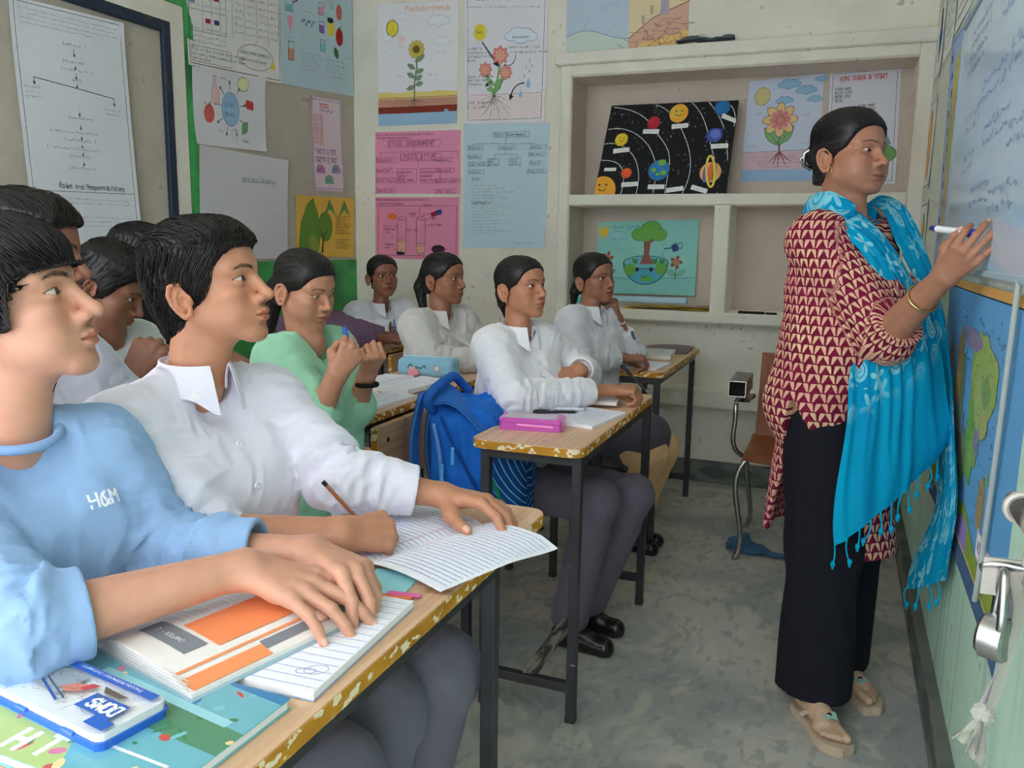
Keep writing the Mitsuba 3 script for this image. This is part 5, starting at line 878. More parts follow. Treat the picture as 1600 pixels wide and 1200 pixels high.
def short_hair(top=.03, side=.011, fringe=0, seed=1, strands_=900, color=HAIRC, over_ear=0, part_x=.02, style='side', ear=(-.022, -.024, .022, .035)):
    def thick(x, y, z):
        t = side + (top - side) * smooth01(.03, .09, z + .10 * y) - fringe * .30 * smooth01(.072, .040, z) * smooth01(.03, .06, y) - .5 * max(top - .012, 0) * smooth01(.055, .085, y) + .004 * smooth01(-.05, -.1, y)
        return t * (1 - .75 * smooth01(-.03, -.085, z)) * (.86 + .28 * meshkit.noise(np.stack([x * 14, y * 14, z * 14], 1), seed))
    fr = fringe
    line = [(-.12, -.04), (-.06, -.034), (-.036, -.020 + over_ear * .4), (-.0345, .014), (.0, .030), (.025, .040 + over_ear * .3), (.045, .056 + fr * .3), (.062, .075), (.074, .2), (.2, .2)]
    if fr: line = line[:5] + [(.020, .046), (.030 + .03 * (.03 - fr), .066), (.036 + .5 * (.03 - fr), .088), (.042 + .5 * (.03 - fr), .2), (.2, .2)]
    c = V(part_x, -.055, .125)
    def flow(p):
        p = np.asarray(p, float); d = p - c
        if style == 'bowl': return d * [1, 1, .4] + np.array([0, .012, -.035])
        w = smooth01(.055, .10, p[:, 2])[:, None]
        side_ = np.stack([0 * d[:, 0], -.45 - 6 * np.maximum(p[:, 1], 0), -.9 - 4 * np.maximum(-p[:, 1], 0)], 1); top_ = np.stack([.55 + 2 * d[:, 0], .75 + 0 * d[:, 0], .1 + 0 * d[:, 0]], 1)
        return side_ * (1 - w) + top_ * w
    return dict(thick=thick, line=line, flow=flow, seed=seed, strands=strands_, color=color, groove=.006, loft=.004, bottom=-.082, steps=9, step=.0055, ear=ear, sr=.0010)
def tied_hair(knot=(0, -.085, .02), seed=1, strands_=500, color=HAIRC, t=.007, puff=.003, knot_r=.024, tail=None, cover_ear=0):
    k = np.asarray(knot, float)
    def thick(x, y, z): return (t + puff * smooth01(.02, .09, z)) * (1 - .7 * smooth01(.045, .095, y) ) * (1 - .5 * np.exp(-(x / .0035) ** 2) * (y > -.02))
    line = [(-.12, -.05), (-.07, -.045), (-.06, -.034), (-.045, -.030), (-.022, -.010 + cover_ear), (-.004, .010 + cover_ear), (.008, .034), (.03, .053), (.050, .064), (.064, .078), (.074, .2), (.2, .2)]
    def flow(p):
        d = k - np.asarray(p, float); d = d / (np.linalg.norm(d, axis=1, keepdims=True) + .02); d[:, 0] += np.sign(p[:, 0]) * .25 * smooth01(.02, .08, p[:, 2]); return d
    ex = [lambda p: sE(p, k + V(0, -.006, 0), (knot_r, knot_r, knot_r))]
    if tail is not None:
        tp, trr = tail; ex.append(lambda p: chain(p, tp, trr, .01))
    lo = -.12 if tail is None else min(-.12, min(q[2] for q in tail[0]) - .04)
    return dict(thick=thick, line=line, flow=flow, seed=seed, strands=strands_, color=color, groove=.0022, loft=.0018, extra=ex, bottom=-.075, lo=lo, edge=.004, steps=10, step=.0075, sr=.0009)
# ------------------------------------------------------------------ people: hands, bodies, clothes
FING = dict(mcp=[(.0255, .0880, 0), (.0045, .0925, .002), (-.0155, .0865, .0005), (-.0335, .0765, -.003)],
            L=[(.042, .025, .020), (.046, .029, .021), (.042, .027, .021), (.033, .020, .018)],
            R=[(.0104, .0088, .0080, .0068), (.0106, .0090, .0081, .0069), (.0100, .0085, .0077, .0066), (.0090, .0076, .0069, .0060)])
POSES = {
    'rest': dict(spread=(9, 1, -7, -15), flex=[(14, 22, 12), (16, 24, 12), (18, 26, 14), (20, 28, 14)], thumb=[(.62, .70, -.35), (.40, .88, -.25), (.25, .95, -.2)]),
    'fan': dict(spread=(17, 3, -10, -24), flex=[(10, 12, 8), (12, 20, 10), (12, 22, 12), (10, 22, 12)], thumb=[(.55, .70, -.45), (.45, .86, -.25), (.35, .92, -.15)]),
    'claw': dict(spread=(12, 2, -6, -12), flex=[(38, 34, 16), (42, 36, 18), (46, 40, 20), (50, 42, 20)], thumb=[(.60, .62, -.50), (.30, .86, -.42), (.10, .92, -.38)]),
    'spread': dict(spread=(16, 3, -10, -20), flex=[(26, 30, 14), (30, 32, 16), (24, 32, 16), (16, 34, 18)], thumb=[(.72, .52, -.46), (.60, .74, -.30), (.50, .84, -.2)]),
    'pen': dict(spread=(3, 0, -2, -5), flex=[(48, 40, 14), (56, 52, 22), (62, 66, 34), (64, 68, 36)], thumb=[(.42, .66, -.62), (.06, .86, -.50), (-.22, .90, -.38)]),
    'fist': dict(spread=(2, 0, -2, -4), flex=[(70, 82, 40), (72, 86, 42), (74, 86, 42), (74, 84, 42)], thumb=[(.42, .66, -.62), (-.15, .80, -.58), (-.55, .72, -.42)]),
    'marker': dict(spread=(10, 2, -4, -9), flex=[(46, 46, 20), (40, 30, 14), (26, 26, 12), (16, 22, 12)], thumb=[(.45, .66, -.60), (.10, .88, -.46), (-.10, .93, -.35)]),
    'cheek': dict(spread=(3, 0, -3, -6), flex=[(60, 75, 35), (62, 78, 38), (64, 80, 40), (66, 80, 40)], thumb=[(.50, .75, -.42), (.30, .92, -.25), (.2, .96, -.18)]),
}
def hand_joints(H, sc):
    """joints of the fingers in the world. H: dict(w, fd, dn, thumb (+1/-1), pose)"""
    fd = unit(H['fd']); dn = unit(np.asarray(H['dn']) - fd * (np.asarray(H['dn']) @ fd)); x = np.cross(fd, dn) * H['side']; A = np.stack([x, fd, dn], 0) * sc; w = np.asarray(H['w'], float)
    W = lambda q: w + np.asarray(q) @ A
    ps = POSES[H['pose']] if isinstance(H['pose'], str) else H['pose']; out = []
    for i in range(4):
        a = math.radians(ps['spread'][i]); d0 = np.array([math.sin(a), math.cos(a), 0]); q = np.array(FING['mcp'][i]); pts = [q]; fl = 0
        for l, g in zip(FING['L'][i], ps['flex'][i]):
            fl += math.radians(g); d = d0 * math.cos(fl) + np.array([0, 0, -math.sin(fl)]); q = q + d * l; pts.append(q)
        out.append(pts)
    q = np.array([.020, .020, -.006]); th = [q]
    for l, d in zip((.042, .032, .025), ps['thumb']): q = q + unit(d) * l; th.append(q)
    return [[W(q) for q in f] for f in out], [W(q) for q in th], W, A / sc
def arm_sdf(E_, Wr, H, sc, fat=1.0):
    """forearm and hand, one surface"""
    F, th, W, A = hand_joints(H, sc); E_, Wr = np.asarray(E_, float), np.asarray(Wr, float); x = A[0]
    ax = unit(Wr - E_); xs = unit(x - ax * (x @ ax))
    def f(p):
        d = smin(sRC(p, E_ + xs * .006, Wr + xs * .0095 * sc, .040 * fat * sc, .0185 * sc), sRC(p, E_ - xs * .006, Wr - xs * .0095 * sc, .040 * fat * sc, .0185 * sc), .02)
        b = None
        for i, m in enumerate(FING['mcp']):
            r = sRC(p, W((m[0] * .45, .004, -.001)), F[i][0], .0155 * sc, .0112 * sc); b = r if b is None else smin(b, r, .012 * sc)
        b = smin(b, sRC(p, W((.010, .030, -.008)), W((-.020, .055, -.008)), .0135 * sc, .0125 * sc), .012 * sc)
        d = smin(d, b, .018 * sc)
        t = chain(p, th, np.array([.0150, .0128, .0104, .0082]) * sc, .006 * sc)
        t = smin(t, sRC(p, W((.010, .018, -.010)), th[1], .0150 * sc, .0125 * sc), .01 * sc)
        d = smin(d, t, .011 * sc)
        for i in range(4):
            e = chain(p, F[i], np.array(FING['R'][i]) * sc, .003 * sc)
            e = np.minimum(e, np.sqrt(((p - np.asarray(F[i][1], np.float32)) ** 2).sum(1)) - FING['R'][i][1] * 1.06 * sc)
            d = smin(d, e, .0055 * sc)
        return d
    pts = np.array([E_, Wr] + [q for g in F for q in g] + list(th)); lo, hi = pts.min(0) - .05 * fat, pts.max(0) + .05 * fat
    def color(P, sk):
        c = np.tile(np.asarray(sk, float), (len(P), 1)); n = meshkit.fbm(P * 70, 2, 9); c *= (1 + .16 * (n - .5))[:, None]
        for i, g in enumerate(F + [th]):
            rr = FING['R'][i][2] * sc if i < 4 else .0095 * sc
            for j in (1, 2):
                dd = np.linalg.norm(P - g[j], axis=1); s = ((P - g[j]) @ A[2]) / rr; k = .40 * np.exp(-(dd / (1.25 * rr)) ** 2) * smooth01(-.3, .5, s); c = c * (1 - k[:, None]) + np.asarray(sk) * [.72, .60, .56] * k[:, None]
            a, b = np.asarray(g[-2]), np.asarray(g[-1]); d = unit(b - a); side = np.cross(d, A[2]) if i < 4 else np.cross(d, unit(A[0] * .55 + A[2] * .8)); side = unit(side); up = np.cross(side, d)
            t = (P - b) @ d / rr; u = np.abs((P - b) @ side) / rr; w_ = (P - b) @ up / rr
            k = smooth01(-.75, -.6, t) * (1 - smooth01(.62, .8, t)) * (1 - smooth01(.60, .74, u)) * smooth01(.30, .45, w_) * (np.abs(w_) < 1.6) * (u < 1)
            c = c * (1 - .85 * k[:, None]) + (np.asarray(sk) * [1.02, .92, .90] * .5 + srgb(240, 200, 186) * .55) * .9 * k[:, None]
        return np.clip(c, 0, 1)
    return f, lo, hi, color
def skel_sdf(S, o, arms=True):
    """trunk and arms of the skeleton S grown by o"""
    lat = unit(S['SR'] - S['SL']); P, C, N, w, g = S['P'], S['C'], S['N'], S.get('w', 1), S.get('girth', 1); fw = S['fw']; mid = (P + C) / 2 + fw * S.get('belly', 0)
    def f(p):
        d = None
        for s in (1, -1):
            e = chain(p, [P + lat * s * .075 * w, mid + lat * s * .066 * w, C + lat * s * .072 * w], np.array([.112, .102, .104]) * g + o, .05); d = e if d is None else smin(d, e, .06)
        for b in S.get('bust', ()): d = smin(d, np.sqrt(((p - np.asarray(b[0], np.float32)) ** 2).sum(1)) - b[1] - o, .05)
        for s, sh in ((1, S['SR']), (-1, S['SL'])):
            d = smin(d, sRC(p, N - fw * .014 - unit(N - P) * .012, sh - lat * s * .012, .036 * g + o * .5, .047 * g + o), .05)
            d = smin(d, sRC(p, C + lat * s * .05 * w, sh - lat * s * .02, .085 * g + o, .056 * g + o), .04)
        return d
    return f
def sleeve_sdf(S, o, side, end, full=True):
    """the sleeve over one arm; end: (1 + t) reaches t of the way down the forearm, t < 1 ends on the upper arm"""
    A, E_, W = S['S' + side], S['E' + side], S['W' + side]; r = S.get('ar', 1); lo = S.get('loose', 1)
    r0, r1, r2 = .054 * r + o, .043 * r + o * lo, .031 * r + o * lo
    if end > 1: t = end - 1; q = E_ + (W - E_) * t; pts, rs = [A, E_, q], [r0, r1, r1 + (r2 - r1) * t]; ax = unit(W - E_)
    else: q = A + (E_ - A) * end; pts, rs = [A, q], [r0, r0 + (r1 - r0) * end]; ax = unit(E_ - A)
    rc = rs[-1]
    def f(p):
        d = sRC(p, pts[-2], pts[-1], rs[-2], rs[-1])
        if full:
            cut = (p - q.astype(np.float32)) @ ax.astype(np.float32); d = smax(d, cut - .004, .003)
            d = smax(d, -np.maximum(sRC(p, q - ax * .03, q + ax * .05, rc - .009, rc - .008), -cut - .022), .002)
        return d if len(pts) == 2 else smin(d, sRC(p, pts[0], pts[1], rs[0], rs[1]), .018)
    return f, q, ax, rc
def folds(m, S, amp=.005, arm_amp=.006, seed=1, ends=None, fine=1.0):
    """cloth folds: displaces the mesh along its normals"""
    v, F = np.asarray(m.vertices), np.asarray(m.faces); n = vnormals(v, F); lat = unit(S['SR'] - S['SL']); up = unit(S['N'] - S['P']); fw = S['fw']
    dT = np.full(len(v), .4); A = np.zeros(len(v))
    for sd in 'RL':
        a, e, w = S['S' + sd], S['E' + sd], S['W' + sd]; pts = [a + (e - a) * .12, e, w]
        d1 = np.stack([np.linalg.norm(v - (pts[i] + np.clip(((v - pts[i]) @ (pts[i + 1] - pts[i])) / ((pts[i + 1] - pts[i]) @ (pts[i + 1] - pts[i])), 0, 1)[:, None] * (pts[i + 1] - pts[i])), axis=1) for i in (0, 1)], 1)
        ds = d1.min(1); k = d1.argmin(1); wgt = 1 - smooth01(.065, .10, ds)
        ax = np.where((k == 0)[:, None], unit(e - a), unit(w - e)); pr = np.cross(ax, np.array([.31, .2, .93])); pr /= np.linalg.norm(pr, axis=1, keepdims=True); p2 = np.cross(ax, pr); q = v - e
        c = np.stack([(q * ax).sum(1) * 40 * fine + (q * pr).sum(1) * 14, (q * pr).sum(1) * 13, (q * p2).sum(1) * 13], 1)
        r = 1 - 2 * np.abs(2 * meshkit.noise(c, seed) - 1); r2 = 2 * meshkit.noise(c * [.5, .8, .8] + 7, seed + 3) - 1
        boost = .55 + .9 * np.exp(-(np.linalg.norm(q, axis=1) / .075) ** 2)
        r = .75 * r + .45 * (1 - 2 * np.abs(2 * meshkit.noise(c * 2.1 + 5, seed + 6) - 1)); A = A * (1 - wgt) + wgt * arm_amp * boost * (1.0 * r + .7 * r2); dT = np.minimum(dT, ds)
    wt = smooth01(.06, .10, dT); c = np.stack([(v @ lat) * 24 * fine + (v @ up) * 7, (v @ up) * 6.5, (v @ fw) * 15], 1)
    r = 1 - 2 * np.abs(2 * meshkit.noise(c, seed + 11) - 1); r2 = 2 * meshkit.noise(c * .5 + 3, seed + 12) - 1
    r = .75 * r + .45 * (1 - 2 * np.abs(2 * meshkit.noise(c * 2.0 + 5, seed + 16) - 1))
    armpit = np.minimum(np.linalg.norm(v - (S['SR'] - up * .07 - lat * .02), axis=1), np.linalg.norm(v - (S['SL'] - up * .07 + lat * .02), axis=1))
    A = A * (1 - wt) + wt * amp * (.95 * r + .8 * r2) * (.65 + .8 * np.exp(-(armpit / .09) ** 2))
    if ends:
        for q, ax, rc in ends: A *= smooth01(.004, .045, np.abs((v - q) @ ax) + 1.5 * np.maximum(np.linalg.norm(v - q, axis=1) - rc * 1.6, 0))
    return trimesh.Trimesh(v + n * A[:, None], F, process=False)
def collar(N, ax, fw, R, open_=.25, h=.034, leaf=.042, point=.022, thick=.0016, spread=0.0):
    """a turned-down shirt collar round the neck base N; ax up the neck, fw forward"""
    ax = unit(ax); fw = unit(fw - ax * (fw @ ax)); rt = np.cross(fw, ax); ph = np.linspace(open_, 2 * math.pi - open_, 61); X = []
    for a in ph:
        fr = (1 + math.cos(a)) / 2; near = math.exp(-((min(a, 2 * math.pi - a) - open_) / .35) ** 2)     # 1 at the points
        d = fw * math.cos(a) + rt * math.sin(a); o = spread * fr ** 2
        rows = [(R - .002 + o * .3, -.006 - .012 * fr), (R - .001 + o * .6, h * .55 - .020 * fr), (R + .001 + o, h - .022 * fr), (R + .0045 + o, h + .003 - .022 * fr), (R + .009 + o, h * .72 - .022 * fr),
                (R + .015 + o * 1.05, h - leaf * .72 - .020 * fr - point * near * .5), (R + .019 + o * 1.1, h - leaf - .019 * fr - point * near)]
        X.append([N + d * r * (1 - .08 * abs(math.sin(a))) + ax * z - rt * math.sin(a) * .004 + fw * near * .004 for r, z in rows])
    m = slab(np.array(X), thick); return m
def button_mesh(c, n, r=.0052):
    M = frame(z=n, o=c); return at(lathe([(0, .0022), (r * .55, .0022), (r * .62, .0030), (r * .92, .0030), (r, .0018), (r, -.001), (0, -.001)], 14), M)
def surf_point(f, o, d, t0=0, t1=.5, n=400):
    """first point of a distance field along a ray"""
    t = np.linspace(t0, t1, n); s = f((np.asarray(o) + np.asarray(d) * t[:, None]).astype(np.float32)); k = np.nonzero(s < 0)[0]; return np.asarray(o) + np.asarray(d) * t[k[0] if len(k) else -1]
def headM(pos, yaw, pitch=0, roll=0, s=1.0):
    """yaw turns +y (0) towards +x (-90); pitch > 0 lifts the face; roll > 0 tips the head to the person's right"""
    a = trimesh.transformations
    m = a.rotation_matrix(math.radians(yaw), [0, 0, 1]) @ a.rotation_matrix(math.radians(pitch), [1, 0, 0]) @ a.rotation_matrix(math.radians(roll), [0, 1, 0])
    m[:3, :3] *= s; m[:3, 3] = pos; return m
def make_person(key, S, hd, hp, hair, skin, hres=.003, ares=.0032, hands='RL', core_res=.011, legs=None, hair_label=None, hair_res=.0042, pre=()):
    """the body: head, neck, trunk, arms and hands as one continuous mesh; eyes and hair are its children"""
    pre = list(pre); M = headM(**hd); Mi = np.linalg.inv(M); hp = dict(hp, skin=skin, neck_base=tuple((Mi @ np.r_[S['N'] + unit(S['P'] - S['N']) * .03, 1])[:3])); f = head_sdf(hp)
    nb = np.array(hp['neck_base']); r = hp.get('neck_r', .05) + .012
    m = mesh_sdf(f, np.minimum([-.104, -.112, -.125], nb - r), np.maximum([.104, .130, .126], nb + r), hres / hd.get('s', 1)); pieces = [at(m, M)]; cols = [head_color(np.asarray(m.vertices), hp)]
    for sd in hands:
        H = S['H' + sd]; f2, lo, hi, cf = arm_sdf(S['E' + sd], S['W' + sd], H, S.get('hs', .93), S.get('ar', 1)); a = mesh_sdf(f2, lo, hi, ares if hres < .0025 else max(ares, .0036)); pieces.append(a); cols.append(cf(np.asarray(a.vertices), skin))
    tf = skel_sdf(S, -.016); ex = [sleeve_sdf(S, -.010, sd, 2.0 if sd not in hands else 1.06, False)[0] for sd in 'RL']
    def core(p):
        d = tf(p)
        for e in ex: d = smin(d, e(p), .02)
        for a, b, r1, r2 in legs or (): d = smin(d, sRC(p, a, b, r1, r2), .02)
        return d
    pts = np.array([S[k] for k in ('P', 'C', 'N', 'SR', 'SL', 'ER', 'EL')] + [S['W' + s] for s in 'RL' if s not in hands] + [q for l in legs or () for q in l[:2]]); c = mesh_sdf(core, pts.min(0) - .19, pts.max(0) + .19, core_res)
    pieces.append(c); cols.append(np.tile(np.asarray(skin), (len(c.vertices), 1)))
    for q, cq in pre: pieces.append(q); cols.append(np.tile(np.asarray(cq), (len(q.vertices), 1)))
    u = union(pieces); from scipy.spatial import cKDTree
    src = np.vstack([np.asarray(q.vertices) for q in pieces]); cc = np.vstack(cols); _, i = cKDTree(src).query(np.asarray(u.vertices)); u.vc = cc[i]
    part(key, 'body', u, 'skin', True)
    for s in (1, -1): part(key, 'eye', at(eye_mesh(s, hp.get('gaze', (0, 1, 0)), 4 if hres < .0025 else 3), M), 'eye', True)
    if hair: part(key, 'hair', at(hair_mesh(hair, hair_res), M), 'hair', True, label=hair_label)
    return M
def make_shirt(key, S, color, ends=(1.9, 1.9), o=.012, res=.005, neck_r=.058, vneck=0, seed=1, amp=.005, arm_amp=.006, hem=None, name='shirt', label=None, bsdf='cloth', neck_drop=.0, extra=None, fine=1.0, uvf=None, sub=None):
    tf = skel_sdf(S, o * 1.0); sl = [sleeve_sdf(S, o, sd, e) for sd, e in zip('RL', ends)]; ax = unit(S['N'] - S['C']); fw = S['fw']; N = S['N']; up = unit(S['N'] - S['P']); lat = unit(S['SR'] - S['SL'])
    def f(p):
        d = tf(p)
        for s in sl: d = smin(d, s[0](p), .022)
        if extra is not None: d = extra(p, d)
        d = smax(d, -sRC(p, N - ax * (.0 + neck_drop) + fw * .006, N + ax * .2 + fw * .02, neck_r, neck_r + .03), .006)
        if vneck:      # open front
            q = p - (N + fw * .02).astype(np.float32); z, y, x = q @ up.astype(np.float32), q @ fw.astype(np.float32), np.abs(q @ lat.astype(np.float32))
            wdg = np.maximum(np.maximum(x - np.maximum(.050 * (1 + z / vneck), .0), .01 - y), -z - vneck); d = smax(d, -wdg * .8, .004)
        if hem is not None: d = smax(d, hem(p), .004)
        return d
    pts = np.array([S['P'], S['C'], S['N'], S['SR'], S['SL'], S['ER'], S['EL']] + [s[1] for s in sl] + list(S.get('reach', ()))); lo, hi = pts.min(0) - .15, pts.max(0) + .15
    m = mesh_sdf(f, lo, hi, res); m = lite(folds(m, S, amp, arm_amp, seed, [s[1:] for s in sl], fine))
    v = np.asarray(m.vertices); c = np.tile(np.asarray(color), (len(v), 1)); c *= (.97 + .06 * meshkit.fbm(v * 25, 2, seed))[:, None]
    if sub is not None: m, c = sub(m, c)
    k = part(key, name, m, bsdf, True, color=None if uvf else np.clip(c, 0, 1), uv=uvf(np.asarray(m.vertices)) if uvf else None, label=label); return k, f

def seated(N, fw, w=.9, half=.155, lean=.03, **k):
    """a sitting trunk below the neck base N, chest towards fw"""
    N = V(*N); fw = unit(V(fw[0], fw[1], 0)); rt = V(fw[1], -fw[0], 0); S = dict(N=N, fw=fw, w=w, girth=w, C=N + fw * lean * .6 - V(0, 0, .175), P=N - fw * (.04) - V(0, 0, .47), SR=N + rt * half * w - V(0, 0, .052), SL=N - rt * half * w - V(0, 0, .052))
    for a, b in k.items(): S[a] = V(*b) if isinstance(b, (tuple, list)) and len(b) == 3 and not isinstance(b[0], (tuple, list)) else b
    return S
def trousers(key, legs, color, name='trousers', r=(.088, .070, .062), res=.008, amp=.008, seed=1, label=None, cut=.06, bsdf='cloth'):
    """legs: (hip, knee, ankle) triples"""
    def f(p):
        d = None
        for a, b, c in legs:
            e = chain(p, [a, b, c], r, .03); e = smax(e, np.float32(cut) - p[:, 2], .004); d = e if d is None else smin(d, e, .025)
        return d
    pts = np.array([q for l in legs for q in l], float); m = mesh_sdf(f, pts.min(0) - .13, pts.max(0) + .13, res); v = np.asarray(m.vertices); n = vnormals(v, np.asarray(m.faces)); A = np.zeros(len(v))
    for a, b, c in legs:
        a, b, c = map(np.asarray, (a, b, c)); k = np.exp(-(np.linalg.norm(v - b, axis=1) / .13) ** 2); ax = unit(c - a); q = v - b; pr = unit(np.cross(ax, [.2, .9, .3]))
        A += (.35 + k) * (1 - 2 * np.abs(2 * meshkit.noise(np.stack([(q @ ax) * 26 + (q @ pr) * 16, (q @ pr) * 12, q @ np.cross(ax, pr) * 12], 1), seed) - 1)) / len(legs)
    return part(key, name, lite(trimesh.Trimesh(v + n * (A * amp)[:, None], m.faces, process=False)), bsdf, True, color, label=label)
def shoe(key, heel, toe, color, name='shoe', w=.036, h=.062, bsdf='gloss'):
    heel, toe = V(*heel), V(*toe); d = unit(toe - heel); s = unit(np.cross([0, 0, 1], d)); L = np.linalg.norm(toe - heel)
    def f(p):
        e = smin(sRC(p, heel + d * .035 + V(0, 0, .030), heel + d * (L - .045) + V(0, 0, .024), w, w * .98), sRC(p, heel + d * .04 + V(0, 0, h), heel + d * L * .5 + V(0, 0, h * .75), w * .8, w * .7), .03)
        return smax(e, .002 - p[:, 2], .003)
    pts = np.array([heel, toe]); return part(key, name, mesh_sdf(f, pts.min(0) - .06, pts.max(0) + [.06, .06, .13], .006), bsdf, True, color)
# ------------------------------------------------------------------ the two boys at the nearest desk
def skeleton(**k): return {a: (V(*b) if isinstance(b, (tuple, list)) and len(b) == 3 else b) for a, b in k.items()}
SK1, SK2 = srgb(198, 146, 122), srgb(188, 132, 104)
WHITE, GREYT = srgb(226, 226, 232), srgb(104, 102, 116)
boy = thing('person', 'boy in a light blue tee shirt leaning on the nearest desk over a thick textbook', 'person')
S1 = skeleton(N=(-1.000, .740, 1.010), C=(-.975, .740, .84), P=(-1.03, .740, .53), fw=(.97, -.22, 0), SR=(-1.030, .608, .945), SL=(-.978, .866, .943), ER=(-.815, .605, .822), WR=(-.69, .822, .834), EL=(-.878, .858, .808), WL=(-.665, .928, .822), w=.84, girth=.86, loose=1.2, hs=1.0, ar=.86)
S1['HR'] = dict(w=S1['WR'], fd=(.155, .045, -.038), dn=(-.05, -.15, 1), side=-1, pose='fan')
S1['HL'] = dict(w=S1['WL'], fd=(.15, -.035, -.010), dn=(.1, .15, 1), side=1, pose='claw')
h1 = dict(jaw=1.04, nose=1.08, lips=1.08, cheek=.002, eyeopen=.95, moustache=.5, brow=.0046, gaze=(-.30, .95, .02), neck_r=.051, chin=.001)
hair1 = short_hair(top=.016, side=.018, fringe=.034, seed=4, strands_=3000, over_ear=.06, part_x=-.01, style='bowl', ear=(-.012, -.040, .016, .024))
hair1['skew'] = lambda x, z: .022 * (meshkit.noise(np.stack([x * 95, 0 * x, z * 20], 1), 6) - .6) * (z > .015) * (z < .06)
make_person(boy, S1, dict(pos=(-1.010, .766, 1.163), yaw=-60, pitch=13, roll=0, s=.98), h1, hair1, SK1, hres=.002, ares=.0024, hair_res=.0034)
ks1, fs1 = make_shirt(boy, S1, srgb(142, 174, 214), ends=(1.24, 1.66), o=.016, res=.0045, neck_r=.056, seed=3, amp=.0095, arm_amp=.0115, neck_drop=.0, name='tee_shirt')
_fw = S1['fw']; _ax = unit(S1['N'] - S1['C']); _rt = unit(np.cross(_fw, _ax))
part(boy, 'neckband', tube([S1['N'] + V(.004, 0, .006) + _fw * math.cos(a) * .063 + _rt * math.sin(a) * .060 + _ax * (-.012 - .016 * math.cos(a)) for a in np.linspace(0, 2 * math.pi, 40, endpoint=False)], .0065, 8, closed=True), 'cloth', True, srgb(132, 164, 206))
for sg in (.0, .014): part(boy, 'neck_cord', tube(spline([S1['N'] + _fw * (.050 - .02 * abs(t)) + _rt * (.052 * t) + V(0, 0, -.012 + .052 * abs(t) ** 1.5 - sg * (1 - abs(t))) for t in np.linspace(-1.1, 1.1, 9)], 30), .0022, 6), 'vc', True, srgb(30, 26, 30), label='black cord round the neck')
boy2 = thing('person', 'boy in a white school shirt writing with a pencil in an open ruled notebook', 'person')
S2 = skeleton(N=(-.992, 1.080, 1.032), C=(-.965, 1.080, .84), P=(-1.03, 1.085, .53), fw=(.985, -.17, 0), SR=(-1.02, .940, .952), SL=(-.965, 1.232, .955), ER=(-.87, .968, .798), WR=(-.70, 1.06, .800), EL=(-.800, 1.210, .838), WL=(-.645, 1.300, .803), w=.82, girth=.82, loose=1.0, hs=.95, ar=.86)
S2['HR'] = dict(w=S2['WR'], fd=(.055, .10, -.012), dn=(.42, -.30, .75), side=-1, pose='pen')
S2['HL'] = dict(w=S2['WL'], fd=(.14, .01, -.005), dn=(-.05, .12, 1), side=1, pose='spread')
h2 = dict(jaw=.97, nose=1.02, lips=1.08, cheek=.0, eyeopen=1.0, moustache=.15, brow=.0046, gaze=(-.22, .97, .10), neck_r=.046)
hair2 = short_hair(top=.022, side=.013, fringe=.0, seed=9, strands_=3000)
make_person(boy2, S2, dict(pos=(-.974, 1.102, 1.176), yaw=-73, pitch=9, roll=0, s=.91), h2, hair2, SK2, hres=.002, ares=.0024, hair_res=.0034)
def shirt_set(k, S, color, ends, vneck=.075, res=.0055, buttons=(), collar_kw={}, seed=7, **kw):
    ky, fs = make_shirt(k, S, color, ends=ends, o=kw.pop('o', .015), res=res, neck_r=kw.pop('neck_r', .054), vneck=vneck, seed=seed, **kw); up = unit(S['N'] - S['P']); fw = S['fw']; rt = unit(np.cross(fw, up))
    part(k, 'collar', collar(S['N'] - up * .014, unit(S['N'] - S['C']), fw, S.get('nr', .052), **{**dict(open_=.30, h=.035, leaf=.046, point=.026, spread=.012), **collar_kw}), 'cloth', True, np.asarray(color) * 1.03)
    pts = []
    for t in np.linspace(.085, .40, 16): c = surf_point(fs, S['N'] - up * t + fw * .3 - rt * .006, -fw); pts.append(c + fw * .0035)
    P = np.array(pts); P[1:-1] = (P[1:-1] * 2 + P[2:] + P[:-2]) / 4; part(k, 'placket', slab(np.stack([P + rt * .014 - fw * .001, P + rt * .013 + fw * .0006, P - rt * .013 + fw * .0006, P - rt * .014 - fw * .001], 1), .004), 'cloth', True, np.asarray(color) * 1.02)
    for t in buttons: c = surf_point(fs, S['N'] - up * t + fw * .3 - rt * .006, -fw); part(k, 'button', button_mesh(c + fw * .0052, fw), 'gloss', 30, srgb(228, 228, 230))
    return fs
shirt_set(boy2, S2, srgb(218, 217, 230), (1.10, 1.72), .085, .0045, (.11, .175, .245, .315), seed=7, amp=.0085, arm_amp=.0105, neck_drop=.012, o=.016, collar_kw=dict(h=.042, leaf=.050, point=.030))
part(boy2, 'collar_button', button_mesh(S2['N'] + S2['fw'] * .060 + unit(np.cross(S2['fw'], [0, 0, 1])) * .045 + V(0, 0, -.030), unit(S2['fw'] + unit(np.cross(S2['fw'], [0, 0, 1])) * .6 + V(0, 0, .4)), .006), 'gloss', 30, srgb(232, 232, 232))
trousers(boy, [((-1.02, .66, .52), (-.64, .66, .50), (-.70, .76, .10)), ((-1.02, .82, .52), (-.62, .90, .50), (-.68, .90, .10))], GREYT, seed=5)
trousers(boy2, [((-1.02, 1.02, .52), (-.65, 1.08, .50), (-.72, 1.10, .10)), ((-1.02, 1.16, .52), (-.615, 1.22, .51), (-.70, 1.23, .10))], srgb(108, 106, 120), seed=8)
for k, y in ((boy, .80), (boy, .93), (boy2, 1.10), (boy2, 1.27)): shoe(k, (-.70, y, 0), (-.47, y - .02, 0), srgb(28, 26, 28))
lg = Draw(.07, .04, 2); lg.text('H&M', .010, .006, .019, srgb(232, 236, 242), w=.0032, jit=.1, slant=.15)
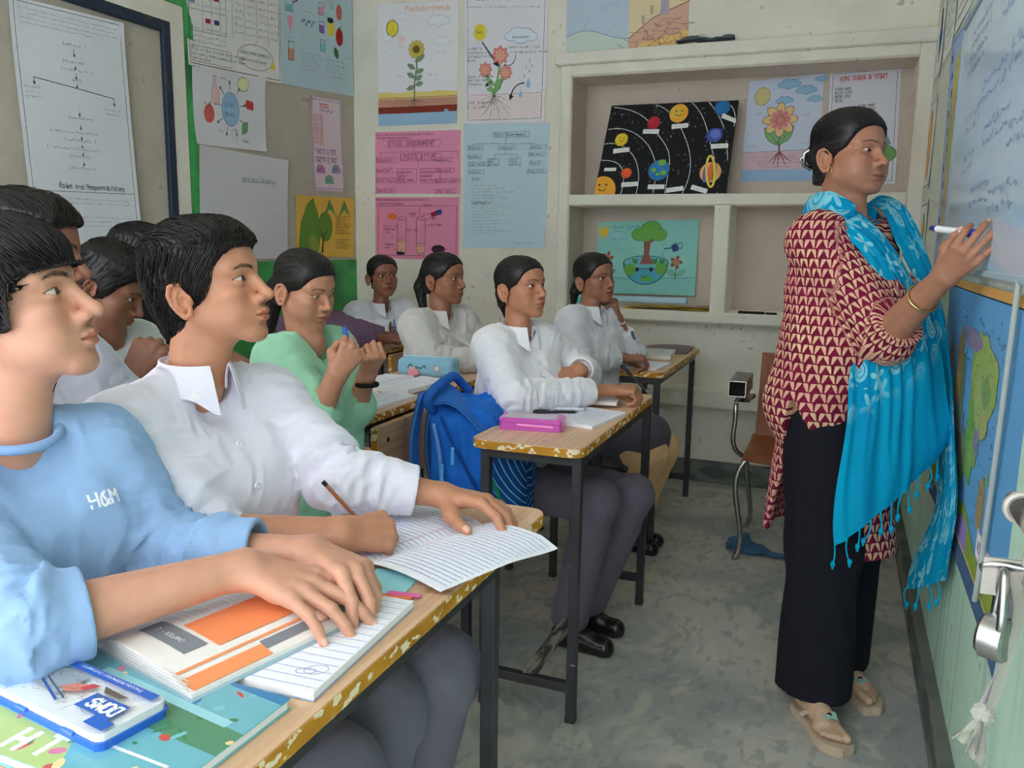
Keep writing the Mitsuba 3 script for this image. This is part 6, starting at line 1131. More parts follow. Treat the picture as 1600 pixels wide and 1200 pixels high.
for _v in lg.v: _v[:, 2] = 1
_o = S1['C'] + V(0, .062, .070); _n = S1['fw']; _q = surf_point(fs1, _o + _n * .3, -_n); _e = .01; _g = np.array([fs1((_q + _e * a)[None].astype(np.float32))[0] - fs1(_q[None].astype(np.float32))[0] for a in np.eye(3)]); _g = unit(_g); _x = unit(np.cross([0, 0, 1], _g)); _M = frame(x=_x, y=np.cross(_g, _x), o=_q + _g * .0075)
_P, _f = np.vstack(lg.v), np.vstack(lg.f); _m = trimesh.Trimesh(np.c_[_P[:, :2] - [.03, .015], np.zeros(len(_P))], _f, process=False); _m.vc = np.vstack(lg.c)
_w = at(_m, _M); _sv, _sf = meshkit.WRITTEN[scene[ks1]['filename']][:2]; _vv = np.array(_w.vertices) + _g * .05; _lo, _ir, _ = trimesh.Trimesh(_sv, _sf, process=False).ray.intersects_location(_vv, np.tile(-_g, (len(_vv), 1)), multiple_hits=False); _vv[_ir] = _lo + _g * .0012; _w2 = trimesh.Trimesh(_vv, _f, process=False); _w2.vc = _m.vc; part(boy, 'chest_print', _w2, 'vc', False, label='small white lettering on the chest')
# ------------------------------------------------------------------ the other students
SKD, SKM, SKB = srgb(126, 82, 62), srgb(188, 134, 108), srgb(142, 94, 72)
girl = dict(moustache=0, jaw=.90, nose=.92, lips=1.08, eyeopen=1.12, brow=.0034, cheek=.002, neck_r=.040, browdark=.8)
def hand(S, sd, fd, dn, pose): S['H' + sd] = dict(w=S['W' + sd], fd=fd, dn=dn, side=-1 if sd == 'R' else 1, pose=pose)
def braid(a, b, c, r=(.022, .020, .011)): return ([a, b, c], list(r))
# girl in pale green
g = thing('person', 'girl in a pale green loose top looking down at her fist above an open book', 'person')
S = seated((-1.290, 1.815, 1.000), (.99, .05), w=.86, half=.148, ER=(-1.160, 1.668, .830), WR=(-1.108, 1.672, .935), EL=(-1.190, 1.885, .815), WL=(-1.128, 1.838, .905), loose=.9, ar=.86, hs=.82, nr=.06)
hand(S, 'R', (.030, .020, .06), (.75, -.65, .15), 'fist'); hand(S, 'L', (.040, -.020, .055), (.85, -.45, -.1), 'fist')
make_person(g, S, dict(pos=(-1.292, 1.812, 1.130), yaw=-96, pitch=-16, roll=2, s=.83), dict(girl, cheek=.006, jaw=.98, lips=1.15, eyeopen=.45, mouthopen=.0022, gaze=(-.1, .85, -.5), neck_r=.048), tied_hair(knot=(.0, -.090, .000), seed=3, strands_=650, tail=braid((0, -.09, 0), (.01, -.115, -.06), (.02, -.10, -.17), (.030, .034, .022)), puff=.008), SKM, hres=.003, hair_res=.005)
make_shirt(g, S, srgb(158, 212, 182), ends=(1.10, 1.10), o=.016, res=.0060, neck_r=.072, vneck=.115, seed=21, amp=.010, arm_amp=.010, name='top')
trousers(g, [((-1.36, 1.88, .50), (-1.06, 1.86, .49), (-1.10, 1.86, .1))], GREYT, res=.012, r=(.07, .055, .05))
part(g, 'wristband', tube([V(-1.128, 1.842, .885) + V(math.cos(a) * .026, math.sin(a) * .026, 0) for a in np.linspace(0, 6.283, 20, endpoint=False)], .006, 6, closed=True), 'vc', True, srgb(24, 24, 28), label='black wristband')
# girl at the narrow desk
g = thing('person', 'girl in a white shirt holding a black pen at the desk with the purple box', 'person')
S = seated((-.935, 2.415, .990), (.90, -.43), w=.76, half=.142, ER=(-.880, 2.250, .800), WR=(-.655, 2.505, .803), EL=(-.790, 2.640, .830), WL=(-.752, 2.500, .862), hs=.84, ar=.80, loose=1.05, nr=.048)
hand(S, 'R', (.10, .05, .005), (-.2, -.2, 1), 'pen'); hand(S, 'L', (-.055, -.085, -.035), (.35, -.35, .8), 'rest')
M6 = make_person(g, S, dict(pos=(-.930, 2.425, 1.120), yaw=-108, pitch=3, roll=0, s=.84), dict(girl, gaze=(-.25, .95, .22)), tied_hair(knot=(0, -.088, -.028), seed=5, strands_=800, tail=braid((0, -.09, -.02), (-.02, -.105, -.06), (-.03, -.10, -.11))), srgb(176, 122, 94), hres=.003, hair_res=.005)
shirt_set(g, S, WHITE, (1.78, 1.82), .05, .0058, (.12, .20), seed=31, amp=.008, arm_amp=.010)
trousers(g, [((-.93, 2.36, .50), (-.63, 2.30, .50), (-.72, 2.36, .10)), ((-.93, 2.50, .50), (-.56, 2.47, .48), (-.70, 2.50, .10))], srgb(98, 92, 104), seed=12, r=(.078, .060, .058))
for y in (2.36, 2.50): shoe(g, (-.78, y, 0), (-.56, y - .02, 0), srgb(26, 24, 26), w=.033)
part(g, 'earring', ball((M6 @ np.array([.0745, -.008, -.056, 1]))[:3], .004, 1), 'chrome', True)
# girl with her cheek on her fist
g = thing('person', 'girl in a white shirt leaning her cheek on her fist at the farthest front desk', 'person')
S = seated((-.945, 3.240, 1.000), (.92, -.38), w=.78, half=.145, ER=(-.930, 3.080, .800), WR=(-.800, 3.262, .803), EL=(-.800, 3.400, .795), WL=(-.848, 3.335, .950), hs=.86, ar=.84, loose=1.15, nr=.048)
hand(S, 'R', (.085, .05, .0), (-.2, -.2, 1), 'pen'); hand(S, 'L', (-.015, -.02, .09), (.75, .25, .1), 'cheek')
make_person(g, S, dict(pos=(-.935, 3.262, 1.122), yaw=-117, pitch=0, roll=7, s=.87), dict(girl, gaze=(-.2, .95, .2)), tied_hair(knot=(0, -.088, -.01), seed=7, strands_=650, tail=braid((0, -.09, -.01), (.02, -.115, -.07), (.03, -.12, -.15))), srgb(154, 106, 84), hres=.0036, hair_res=.0055)
shirt_set(g, S, srgb(214, 216, 224), (1.80, 1.62), .05, .0066, (.12, .20), seed=41, amp=.008, arm_amp=.010)
part(g, 'bracelet', tube([S['WL'] + V(.004, .004, -.012) + V(math.cos(a) * .023, math.sin(a) * .023, .004 * math.sin(a)) for a in np.linspace(0, 6.283, 20, endpoint=False)], .004, 6, closed=True), 'vc', True, srgb(226, 196, 200), label='pale pink bracelet')
def skirt(k, hip, knee, color, drop=.24, y0=None):
    fw = unit(V(*knee) - V(*hip)); 
    def f(p): return smin(smin(sRC(p, V(*hip) + V(0, -.07, 0), V(*knee) + V(0, -.06, 0), .085, .075), sRC(p, V(*hip) + V(0, .07, 0), V(*knee) + V(0, .06, 0), .085, .075), .05), sRC(p, V(*knee) + V(-.02, 0, -.02), V(*knee) + V(-.03, 0, -drop), .10, .10), .05)
    q = np.array([hip, knee]); return part(k, 'skirt', mesh_sdf(f, q.min(0) - [.2, .25, drop + .15], q.max(0) + [.2, .25, .15], .009), 'cloth', True, color, label='grey school skirt')
skirt(g, (-.95, 3.25, .50), (-.68, 3.22, .50), srgb(86, 86, 98), .06)
trousers(g, [((-.72, 3.17, .46), (-.66, 3.16, .44), (-.76, 3.26, .09)), ((-.72, 3.29, .46), (-.64, 3.28, .44), (-.74, 3.34, .09))], srgb(214, 176, 132), 'salwar', (.075, .066, .050), .009, seed=14, label='tan salwar')
for y in (3.28, 3.38): shoe(g, (-.82, y, 0), (-.61, y - .04, 0), srgb(20, 20, 24), w=.033)
# girl in the grey-white shirt, second row
g = thing('person', 'girl with a ponytail in a creased off-white shirt, behind the pale blue pencil case', 'person')
S = seated((-1.512, 3.029, .972), (.93, -.36), w=.84, half=.155, ER=(-1.470, 2.865, .795), WR=(-1.276, 2.985, .800), EL=(-1.380, 3.190, .795), WL=(-1.260, 3.082, .800), hs=.86, ar=.86, loose=1.3, nr=.048)
hand(S, 'R', (.09, .03, 0), (0, -.1, 1), 'pen'); hand(S, 'L', (.09, -.03, 0), (0, .1, 1), 'rest')
make_person(g, S, dict(pos=(-1.502, 3.045, 1.111), yaw=-95, pitch=-2, roll=0, s=.90), dict(girl, gaze=(-.2, .96, .08)), tied_hair(knot=(0, -.092, .02), seed=9, strands_=650, tail=braid((0, -.095, .02), (0, -.125, -.05), (0, -.10, -.16), (.022, .026, .016))), srgb(152, 102, 80), hres=.0036, hair_res=.0055)
shirt_set(g, S, srgb(206, 204, 202), (1.88, 1.88), .05, .0066, (.12, .20), seed=51, amp=.011, arm_amp=.012)
# girl at the back facing the camera
g = thing('person', 'girl in a white shirt looking at the camera from the back corner of the room', 'person')
S = seated((-2.240, 3.800, .925), (.90, -.42), w=.92, half=.165, ER=(-2.230, 3.585, .800), WR=(-2.060, 3.640, .812), EL=(-2.110, 3.900, .800), WL=(-2.030, 3.735, .812), hs=.9, ar=.95, loose=1.5, nr=.05)
hand(S, 'R', (.09, .04, 0), (0, -.1, 1), 'pen'); hand(S, 'L', (.09, -.05, 0), (0, .1, 1), 'rest')
make_person(g, S, dict(pos=(-2.225, 3.800, 1.078), yaw=-130, pitch=0, roll=3, s=.93), dict(girl, gaze=(-.18, .98, .06)), tied_hair(knot=(0, -.088, -.02), seed=11, strands_=700), srgb(140, 92, 72), hres=.004, hair_res=.0058)
shirt_set(g, S, srgb(214, 216, 226), (1.85, 1.85), .06, .007, (.12, .20), seed=61, amp=.008, arm_amp=.010)
# the mauve sleeves
g = thing('person', 'person in mauve sleeves at the third row desk, mostly hidden behind the girl in green', 'person')
S = seated((-2.330, 3.330, .900), (.94, -.30), w=.86, half=.155, ER=(-2.080, 3.260, .815), WR=(-1.960, 3.405, .800), EL=(-2.130, 3.430, .815), WL=(-2.020, 3.500, .800), hs=.9, ar=.95, nr=.05)
hand(S, 'R', (.09, .05, 0), (0, -.1, 1), 'rest'); hand(S, 'L', (.09, .0, 0), (0, .1, 1), 'rest')
make_person(g, S, dict(pos=(-2.315, 3.330, 1.042), yaw=-75, pitch=-12, roll=0, s=.90), dict(girl), tied_hair(seed=13, strands_=300), srgb(124, 80, 60), hres=.004, hair_res=.006)
make_shirt(g, S, srgb(112, 88, 112), ends=(1.55, 1.8), o=.014, res=.0075, neck_r=.05, seed=71)
# three boys at the left, behind
g = thing('person', 'boy in a black tee shirt at the back left, in front of the closed doorway', 'person')
S = seated((-2.167, 2.145, 1.040), (.80, .60), w=.92, half=.160, ER=(-2.06, 1.93, .84), WR=(-1.90, 2.10, .80), EL=(-1.98, 2.32, .83), WL=(-1.82, 2.30, .80), ar=.95)
hand(S, 'R', (.1, .05, 0), (0, 0, 1), 'rest'); hand(S, 'L', (.1, .0, 0), (0, 0, 1), 'rest')
make_person(g, S, dict(pos=(-2.145, 2.120, 1.185), yaw=-46, pitch=-4, roll=0, s=.95), dict(h2), short_hair(top=.018, side=.010, seed=15, strands_=700), srgb(146, 100, 80), hres=.004, hair_res=.0058)
make_shirt(g, S, srgb(24, 24, 28), ends=(.7, .7), o=.016, res=.007, neck_r=.060, seed=81, name='tee_shirt')
part(g, 'neckband', tube([S['N'] + V(math.cos(a) * .064, math.sin(a) * .064, -.004) for a in np.linspace(0, 6.283, 30, endpoint=False)], .004, 6, closed=True), 'cloth', True, srgb(150, 146, 140))
g = thing('person', 'boy bending over his desk with a white sleeve stretched out, behind the boy in blue', 'person')
S = seated((-1.660, 1.500, 1.020), (.93, .2), w=.90, half=.155, lean=.06, ER=(-1.56, 1.34, .84), WR=(-1.42, 1.46, .80), EL=(-1.625, 1.640, .86), WL=(-1.560, 1.665, .915), ar=.95, hs=.9, loose=1.4, nr=.05)
S['EL'] = V(-1.640, 1.560, .93); S['WL'] = V(-1.575, 1.655, .905); hand(S, 'R', (.1, .05, 0), (0, 0, 1), 'rest'); hand(S, 'L', (.06, .055, -.03), (.1, -.3, .9), 'fist')
make_person(g, S, dict(pos=(-1.640, 1.520, 1.135), yaw=-64, pitch=-30, roll=0, s=.84), dict(h2), short_hair(top=.024, side=.016, fringe=.0, seed=17, strands_=650), srgb(140, 94, 74), hres=.004, hair_res=.0058)
make_shirt(g, S, srgb(206, 212, 216), ends=(1.3, 1.78), o=.018, res=.007, neck_r=.055, seed=91)
g = thing('person', 'tall boy in a white shirt right behind the boy in blue, his face half hidden', 'person')
S = seated((-1.455, 1.150, 1.035), (.93, .1), w=.84, half=.140, ER=(-1.38, .98, .86), WR=(-1.30, 1.18, .80), EL=(-1.42, 1.34, .88), WL=(-1.455, 1.390, .945), ar=1.0, nr=.05)
hand(S, 'R', (.1, .05, 0), (0, 0, 1), 'rest'); hand(S, 'L', (.02, .03, .05), (.6, -.6, .2), 'fist')
make_person(g, S, dict(pos=(-1.456, 1.160, 1.220), yaw=-56, pitch=-6, roll=0, s=.97), dict(h1, moustache=.7), short_hair(top=.022, side=.014, fringe=.0, seed=19, strands_=650), srgb(150, 102, 82), hres=.0036, hair_res=.0055)
make_shirt(g, S, srgb(198, 200, 216), ends=(1.2, 1.5), o=.017, res=.006, neck_r=.056, seed=95)
# ------------------------------------------------------------------ the teacher
wm = thing('person', 'woman in a maroon patterned kurta and turquoise scarf writing on the whiteboard', 'person')
S = skeleton(N=(-.008, 2.572, 1.325), C=(.005, 2.545, 1.13), P=(-.020, 2.495, .83), fw=(.89, -.45, 0), SR=(-.078, 2.432, 1.268), SL=(.060, 2.705, 1.268), ER=(.112, 2.335, 1.030), WR=(.212, 2.165, 1.190), EL=(.110, 2.720, 1.00), WL=(.170, 2.640, .82), w=.98, girth=1.06, ar=1.10, loose=1.2, hs=.93, belly=.02)
S['fw'] = unit(S['fw']); S['bust'] = [((.078, 2.43, 1.115), .062), ((.125, 2.545, 1.115), .062)]
hand(S, 'R', (.062, -.085, .085), (.55, -.70, -.25), 'marker'); hand(S, 'L', (.05, -.03, -.09), (.5, -.8, 0), 'rest')
S['HR'] = dict(w=S['WR'], fd=(.062, -.098, .108), dn=(-.35, -.70, -.42), side=-1, pose='marker')
SKT = srgb(168, 118, 94)
def foot_sdf(heel, toe, z, mir):
    heel, toe = V(*heel), V(*toe); d = unit(toe - heel); s = np.cross([0, 0, 1], d) * mir; L = np.linalg.norm(toe - heel); B = lambda a, b, c: heel + d * a * L + s * b + V(0, 0, z + c)
    def f(p):
        e = smin(sRC(p, B(.10, 0, .024), B(.70, -.004, .016), .026, .020), sRC(p, B(.12, 0, .075), B(.55, .002, .03), .030, .022), .03); e = smin(e, sRC(p, B(.66, .020, .012), B(.70, -.026, .010), .016, .013), .02)
        for a, b, r in ((.97, .022, .0115), (.95, .006, .009), (.91, -.006, .0085), (.87, -.017, .008), (.82, -.027, .0075)): e = smin(e, sRC(p, B(.70, b * .85, .012), B(a, b, .008), r * 1.1, r), .006)
        return smin(e, sRC(p, B(.10, 0, .06), B(.10, 0, .20), .030, .040), .02)
    q = np.array([heel, toe]); return f, q.min(0) - .05, q.max(0) + [.05, .05, .24]
fR, fL = ((-.030, 2.262, 0), (.078, 2.078, 0)), ((.036, 2.484, 0), (.170, 2.320, 0))
FEET = [(mesh_sdf(*foot_sdf(hl, to, .030, mir), .0032), srgb(190, 158, 132)) for (hl, to), mir in ((fR, 1), (fL, -1))]  # feet paler and greyer than SKT: the tint of light put into colour
M = make_person(wm, S, dict(pos=(-.012, 2.582, 1.510), yaw=-126, pitch=2, roll=-2, s=1.03), dict(moustache=0, jaw=1.05, nose=1.0, lips=1.05, eyeopen=.70, brow=.0032, cheek=.009, neck_r=.049, browdark=.75, chin=.004, sindoor=1, gaze=(-.25, .93, -.25)),
    tied_hair(knot=(.0, -.096, .010), seed=23, strands_=1500, knot_r=.036, puff=.012, t=.009), SKT, hres=.0022, ares=.0026, hair_res=.004,
    pre=FEET, legs=[(V(-.03, 2.42, .80), V(.0, 2.33, .42), .085, .06), (V(.0, 2.33, .42), V(.0, 2.245, .10), .06, .045), (V(.02, 2.56, .80), (.06, 2.52, .42), .085, .06), (V(.06, 2.52, .42), V(.055, 2.46, .10), .06, .045)])
# trousers
def trous(p):
    d = None
    for a, b, c in (((-.03, 2.425, .82), (.0, 2.335, .45), (.005, 2.245, .05)), ((.02, 2.56, .82), (.06, 2.52, .45), (.055, 2.455, .05))):
        e = chain(p, [a, b, c], [.108, .092, .094], .05); d = e if d is None else smin(d, e, .012)
    return smax(d, np.maximum(np.float32(.078) - p[:, 2] , p[:, 2] - .95), .004)
tm = mesh_sdf(trous, [-.2, 2.1, .03], [.24, 2.72, 1.0], .007); v = np.asarray(tm.vertices); n = vnormals(v, np.asarray(tm.faces)); A = .007 * (1 - 2 * np.abs(2 * meshkit.noise(v * [16, 16, 2.2], 5) - 1)) * smooth01(.9, .3, v[:, 2])
part(wm, 'trousers', lite(trimesh.Trimesh(v + n * A[:, None], tm.faces, process=False)), 'cloth', True, srgb(28, 29, 36), label='wide black trousers')
# kurta: bodice with sleeves, then the two slit panels
def kuv(v):
    """cloth coordinates in metres: round the trunk, or round the arm where the sleeve is"""
    lat = unit(S['SR'] - S['SL']); a = np.arctan2((v - S['C']) @ S['fw'], (v - S['C']) @ lat); u = a * .16; w = v[:, 2].copy()
    pts = [S['SR'] - lat * .02 + V(0, 0, .01), S['ER'], S['WR']]; best = np.full(len(v), 9.); uu, vv = np.zeros(len(v)), np.zeros(len(v)); run = 0
    for i in (0, 1):
        ax = pts[i + 1] - pts[i]; L = np.linalg.norm(ax); ax = ax / L; t = np.clip((v - pts[i]) @ ax, 0, L); q = v - pts[i] - ax * t[:, None]; d = np.linalg.norm(q, axis=1); pr = unit(np.cross(ax, [.3, -.5, .8])); p2 = np.cross(ax, pr); k = d < best
        uu[k] = (np.arctan2(q @ p2, q @ pr) * .062)[k]; vv[k] = (-(run + t))[k]; best[k] = d[k]; run += L
    onarm = smooth01(.088, .078, best) > .5; onarm &= ((v - S['SR']) @ unit(S['ER'] - S['SR'])) > .015
    return np.stack([np.where(onarm, uu, u), np.where(onarm, vv, w)], 1)
def kskirt(p, d):
    z = p[:, 2]; t = np.clip((.86 - z) / .42, 0, 1); lt, ff = (p - c0k) @ lat32, (p - c0k) @ fw32 - .01; a, b = .148 + .030 * t, np.where(ff > 0, .122 + .085 * t, .122 + .034 * t); e = (np.sqrt((lt / a) ** 2 + (ff / b) ** 2) - 1) * np.minimum(a, b); e = np.maximum(e, z - 1.0)
    return smin(d, np.maximum(e * .95, -(e + .016) - 9 * (z > .80)), .03)
def kcut(p):
    z = p[:, 2]; lt, ff = (p - c0k) @ lat32, (p - c0k) @ fw32; t = np.clip((.85 - z) / .42, 0, 1); wd = np.maximum(np.maximum(ff - .150 * t ** .8 - .010, -ff - .100 * t ** .9 - .0), -lt - .02); wd = np.where(z > .852, .05, wd)
    return np.maximum(.425 + .02 * (ff < 0) - z, -wd)
c0k, lat32, fw32 = np.array([-.015, 2.497, .8], np.float32), unit(S['SR'] - S['SL']).astype(np.float32), S['fw'].astype(np.float32); S['reach'] = [V(-.1, 2.3, .46), V(.12, 2.68, .46)]
_, fk = make_shirt(wm, S, SKT, ends=(1.22, 1.3), o=.016, res=.0055, neck_r=.066, vneck=.07, seed=101, amp=.005, arm_amp=.006, name='kurta', bsdf='kurta', uvf=kuv, extra=kskirt, hem=kcut, label='maroon kurta with cream leaf pattern')
lat = unit(S['SR'] - S['SL']); fw = S['fw']
# scarf
def loft(sec, nu=40, nv=70, pl=(7, .008), bulge=.02, out=V(.45, -.85, .1), seed=1, v0=0, wid=.55, vs=1.0):
    a, b = np.array([s[0] for s in sec], float), np.array([s[1] for s in sec], float)
    for q in (a, b): k = np.minimum(1, (XR - .026) / np.maximum(q[:, 0], 1e-6)); k = np.where(q[:, 0] > 0, k, 1)[:, None]; q[:] = V(*CAM) + (q - V(*CAM)) * k
    A, B = spline(a, nv), spline(b, nv); u = np.linspace(0, 1, nu); X = A[:, None] * (1 - u)[None, :, None] + B[:, None] * u[None, :, None]; out = unit(out)
    L = np.r_[0, np.cumsum(np.linalg.norm(np.diff((A + B) / 2, axis=0), axis=1))]
    nz = meshkit.noise(np.stack([np.repeat(u[None] * pl[0], nv, 0), np.repeat(L[:, None] * 1.6, nu, 1), np.full((nv, nu), seed * 1.)], -1), seed); rp = 1 - 2 * np.abs(2 * nz - 1)
    wl = np.linalg.norm(B - A, axis=1); wid = None
    X = X + out * (bulge * np.sin(math.pi * u)[None] + pl[1] * rp)[..., None]; X[..., 0] = np.minimum(X[..., 0], XR - .02)
    uv = np.stack([.4 + (u[None] - .5) * wl[:, None] * 1.7, np.repeat(v0 + L[:, None] * vs, nu, 1)], -1).reshape(-1, 2); return X, slab(X, .0022), np.vstack([uv, uv])
A_ = [(-0.11, 2.606, 1.316), (-0.064, 2.679, 1.381), (-0.117, 2.496, 1.329), (-0.032, 2.584, 1.387), (-0.065, 2.421, 1.311), (0.029, 2.547, 1.35), (0.01, 2.385, 1.268), (0.099, 2.521, 1.284), (0.071, 2.375, 1.183), (0.162, 2.497, 1.191), (0.098, 2.365, 1.1), (0.209, 2.478, 1.101), (0.046, 2.352, 1.0), (0.248, 2.467, 1.013), (0.03, 2.285, 0.837), (0.274, 2.435, 0.86), (0.021, 2.228, 0.675), (0.285, 2.425, 0.779), (0.028, 2.199, 0.499), (0.275, 2.415, 0.726)]
B_ = [(0.029, 2.715, 1.375), (0.075, 2.783, 1.41), (0.072, 2.687, 1.368), (0.121, 2.755, 1.395), (0.113, 2.604, 1.295), (0.185, 2.699, 1.302), (0.156, 2.564, 1.215), (0.23, 2.665, 1.188), (0.208, 2.545, 1.111), (0.267, 2.626, 1.072), (0.247, 2.541, 0.953), (0.297, 2.622, 0.928), (0.269, 2.522, 0.742), (0.322, 2.603, 0.712), (0.276, 2.517, 0.525), (0.342, 2.605, 0.508), (0.239, 2.507, 0.375), (0.335, 2.61, 0.373), (0.233, 2.492, 0.304), (0.333, 2.598, 0.309)]
sc = f'{wm}__scarf'
XA, mA, uA = loft(list(zip(A_[::2], A_[1::2])), 44, 90, (9, .012), .022, seed=3); part(wm, 'scarf', mA, 'scarf', True, uv=uA, label='turquoise scarf with pale flowers and knotted tassels')
XB, mB, uB = loft(list(zip(B_[::2], B_[1::2])), 24, 80, (5, .010), .014, seed=6, v0=-.60, vs=1.0); part(wm, 'scarf', mB, 'scarf', True, uv=uB)
bk = [S['N'] + V(*(fw * math.sin(a) * .085 + lat * math.cos(a) * .098)) + V(0, 0, .020 + .010 * math.cos(a)) for a in np.linspace(.75, -math.pi - .75, 40)]
rr = np.linspace(0, 2 * math.pi, 18, endpoint=False); T_ = np.gradient(np.array(bk), axis=0); T_ /= np.linalg.norm(T_, axis=1, keepdims=True); rad = np.array(bk) - (S['N'] + V(0, 0, .02)); rad[:, 2] = 0; rad /= np.linalg.norm(rad, axis=1, keepdims=True)
ev = lambda i: .25 + .75 * min(1, math.sin(math.pi * (i + .5) / 40) * 2.2)
XN = np.array([[c + r * math.cos(a) * .029 * ev(i) + V(0, 0, 1) * math.sin(a) * .048 * ev(i) + (r * math.cos(a) + V(0, 0, math.sin(a))) * .006 * (2 * meshkit.noise(np.array([[i * .12, a * 1.6, 2.]]), 4)[0] - 1) for a in np.r_[rr, rr[0]]] for i, (c, r) in enumerate(zip(bk, rad))])
uvn = np.stack(np.meshgrid(np.linspace(0, .5, 40), np.linspace(0, .22, 19), indexing='ij'), -1).reshape(-1, 2); part(wm, 'scarf', grid_mesh(XN), 'scarf', True, uv=uvn)
rng = np.random.default_rng(12)
def tassels(P, every, L=.055):
    for q in P[::every]:
        e = q + V(rng.normal(0, .006), rng.normal(0, .004) - .004, -L * (.8 + .4 * rng.random())); c = spline([q + V(0, 0, .004), (q + e) / 2 + V(rng.normal(0, .004), 0, 0), e], 8)
        part(wm, 'tassel', cat([tube(c, .0022, 5), ball(e, (.006, .006, .009), 1), tube([e, e + V(0, 0, -.014)], [.005, .0025], 5)]), 'cloth', True, srgb(0, 158, 198))
tassels(XA[-1], 4); tassels(XB[-1], 6, .045)
# bangle, earring, hair clip, sandals
q = S['WR'] * .66 + S['ER'] * .34; ax = unit(S['WR'] - S['ER']); s1 = unit(np.cross(ax, [0, 0, 1])); s2 = np.cross(ax, s1); part(wm, 'bangle', tube([q + (s1 * math.cos(a) + s2 * math.sin(a)) * .0375 for a in np.linspace(0, 6.2832, 40, endpoint=False)], .0032, 8, closed=True), 'gold', True, label='thin gold bangle')
E_ = lambda x, y, z: (M @ np.array([x, y, z, 1]))[:3]
part(wm, 'earring', tube([E_(.078, -.002 + .007 * math.sin(a), -.048 + .008 * math.cos(a)) for a in np.linspace(0, 6.2832, 16, endpoint=False)], .0012, 6, closed=True), 'gold', True, label='small gold hoop earring')
part(wm, 'hair_clip', cat([tube([E_(.022, -.10, .03), E_(.040, -.118, .012), E_(.034, -.122, -.018), E_(.018, -.108, -.03)], .006, 7), tube([E_(.028, -.11, .02), E_(.046, -.125, -.004), E_(.030, -.118, -.026)], .004, 6)]), 'chrome', True, label='shiny silver hair clip')
for (hl, to), mir in ((fR, 1), (fL, -1)):
    hl, to = V(*hl), V(*to); d = unit(to - hl); s = np.cross([0, 0, 1], d) * mir; L = np.linalg.norm(to - hl) + .028; o = hl - d * .014; k = numbered(f'{wm}__sandal')
    out = [(.0, .0), (.01, .022), (.06, .031), (.13, .030), (.19, .039), (.23, .037), (L - .008, .018), (L, .0), (L - .012, -.020), (.20, -.040), (.14, -.034), (.06, -.029), (.01, -.020)]; cv = spline([(a, b, 0) for a, b in out + out[:1]], 60)[:-1]
    import shapely
    Mx = np.eye(4); Mx[:3, 0], Mx[:3, 1], Mx[:3, 2], Mx[:3, 3] = d, s, V(0, 0, 1), o
    g0 = shapely.Polygon(cv[:, :2]).buffer(0); lay = [extrude(g0.buffer(-.0015), .003), extrude(g0, .019).apply_translation([0, 0, .002]), extrude(g0.buffer(-.002), .005).apply_translation([0, 0, .020])]; sole = cat(lay)
    scene[k] = shape(at(sole, Mx), 'vc', 30, srgb(188, 170, 146)); labels[k] = {'label': 'beige thong sandal with a mint bow'}
    B = lambda a, b, c: o + d * a + s * b + V(0, 0, c)
    for sd in (1, -1): c = spline([B(.185, .006, .030), B(.165, .012 * sd, .058), B(.135, .026 * sd, .060), B(.095, .036 * sd, .030)], 16); X = np.stack([c + V(0, 0, .001) + d * .009, c + V(0, 0, .0025), c + V(0, 0, .001) - d * .009], 1); part(k, 'strap', slab(X if sd > 0 else X[:, ::-1], .002), 'vc', True, srgb(196, 178, 152))
    c0 = B(.160, .004, .066)
    for a in range(5): an = a * 1.2566 + .5; e1 = d * math.cos(an) + s * math.sin(an); e2 = -d * math.sin(an) + s * math.cos(an); X = np.array([[c0 + e1 * r * .026 + e2 * t * .011 * math.sin(math.pi * min(r * 1.1, 1)) + V(0, 0, .004 * math.sin(r * 3)) for t in (-1, 0, 1)] for r in np.linspace(.02, 1, 6)]); part(k, 'petal', slab(X[:, ::-1], .0015), 'vc', True, srgb(160, 208, 190))
    part(k, 'stud', ball(c0 + V(0, 0, .004), (.008, .008, .004), 2), 'chrome', True)
labels[k]['label'] = 'beige thong sandal with a mint bow'
mk = thing('marker_pen', 'blue whiteboard marker held by the woman in the scarf', 'marker')
_J, _th, _, _A = hand_joints(S['HR'], .93); tipm = (_J[0][2] + _th[2]) / 2; dm = unit(_J[0][1] - tipm + V(-.02, .0, .012)); dm = unit(V(-.62, .60, .10)); c0 = tipm
part(mk, 'barrel', cyl(c0 - dm * .012, c0 + dm * .066, .0075), 'gloss', 30, srgb(224, 226, 230)); part(mk, 'end_cap', cat([cyl(c0 - dm * .030, c0 - dm * .012, .0098), ball(c0 - dm * .030, .0098, 2)]), 'gloss', 30, srgb(40, 52, 168)); part(mk, 'nib_holder', cyl(c0 + dm * .066, c0 + dm * .082, .0078, 16, .005), 'gloss', 30, srgb(36, 48, 120))
